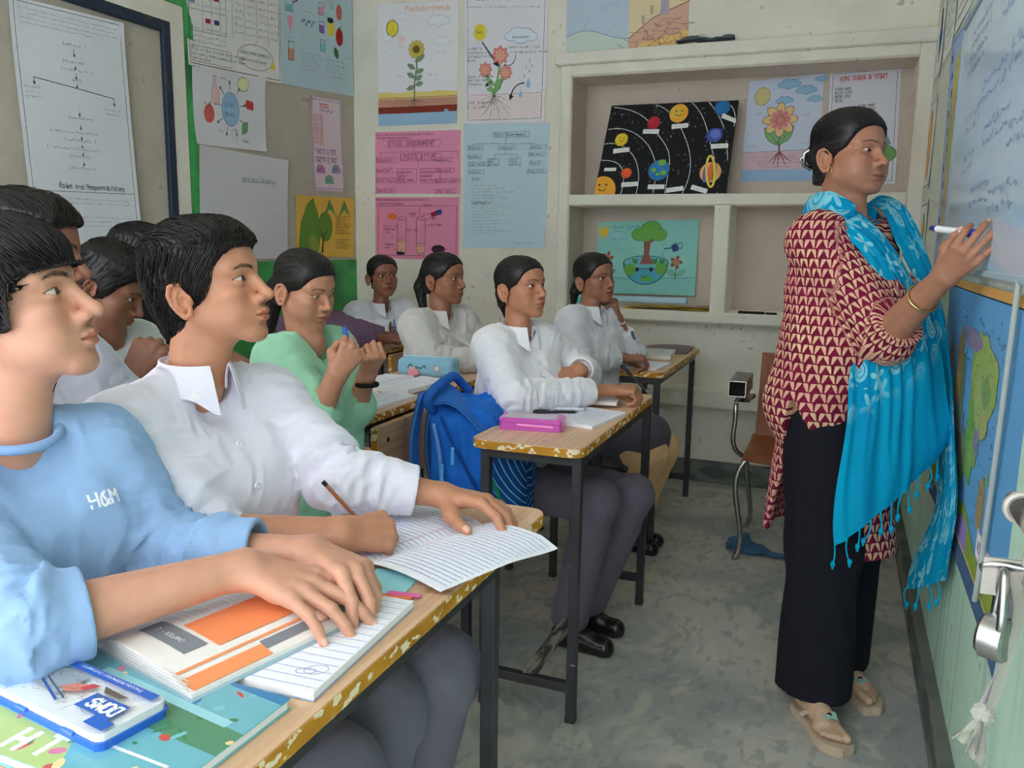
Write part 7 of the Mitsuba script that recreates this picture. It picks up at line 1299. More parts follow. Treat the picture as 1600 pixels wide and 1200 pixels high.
# ------------------------------------------------------------------ things on the desks, on the floor, by the door
def Mq(o, x, y=None, z=(0, 0, 1)):
    z = unit(z); x = unit(np.asarray(x, float) - z * (np.asarray(x, float) @ z)); m = np.eye(4); m[:3, 0], m[:3, 1], m[:3, 2], m[:3, 3] = x, np.cross(z, x), z, o; return m
PAPER = srgb(232, 234, 242)
def ruled(d, W, H, n, margin=.02, side=0, c=srgb(150, 168, 210), txt=0, w=.0011):
    for k in range(n): y = H * (.06 + .88 * k / (n - 1)); d.line([(.004, y), (W - .004, y)], w, c)
    if margin: x = margin if side == 0 else W - margin; d.line([(x, .004), (x, H - .004)], w, srgb(206, 140, 160))
    for k in range(txt): d.scrib(margin + .006, H * (.94 - .88 * (k + .5) / (n - 1)) , W * d.rng.uniform(.45, .8), .0035, srgb(90, 100, 150), w=.0006)
def page_mesh(M, W, H, fz, n=(44, 18), t=.0015, both=False):
    """a page block: height fz(u, v) over the plane of M"""
    u, v = np.meshgrid(np.linspace(0, 1, n[0]), np.linspace(0, 1, n[1]), indexing='ij'); z = fz(u, v); X = np.stack([u * W, v * H, z], -1); lo = X.copy(); lo[..., 2] = np.maximum(z - (t(u, v) if callable(t) else t), 0 if not callable(t) else -9); a, b = n; N = a * b
    g = grid_mesh(X); f = np.asarray(g.faces); ring = np.r_[np.arange(b), np.arange(1, a) * b + b - 1, (a - 1) * b + np.arange(b - 2, -1, -1), np.arange(a - 2, 0, -1) * b]; r2 = np.roll(ring, -1); side = np.vstack([np.stack([ring, r2, r2 + N], 1), np.stack([ring, r2 + N, ring + N], 1)])
    m = trimesh.Trimesh(np.vstack([X.reshape(-1, 3), lo.reshape(-1, 3)]), np.vstack([f, f[:, ::-1] + N, side]), process=False)
    if m.volume < 0: m = trimesh.Trimesh(m.vertices, m.faces[:, ::-1], process=False)
    return at(m, M)
def on_page(d, M, W, H, fz, eps=.0012):
    """a drawing bent onto a page"""
    P, f, c = np.vstack(d.v), np.vstack(d.f), np.vstack(d.c); vv, ff, idx = trimesh.remesh.subdivide_to_size(np.c_[P[:, :2], np.zeros(len(P))], f, max(W, H) / 15, return_index=True); z = np.zeros(len(vv)); cc = np.zeros((len(vv), 3)); z[ff] = P[f[:, 0], 2][idx][:, None]; cc[ff] = c[f[:, 0]][idx][:, None]
    h = fz(np.clip(vv[:, 0] / W, 0, 1), np.clip(vv[:, 1] / H, 0, 1)); m = trimesh.Trimesh(np.c_[vv[:, :2], h + eps + z * .00004], ff, process=False); n = np.cross(m.vertices[ff[:, 1]] - m.vertices[ff[:, 0]], m.vertices[ff[:, 2]] - m.vertices[ff[:, 0]])[:, 2]; m = trimesh.Trimesh(m.vertices, np.where((n < 0)[:, None], ff[:, ::-1], ff), process=False); m.vc = cc; return at(m, M)
def open_book(label, o, spine, W, H, hl=.006, hr=.008, cat_='notebook', lines=22, lc=srgb(120, 140, 196), txt=(6, 0), right=None, left=None, color=PAPER, group=None):
    """spine runs from o along spine; the right page lies to the right of it"""
    sp = unit(V(spine[0], spine[1], 0)); rt = np.cross(sp, [0, 0, 1]); k = thing('open_notebook' if cat_ == 'notebook' else 'open_book', label, cat_, group); rng_ = np.random.default_rng(int(W * 1e4 + H * 1e3))
    fr = right or (lambda u, v: hr * (1 - (1 - np.minimum(u * 5, 1)) ** 2) * (1 - .25 * u) + .0015); fl = left or (lambda u, v: hl * (1 - (1 - np.minimum(u * 5, 1)) ** 2) * (1 - .3 * u) + .0015)
    Mr = np.eye(4); Mr[:3, 0], Mr[:3, 1], Mr[:3, 2], Mr[:3, 3] = rt, sp, (0, 0, 1), o; Ml = Mr.copy(); Ml[:3, 0] = -rt
    for nm, Mx, fz, tx in (('right_page', Mr, fr, txt[1]), ('left_page', Ml, fl, txt[0])):
        part(k, nm, page_mesh(Mx, W, H, fz, t=.9 if right is None or nm == 'left_page' else .0016), 'vc', 25, color); d = Draw(W, H, 3); ruled(d, W, H, lines, .022, 0, lc, tx)
        m = on_page(d, Mx, W, H, fz)
        if np.linalg.det(Mx[:3, :3]) < 0: c = m.vc; n_ = np.cross(m.vertices[m.faces[:, 1]] - m.vertices[m.faces[:, 0]], m.vertices[m.faces[:, 2]] - m.vertices[m.faces[:, 0]])[:, 2]; m = trimesh.Trimesh(m.vertices, np.where((n_ < 0)[:, None], m.faces[:, ::-1], m.faces), process=False); m.vc = c
        part(k, 'ruling', m, 'vc', False)
    return k
def closed_book(name, label, cat_, o, x, W, H, h, cover, pages=srgb(226, 222, 214), group=None, z=(0, 0, 1), draw=None, spine_side=0):
    M = Mq(o, x, z=z); k = thing(name, label, cat_, group); part(k, 'page_block', at(bx(.002, W - .002, .002, H - .003, .001, h - .001, .0008), M), 'vc', 30, pages)
    part(k, 'cover', at(bx(0, W, 0, H, h - .0012, h, .0005), M), 'gloss', 30, cover); part(k, 'back_cover', at(bx(0, W, 0, H, 0, .0012, .0005), M), 'gloss', 30, np.asarray(cover) * .9); part(k, 'spine', at(bx(-.001, .0015, 0, H, 0, h, .0007) if spine_side == 0 else bx(W - .0015, W + .001, 0, H, 0, h, .0007), M), 'gloss', 30, np.asarray(cover) * (.9 if np.mean(cover) < .6 else 1))
    if draw: d = Draw(W, H, 2); draw(d, W, H); part(k, 'print', on_page(d, M, W, H, lambda u, v: h + 0 * u, .0004), 'gloss', False)
    return k
def pen(label, a, b, color, cap=None, r=.0042, cat_='pen', name='pen', group=None):
    a, b = V(*a), V(*b); d = unit(b - a); L = np.linalg.norm(b - a); k = thing(name, label, cat_, group)
    part(k, 'barrel', cyl(a, a + d * L * .68, r), 'gloss', 30, color); part(k, 'cap', cat([cyl(a + d * L * .68, b, r * 1.18), tube([a + d * L * .60 + V(0, 0, r * 1.5), b - d * .004 + V(0, 0, r * 1.5)], [.0012, .0012], 5)]), 'gloss', 30, color if cap is None else cap); part(k, 'nib', cyl(a - d * .010, a, .0008, 10, r * .8), 'vc', 30, srgb(120, 120, 124)); return k
TP = .7505
# nearest desk
open_book('open ruled notebook under the hands of the boy in white', V(-.660, 1.062, TP), (.335, .942), .170, .270, .007, .009, txt=(5, 0), right=lambda u, v: .009 * (1 - (1 - np.minimum(u * 5, 1)) ** 2) + .002 + .006 * np.sin(u * 3) - .010 * np.maximum(u - .80, 0) / .2 * smooth01(.5, 1., v))
# thick textbook with the orange band
M1 = Mq(V(-.806, .690, TP + .0128), (.97, -.24, 0)); W1, H1 = .195, .262
k = thing('open_textbook', 'thick textbook with an orange chapter band, open under the hands of the boy in blue', 'book')
f1 = lambda u, v: .019 * (1 - .55 * (1 - np.minimum(u * 3, 1)) ** 2) + .004 * np.sin(u * 4) - .010 * smooth01(.72, 1., u)
part(k, 'page_block', page_mesh(M1, W1, H1, f1, (30, 12), .9), 'vc', 25, srgb(230, 226, 222)); part(k, 'cover', at(bx(-.004, W1 + .006, -.004, H1 + .004, -.0015, .0006, .0006), M1), 'gloss', 30, srgb(150, 176, 190))
d = Draw(W1, H1, 1); d.rect(W1 * .40, H1 * .26, W1 * .76, H1 * .98, srgb(240, 142, 92)); d.rect(W1 * .22, .030, W1 * .70, H1 * .235, srgb(128, 132, 142)); d.rect(W1 * .82, .004, W1 * .84, H1 * .98, srgb(236, 150, 104)); d.rect(W1 * .88, .004, W1 * .99, H1 * .42, srgb(240, 150, 100)); d.rect(W1 * .86, H1 * .42, W1 * .93, H1 * .98, srgb(128, 132, 142))
for i in range(20): d.scrib(W1 * .05, H1 * (.95 - .035 * i), W1 * .30, .0028, srgb(120, 122, 132), w=.0005)
part(k, 'print', on_page(d, M1, W1, H1, f1), 'vc', False)
tx = Draw(W1, H1, 1); tx.text('CHAPTER - 2', .004, .004, .0065, srgb(222, 222, 228), w=.0009)
for _v in tx.v: _v[:, :2] = np.array([W1 * .60, .052]) - _v[:, :2]
part(k, 'lettering', on_page(tx, M1, W1, H1, f1, .0016), 'vc', False)
for i in range(5):
    zz = .003 + .004 * i; part(k, 'page_edge', at(bx(.004, W1 - .004, -.0006, .0004, zz, zz + .0005, .0001), M1), 'vc', False, srgb(196, 190, 186))
# ruled notebook below it
Mn = Mq(V(-.672, .700, TP), (.995, .05, 0)); Wn, Hn = .165, .255; k = thing('ruled_notebook', 'ruled notebook lying under the right edge of the orange banded textbook', 'notebook'); part(k, 'page_block', at(bx(0, Wn, 0, Hn, .001, .0112, .0008), Mn), 'vc', 30, PAPER); part(k, 'cover', at(bx(-.001, Wn + .001, -.001, Hn + .001, 0, .0012, .0004), Mn), 'vc', 30, srgb(150, 170, 200))
d = Draw(Wn, Hn, 4); 
for i in range(15): d.line([(Wn * .04, Hn * (.03 + .065 * i)), (Wn * .99, Hn * (.03 + .065 * i))], .0010, srgb(146, 164, 206))
d.ring(Wn * .86, Hn * .17, .014, .010, .0007, srgb(120, 130, 180), rot=.5); d.ring(Wn * .80, Hn * .145, .012, .006, .0007, srgb(120, 130, 180), rot=.3); part(k, 'ruling', on_page(d, Mn, Wn, Hn, lambda u, v: .0112 + 0 * u, .0003), 'vc', False)
# colourful book and the tin box on it
def cover_art(d, W, H):
    d.rng = np.random.default_rng(11)
    d.rect(0, 0, W, H, srgb(110, 176, 190)); d.poly([(0, H * .35), (W * .4, H * .5), (W, H * .42), (W, H * .62), (W * .5, H * .72), (0, H * .6)], srgb(84, 140, 110)); d.poly([(0, 0), (W * .6, 0), (W * .5, H * .22), (0, H * .3)], srgb(176, 196, 120))
    for i in range(60): x, y = d.rng.random(2) * [W, H]; d.ell(x, y, W * d.rng.uniform(.01, .05), H * d.rng.uniform(.008, .03), np.array([srgb(206, 120, 150), srgb(70, 120, 170), srgb(226, 206, 150), srgb(70, 130, 90), srgb(200, 90, 80), srgb(120, 190, 200)][i % 6]), d.rng.random() * 3)
    for x in (.30, .42): d.text('HT'[int((x - .29) / .12)], W * x, H * .055, .030, srgb(226, 230, 236), w=.007, jit=0)
    d.poly([(W * .55, H), (W, H * .92), (W, H), ], srgb(60, 130, 180)); d.line([(W * .2, H * .8), (W * .9, H * .66)], .012, srgb(150, 206, 216)); d.line([(W * .1, H * .3), (W * .9, H * .26)], .004, srgb(226, 230, 236))
closed_book('picture_book', 'colourful picture book under the metal geometry box at the corner of the nearest desk', 'book', V(-.812, .500, TP), (.94, -.03, 0), .285, .196, .012, srgb(120, 186, 196), srgb(232, 234, 238), draw=cover_art)
Mb = Mq(V(-.806, .560, TP + .0125), (.985, -.15, 0)); Wb, Hb, hb = .180, .080, .020; k = thing('geometry_box', 'blue and white tin geometry box with scratched lid at the left corner', 'box')
import shapely
rr_ = lambda w, h, r, g=0: shapely.box(r + g, r + g, w - r - g, h - r - g).buffer(r, quad_segs=5)
part(k, 'base', at(cat([extrude(rr_(Wb, Hb, .010), .009), extrude(rr_(Wb, Hb, .010, -.0015), .002).apply_translation([0, 0, .007])]), Mb), 'gloss', 30, srgb(40, 98, 196)); part(k, 'lid', at(extrude(rr_(Wb, Hb, .010, .0008), .0085).apply_translation([0, 0, .0092]), Mb), 'gloss', 30, srgb(214, 218, 220))
for xx in (.045, .125): part(k, 'hinge', at(cyl((xx, -.0014, .0095), (xx + .018, -.0014, .0095), .0022, 8), Mb), 'gloss', 30, srgb(60, 110, 190))
Mbl = Mb @ np.array([[-1, 0, 0, Wb], [0, -1, 0, Hb], [0, 0, 1, hb - .0022], [0, 0, 0, 1.]]); d = Draw(Wb, Hb, 1)
d.rect(.006, .006, Wb - .006, .017, srgb(44, 96, 190)); d.rect(.012, .036, .066, .062, srgb(52, 96, 184)); d.text('DOMS', .015, .041, .015, srgb(232, 236, 240), w=.0034, jit=0); d.rect(.0, .062, .030, Hb - .004, srgb(40, 96, 190)); d.text('Precision Mathematical Instruments', .03, .0085, .0042, srgb(206, 216, 230), w=.0006, jit=0); d.rect(.100, .022, .168, .058, srgb(150, 158, 164))
d.line([(.090, .066), (.150, .046)], .003, srgb(50, 80, 160)); d.line([(.086, .060), (.150, .040)], .002, srgb(70, 80, 110)); d.poly([(.080, .030), (.100, .034), (.112, .048), (.098, .052), (.084, .044)], srgb(200, 120, 100)); d.poly([(.074, .026), (.086, .028), (.090, .040), (.080, .040)], srgb(190, 60, 50)); d.poly([(.030, .026), (.070, .024), (.060, .033), (.036, .032)], srgb(96, 92, 84))
rg = np.random.default_rng(3)
for i in range(70): x, y = rg.random(2) * [Wb - .03, Hb - .02] + .01; d.line([(x, y), (x + rg.normal(0, .006), y + rg.normal(0, .004))], .0006, srgb(110, 104, 100))
part(k, 'print', on_page(d, Mbl, Wb, Hb, lambda u, v: 0 * u + .0042, .0002), 'gloss', False)
# cards, tabs and pens by the hands
single('blue_card', 'pale blue picture card poking out between the hands and the ruled notebook', 'card', at(bx(0, .075, 0, .10, 0, .0022, .0006), Mq(V(-.625, .965, TP), (.95, .12, 0))), 'vc', 30, srgb(150, 206, 214))
for i, (c, nm) in enumerate(((srgb(240, 120, 70), 'orange'), (srgb(240, 130, 84), 'bright orange'), (srgb(226, 110, 170), 'pink'))): single('sticky_tab', nm + ' sticky tab fanned out beside the hands on the nearest desk' if i != 1 else 'orange sticky tab between the first orange tab and the pink one', 'sticky tab', at(bx(0, .05, 0, .012, .0025 + .0006 * i, .0030 + .0006 * i, .0001), Mq(V(-.590 + .008 * i, .955 + .013 * i, TP), (.9, .35 - .1 * i, 0))), 'vc', False, c)
pen('light blue pen under the boy in blue, nearer of two', (-.600, .890, .774), (-.553, .900, .770), srgb(120, 196, 206), r=.0042); pen('light blue pen under the boy in blue, farther of two', (-.606, .905, .776), (-.556, .916, .772), srgb(130, 202, 212), r=.0042)
J2, th2, W2, A2 = hand_joints(S2['HR'], .95); p0 = (J2[0][3] + th2[3]) / 2; dp = unit(V(-.050, -.035, .075)); k = thing('pencil', 'brown pencil with a black end in the writing hand of the boy in white', 'pencil'); part(k, 'shaft', cyl(p0 - dp * .015, p0 + dp * .125, .0037, 6), 'gloss', 20, srgb(150, 92, 62)); part(k, 'end', cyl(p0 + dp * .125, p0 + dp * .134, .0038, 8), 'gloss', 30, srgb(28, 26, 28)); part(k, 'tip', cyl(p0 - dp * .034, p0 - dp * .015, .0006, 8, .0036), 'vc', 30, srgb(206, 170, 120))
# narrow desk: pencil box, notebooks, pens
Mp = Mq(V(-.845, 2.055, TP), (.985, .17, 0)); Wp, Hp = .172, .088; k = thing('pencil_box', 'translucent purple pencil box at the near end of the narrow desk', 'box')
part(k, 'tray', at(cat([extrude(rr_(Wp, Hp, .010), .020)]), Mp), 'purple_plastic', 30); part(k, 'lid', at(cat([extrude(rr_(Wp, Hp, .010, -.0012), .0095).apply_translation([0, 0, .021]), extrude(rr_(Wp - .012, Hp - .012, .008), .002).apply_translation([.006, .006, .0305])]), Mp), 'purple_plastic', 30)
part(k, 'pen_inside', at(cyl((.05, -.0006, .016), (.15, -.0006, .013), .004, 10), Mp), 'gloss', 30, srgb(236, 130, 206)); part(k, 'label_sheet', at(bx(.012, Wp - .02, .012, Hp - .012, .0326, .0330, .0001), Mp), 'vc', False, srgb(196, 184, 196))
open_book('open notebook on the narrow desk right behind the purple pencil box', V(-.760, 2.185, TP), (.16, .985), .150, .235, .008, .010, cat_='book', lines=20, lc=srgb(140, 146, 170), txt=(14, 16)); closed_book('notebook', 'white notebook lying across the far half of the narrow desk', 'notebook', V(-.800, 2.440, TP + .010), (.97, .16, 0), .180, .215, .012, srgb(222, 222, 230), draw=lambda d, W, H: ruled(d, W, H, 14, .02))
pen('black pen lying on the open notebook behind the purple pencil box', (-.705, 2.300, TP + .0155), (-.815, 2.245, TP + .0155), srgb(30, 30, 36)); pen('clear pen with a blue cap on the notebooks of the narrow desk', (-.690, 2.340, TP + .0175), (-.830, 2.300, TP + .0175), srgb(206, 210, 222), srgb(70, 80, 150))
pen('black pen with a blue tip in the hand of the girl at the narrow desk', (-.545, 2.520, .808), (-.640, 2.575, .872), srgb(28, 28, 34), r=.0044)
# farthest front desk
open_book('open notebook under the writing hand at the farthest front desk', V(-.800, 3.340, TP), (.10, .99), .12, .20, .006, .008, lines=14, txt=(6, 4)); closed_book('book', 'thick pale book near the far end of the farthest front desk', 'book', V(-.875, 3.640, TP), (.99, .1, 0), .19, .24, .022, srgb(196, 200, 206), draw=lambda d, W, H: [d.scrib(W * .1, H * (.9 - .06 * q), W * .7, .006, INK, w=.001) for q in range(12)])
k = single('pouch', 'flat grey and pink pouch on the far end of the farthest front desk', 'pouch', slab(np.array([[V(-.895 + .235 * u, 3.885 + .225 * v + .02 * u, TP + .004 + .020 * (math.sin(math.pi * u) * math.sin(math.pi * v)) ** .5 + .010 * u * v) for u in np.linspace(0, 1, 14)] for v in np.linspace(0, 1, 12)])[:, ::-1], .004), 'cloth', True, srgb(122, 106, 112)); pen('clear pen held upright over the farthest front desk', (-.745, 3.330, .800), (-.790, 3.330, .905), srgb(196, 200, 206), srgb(60, 60, 70))
# second row desk
open_book('open textbook with blue margins in front of the girl in green', V(-1.420, 2.105, TP), (.06, .99), .140, .27, .010, .012, 'book', 26, srgb(150, 164, 190), (22, 22)); open_book('white notebook leaning open beside the pale blue case', V(-1.440, 2.400, TP + .004), (.10, .99), .135, .25, .018, .020, lines=14, txt=(0, 0))
k = thing('pencil_case', 'pale blue soft pencil case with a pink ornament on the second row desk', 'pencil case'); Mc = Mq(V(-1.548, 2.735, TP), (.99, .10, 0))
fc = lambda p: smax(np.linalg.norm(np.maximum(np.abs(p - np.array([.115, .045, .036], np.float32)) - np.array([.090, .022, .012], np.float32), 0), axis=1) - .024, -p[:, 2], .004)
pm = mesh_sdf(fc, [-.02, -.02, -.01], [.26, .12, .09], .005); v = np.asarray(pm.vertices); n = vnormals(v, np.asarray(pm.faces)); part(k, 'body', at(trimesh.Trimesh(v + n * (.004 * (meshkit.noise(v * 45, 3) - .5))[:, None], pm.faces, process=False), Mc), 'cloth', True, srgb(146, 198, 224))
d = Draw(.24, .05, 1); d.curve([(.05, .026), (.065, .034), (.075, .022), (.085, .030), (.10, .024), (.115, .036), (.12, .024)], .0028, INK); d.ell(.165, .026, .010, None, WH); d.ring(.165, .026, .010, None, .0016, ORG); Mf = Mc @ np.array([[1, 0, 0, 0], [0, 0, -1, -.0022], [0, 1, 0, .010], [0, 0, 0, 1.]]); part(k, 'print', on_page(d, Mf, .24, .05, lambda u, v: 0 * u), 'vc', False)
part(k, 'zip', at(tube([(.02, .045, .0725), (.21, .045, .0725)], [.003, .003], 6), Mc), 'gloss', 30, srgb(196, 222, 232)); part(k, 'ornament', at(cat([ball((.075 + a * .012, -.010, .018 + b * .011), .012, 2) for a, b in ((-1, 0), (1, 0), (0, 1), (0, -.6), (0, .2))]), Mc), 'vc', True, srgb(240, 170, 184)); part(k, 'strap', at(slab(np.array([[V(.225 + .03 * t, .03 + .015 * s, .030 - .026 * t) for s in (0, 1)] for t in np.linspace(0, 1, 6)]), .002), Mc), 'cloth', True, srgb(150, 200, 226))
closed_book('book', 'thin book with a red spine under the off-white sleeves, behind the pale blue case', 'book', V(-1.575, 2.845, TP), (.99, .1, 0), .20, .055, .010, srgb(120, 40, 50), srgb(206, 206, 210))
# third row
closed_book('notebook', 'white notebook on the third row desk under the hands in mauve sleeves', 'notebook', V(-2.20, 3.46, TP), (.98, .15, 0), .17, .22, .010, srgb(220, 220, 228)); pen('blue pen standing between the hands on the third row desk', (-2.015, 3.56, .79), (-2.03, 3.57, .875), srgb(70, 130, 190)); pen('black pen held by the girl at the back corner', (-1.985, 3.66, .82), (-2.04, 3.73, .89), srgb(26, 26, 32))
pen('dark pen held by the girl in the creased off-white shirt', (-1.130, 2.86, .806), (-1.185, 2.90, .878), srgb(40, 44, 60)); pen('blue pen in the raised fist of the girl in green', (-1.085, 1.70, .990), (-1.125, 1.735, 1.040), srgb(50, 96, 180), r=.0055)
# backpack on the bench end
bp = thing('backpack', 'blue school backpack with a green patterned front standing on the bench end', 'backpack'); ob = V(-1.060, 2.030, .425); ex, ey, ez = unit(V(.97, .16, 0)), unit(V(-.16, .97, 0)), V(0, 0, 1); Bk = np.eye(4); Bk[:3, 0], Bk[:3, 1], Bk[:3, 2], Bk[:3, 3] = ex, ey, ez, ob
def fb(p):
    q = p - np.array([.115, .13, .19], np.float32); t = np.clip(p[:, 2] / .42, 0, 1); q[:, 0] = q[:, 0] + .05 * (t - .5) ; e = np.linalg.norm(np.maximum(np.abs(q) - np.stack([.060 - .020 * t, .085 - .020 * t, .135 + 0 * t], 1).astype(np.float32), 0), axis=1) - .055
    return smax(e, .002 - p[:, 2], .01)
bm = mesh_sdf(fb, [-.08, -.06, -.02], [.32, .32, .46], .008); v = np.asarray(bm.vertices); n = vnormals(v, np.asarray(bm.faces)); v = v + n * (.009 * (1 - 2 * np.abs(2 * meshkit.noise(v * [22, 22, 8], 7) - 1)))[:, None]; part(bp, 'body', at(trimesh.Trimesh(v, bm.faces, process=False), Bk), 'cloth', True, srgb(34, 104, 196))
def fp(p):
    q = p - np.array([.215, .13, .16], np.float32); e = np.linalg.norm(np.maximum(np.abs(q) - np.array([.018, .080, .105], np.float32), 0), axis=1) - .042; return smax(e, .004 - p[:, 2], .01)
fm2 = mesh_sdf(fp, [.10, -.05, -.02], [.32, .32, .36], .008); v = np.asarray(fm2.vertices); n = vnormals(v, np.asarray(fm2.faces)); v = v + n * (.008 * (1 - 2 * np.abs(2 * meshkit.noise(v * 20, 9) - 1)))[:, None]; part(bp, 'front_pocket', at(trimesh.Trimesh(v, fm2.faces, process=False), Bk), 'bag_print', True, label='blue pocket with pale stripes and green leaves')
for y in (.05, .19): part(bp, 'strap', at(slab(np.array([[V(-.035 - .028 * math.sin(math.pi * t), y + s * .055, .05 + .35 * t) for s in (0, 1)] for t in np.linspace(0, 1, 14)]), .012), Bk), 'cloth', True, srgb(70, 130, 206))
part(bp, 'handle', at(tube(spline([(.02, .02, .36), (.02, -.02, .41), (.05, .06, .445), (.05, .15, .435), (.08, .20, .385)], 26), .014, 8), Bk), 'cloth', True, srgb(40, 96, 180))
part(bp, 'flap', at(slab(np.array([[V(.02 + .22 * u, -.012 + .28 * w_ - .03 * u * (1 - w_), .385 - .09 * u ** 1.5 + .022 * math.sin(u * 5 + w_ * 4) + .02 * math.sin(w_ * math.pi)) for w_ in np.linspace(0, 1, 12)] for u in np.linspace(0, 1, 12)]), .008), Bk), 'cloth', True, srgb(48, 108, 190))
part(bp, 'trim', at(tube(spline([(.0, -.016, .135), (.08, -.018, .125), (.16, -.012, .105), (.235, .0, .085)], 20), .007, 6), Bk), 'cloth', True, srgb(40, 150, 216), label='light blue trim'); part(bp, 'trim', at(tube(spline([(.03, -.012, .33), (.05, -.020, .25), (.055, -.022, .14)], 16), .006, 6), Bk), 'cloth', True, srgb(90, 140, 206))
part(bp, 'side_zip', at(tube(spline([(.05, -.008, .35), (.09, -.016, .27), (.13, -.018, .20), (.17, -.014, .12)], 20), .004, 6), Bk), 'cloth', True, srgb(26, 70, 140))
for x, z in ((.090, .265), (.060, .215)): part(bp, 'zip_pull', at(cat([bx(x - .005, x + .005, -.030, -.025, z - .045, z - .004, .001), ball((x, -.026, z), .006, 1)]), Bk), 'gloss', 30, srgb(70, 160, 220))
# shelf things
k = thing('chart_roll', 'rolled pale blue chart lying in the small left niche', 'roll'); part(k, 'roll', at(cat([tube([(0, 0, 0), (.40, 0, .004)], [.0185, .0185], 20, cap=False), tube([(0, 0, 0), (.40, 0, .004)], [.0150, .0150], 20, cap=False), tube([(.0, .004, .002), (.40, .004, .006)], [.010, .010], 14, cap=False)]), Mq(V(-1.158, 4.42, .962), (1, -.02, 0))), 'vc', 30, srgb(176, 206, 224))
k = thing('paper_stack', 'folded yellow chart papers under the rolled chart in the small left niche', 'paper')
for i in range(3): part(k, 'sheet', slab(np.array([[V(-1.10 + .46 * u + .02 * i, 4.352 + .16 * w_ + .015 * i, .9195 + .006 * i + .014 * (math.sin(u * 3 + i) ** 2) * (1 - w_) + .02 * max(u - .75, 0)) for w_ in np.linspace(0, 1, 6)] for u in np.linspace(0, 1, 14)]), .0015), 'vc', True, [srgb(214, 186, 84), srgb(222, 196, 96), srgb(190, 164, 76)][i])
k = thing('water_bottle', 'teal water bottle standing in the left end of the small left niche', 'bottle'); Mw = tr(-1.345, 4.43, .918)
part(k, 'bottle', at(lathe([(0, 0), (.034, 0), (.036, .006), (.036, .05), (.033, .056), (.033, .066), (.036, .072), (.036, .15), (.034, .165), (.022, .190), (.018, .195), (.018, .205), (0, .205)], 28), Mw), 'teal_plastic', 40); part(k, 'cap', at(lathe([(0, .203), (.021, .203), (.022, .206), (.022, .236), (.019, .242), (.010, .244), (0, .244)], 24), Mw), 'gloss', 40, srgb(24, 120, 130))
single('black_strip', 'flat black strip lying on the floor of the small right niche', 'strip', [bx(-.49, -.36, 4.36, 4.385, .9185, .930, .003), bx(-.355, -.30, 4.365, 4.385, .9185, .928, .003)], 'vc', 30, srgb(26, 26, 28))
X = np.array([[V(-.865 + .28 * u, 4.335 + .07 * w_ - .012 * math.sin(u * 9), 2.236 + (.010 + .030 * abs(math.sin(u * 4.2 + .4)) * math.sin(math.pi * w_) + .016 * meshkit.noise(np.array([[u * 7, w_ * 4, 1.]]), 3)[0]) * (1 - .4 * abs(2 * u - 1))) for w_ in np.linspace(0, 1, 10)] for u in np.linspace(0, 1, 30)]); single('folded_cloth', 'crumpled dark grey cloth lying on top of the shelf unit ledge', 'cloth', slab(X, .004), 'cloth', True, srgb(84, 94, 104))
# chair
ch = thing('office_chair', 'brown plywood chair with chrome tube legs standing by the back wall', 'chair'); cx0, cx1 = -.315, .125
Xs = np.array([[V(cx0 + (cx1 - cx0) * u + (.02 * (w_ - .5) if False else 0), 3.24 + .40 * w_, .450 - .010 * math.sin(math.pi * w_) - .014 * smooth01(.12, 0, np.array(w_)) + .012 * (2 * u - 1) ** 2) for u in np.linspace(0, 1, 10)] for w_ in np.linspace(0, 1, 12)])[:, ::-1]
part(ch, 'seat', slab(Xs, .012), 'brown_ply', 30); Xb = np.array([[V(cx0 + .01 + (cx1 - cx0 - .02) * u, 3.635 + .10 * w_ + .020 * (1 - (2 * u - 1) ** 2), .455 + .345 * w_) for u in np.linspace(0, 1, 10)] for w_ in np.linspace(0, 1, 12)]); part(ch, 'backrest', slab(Xb, .012), 'brown_ply', 30)
for s, x in ((-1, cx0), (1, cx1)):
    part(ch, 'leg', tube(spline([(x + .07 * -s, 3.36, .432), (x + .02 * -s, 3.34, .428), (x + .005 * s, 3.332, .40), (x + .012 * s, 3.328, .20), (x + .018 * s, 3.328, .0)], 24), .0105, 10), 'chrome', True); part(ch, 'leg', tube(spline([(x + .07 * -s, 3.60, .432), (x + .0 * s, 3.64, .40), (x - .01 * -s, 3.70, .20), (x - .02 * -s, 3.76, .0)], 24), .0105, 10), 'chrome', True)
    part(ch, 'armrest_frame', tube(spline([(x + .05 * -s, 3.42, .432), (x + .03 * s, 3.40, .425), (x + .050 * s, 3.39, .46), (x + .050 * s, 3.385, .56), (x + .050 * s, 3.39, .625), (x + .03 * s, 3.50, .64), (x + .005 * s, 3.62, .63)], 34), .0095, 10), 'chrome', True)
    part(ch, 'armrest_plate', bx(min(x, x + .06 * s), max(x, x + .06 * s), 3.37, 3.60, .636, .642, .002), 'chrome', 30)
    a, b = sorted((x + .012 * s, x + .082 * s)); part(ch, 'armrest', [bx(a, b, 3.36, 3.62, .662, .667, .001), bx(a, b, 3.36, 3.62, .722, .727, .001), bx(a, a + .005, 3.36, 3.62, .664, .725, .001), bx(b - .005, b, 3.36, 3.62, .664, .725, .001)], 'chrome', 30, label='hollow chrome box armrest'); part(ch, 'armrest_core', bx(a + .005, b - .005, 3.385, 3.61, .667, .722, .001), 'vc', 30, srgb(16, 16, 18)); part(ch, 'armrest_stem', cyl((x + .046 * s, 3.40, .640), (x + .046 * s, 3.40, .664), .008, 10), 'chrome', 30)  # black block stands for the dark inside of the open tube
part(ch, 'cross_tube', cyl((cx0 + .02, 3.37, .432), (cx1 - .02, 3.37, .432), .0095, 10), 'chrome', 30); part(ch, 'cross_tube', cyl((cx0 + .02, 3.60, .432), (cx1 - .02, 3.60, .432), .0095, 10), 'chrome', 30)
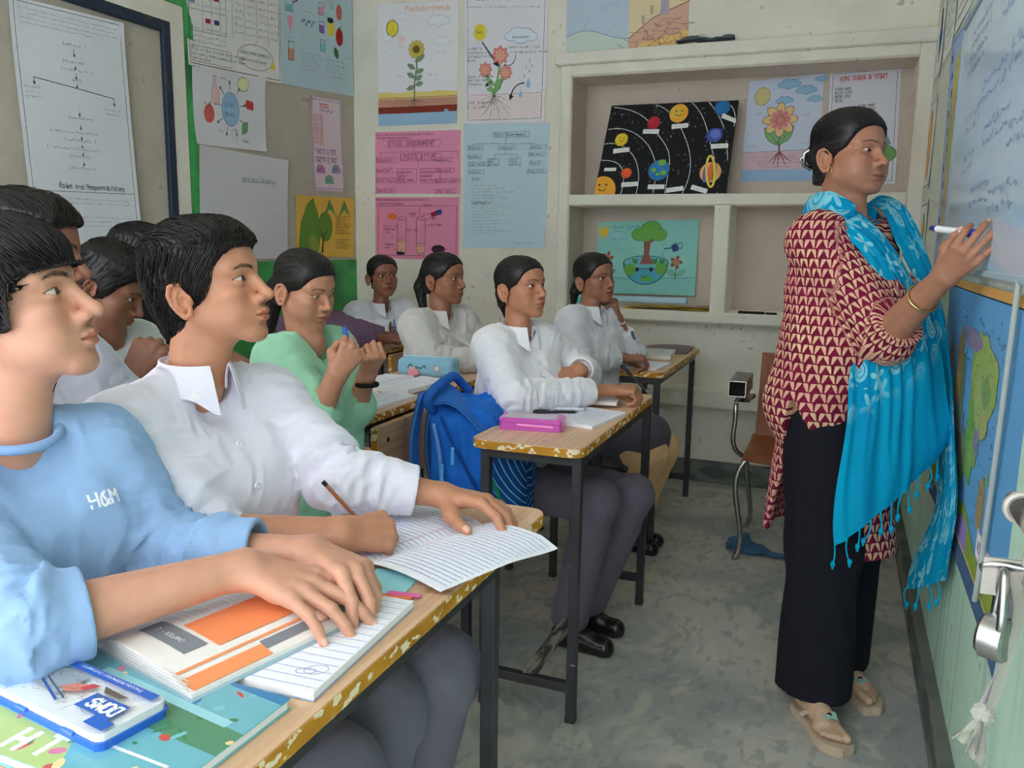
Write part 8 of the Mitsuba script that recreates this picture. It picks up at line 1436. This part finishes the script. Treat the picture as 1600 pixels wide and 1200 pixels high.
rg = np.random.default_rng(6); X = np.array([[V(-.375 + .32 * u, 3.40 + (.10 + .06 * math.sin(u * 7)) * w_ - .02 * u, .004 + .022 * (meshkit.noise(np.array([[u * 9, w_ * 5, 2.]]), 5)[0]) * (1 + 1.0 * (u < .25))) for w_ in np.linspace(0, 1, 10)] for u in np.linspace(0, 1, 34)]); single('floor_rag', 'crumpled blue rag on the floor under the chair', 'rag', slab(X, .004), 'cloth', True, srgb(66, 104, 136))
# door leaf, latch and padlock at the right edge; the cable on the map
USED.add('door_2'); labels['door_2'] = {'kind': 'structure', 'label': 'pale green door leaf folded open against the right wall'}; scene['door_2'] = shape(bx(.262, .286, .42, 1.395, .02, 2.05, .003), 'door_paint', 30)
part('door_2', 'rail', bx(.256, .264, .44, .50, .05, 2.0, .003), 'door_paint', 30)
lt = thing('door_latch', 'rusty steel sliding bolt with its bracket on the edge of the open door', 'latch'); part(lt, 'bolt', tube([(.215, 1.14, .950), (.218, .60, .950)], .0125, 14), 'worn_steel', 30)
for y in (1.10, .86): part(lt, 'bracket', [tube([V(.2165, y + .008, .950) + V(math.cos(a), 0, math.sin(a)) * .0165 for a in np.linspace(0, 6.2832, 20, endpoint=False)], .0045, 8, closed=True), bx(.222, .262, y + .001, y + .015, .942, .958, .002)], 'pale_metal', 30)
hp_ = extrude(shapely.box(-.024, -.023, .024, .023).difference(shapely.Point(.002, -.002).buffer(.0105)), .005); part(lt, 'hasp_plate', at(hp_, np.array([[1, 0, 0, .204], [0, 0, 1, 1.088], [0, 1, 0, .868], [0, 0, 0, 1.]])), 'pale_metal', 30, label='square pale hasp plate with a round hole'); part(lt, 'hasp_arm', [bx(.219, .246, 1.08, 1.092, .878, .905, .003), bx(.222, .236, .80, 1.09, .86, .90, .003)], 'pale_metal', 30); part(lt, 'staple', tube(spline([(.255, 1.092, .862), (.205, 1.095, .862), (.188, 1.095, .868), (.180, 1.092, .878), (.192, 1.088, .884), (.255, 1.085, .882)], 30), .0042, 10), 'chrome', True)
lk = thing('padlock', 'round steel padlock hanging from the door latch', 'padlock'); cl_ = V(.200, 1.078, .797)
part(lk, 'shackle', tube(spline([cl_ + V(0, -.018, .018), cl_ + V(.0, -.018, .055), cl_ + V(0, -.004, .083), cl_ + V(0, .013, .055), cl_ + V(0, .016, .018)], 30), .0055, 12), 'chrome', True); part(lk, 'case', at(lathe([(0, -.015), (.024, -.015), (.0275, -.012), (.0275, .012), (.024, .015), (0, .015)], 36), frame(z=V(1, -.55, 0), o=cl_)), 'chrome', 40); part(lk, 'face', at(lathe([(.0235, -.001), (.0235, .001), (0, .001)], 30), frame(z=V(-1, .55, 0), o=cl_ + unit(V(-1, .55, 0)) * .0152)), 'dark_metal', 40)
tg = thing('cloth_strip', 'knotted white cloth strip hanging from the door latch behind the padlock', 'cloth strip')
for i in range(3):
    c = spline([(.200 + .004 * i, 1.082, .880), (.212 + .004 * i, 1.078, .82), (.210, 1.072, .76), (.198 + .003 * i, 1.07, .72), (.188 + .004 * i, 1.07, .685)], 22); part(tg, 'strand', slab(np.stack([c + V(-.006, -.004 * i, 0), c + V(.006, .002, 0)], 1), .002), 'cloth', True, [srgb(176, 174, 166), srgb(150, 150, 158), srgb(180, 178, 168)][i])
part(tg, 'knot', at(trimesh.Trimesh((lambda v: v * (1 + .5 * (meshkit.noise(v * 260, 3) - .5))[:, None])(np.asarray(ball((0, 0, 0), (.012, .009, .013), 3).vertices)), ball((0, 0, 0), 1, 3).faces, process=False), tr(.195, 1.068, .702)), 'cloth', True, srgb(170, 170, 160))
for i, (dx, L_, w_) in enumerate(((-.020, .034, .013), (-.006, .050, .010), (.004, .058, .009))): part(tg, 'tail', slab(np.array([[V(.192 + dx * t + w_ * (u - .5) * (.6 + .6 * t), 1.066 - .003 * i + .003 * math.sin(u * 5 + t * 6 + i), .697 - L_ * t + .004 * math.sin(u * 7)) for u in np.linspace(0, 1, 5)] for t in np.linspace(0, 1, 8)]), .002), 'cloth', True, [srgb(160, 164, 150), srgb(150, 150, 142), srgb(142, 142, 136)][i])
single('wall_cable', 'pale grey cable hanging down over the world map by the door', 'cable', tube(spline([(.292, 1.735, 1.20), (.291, 1.745, 1.00), (.292, 1.772, .78), (.291, 1.806, .56)], 30), .0055, 8), 'vc', True, srgb(168, 178, 176))
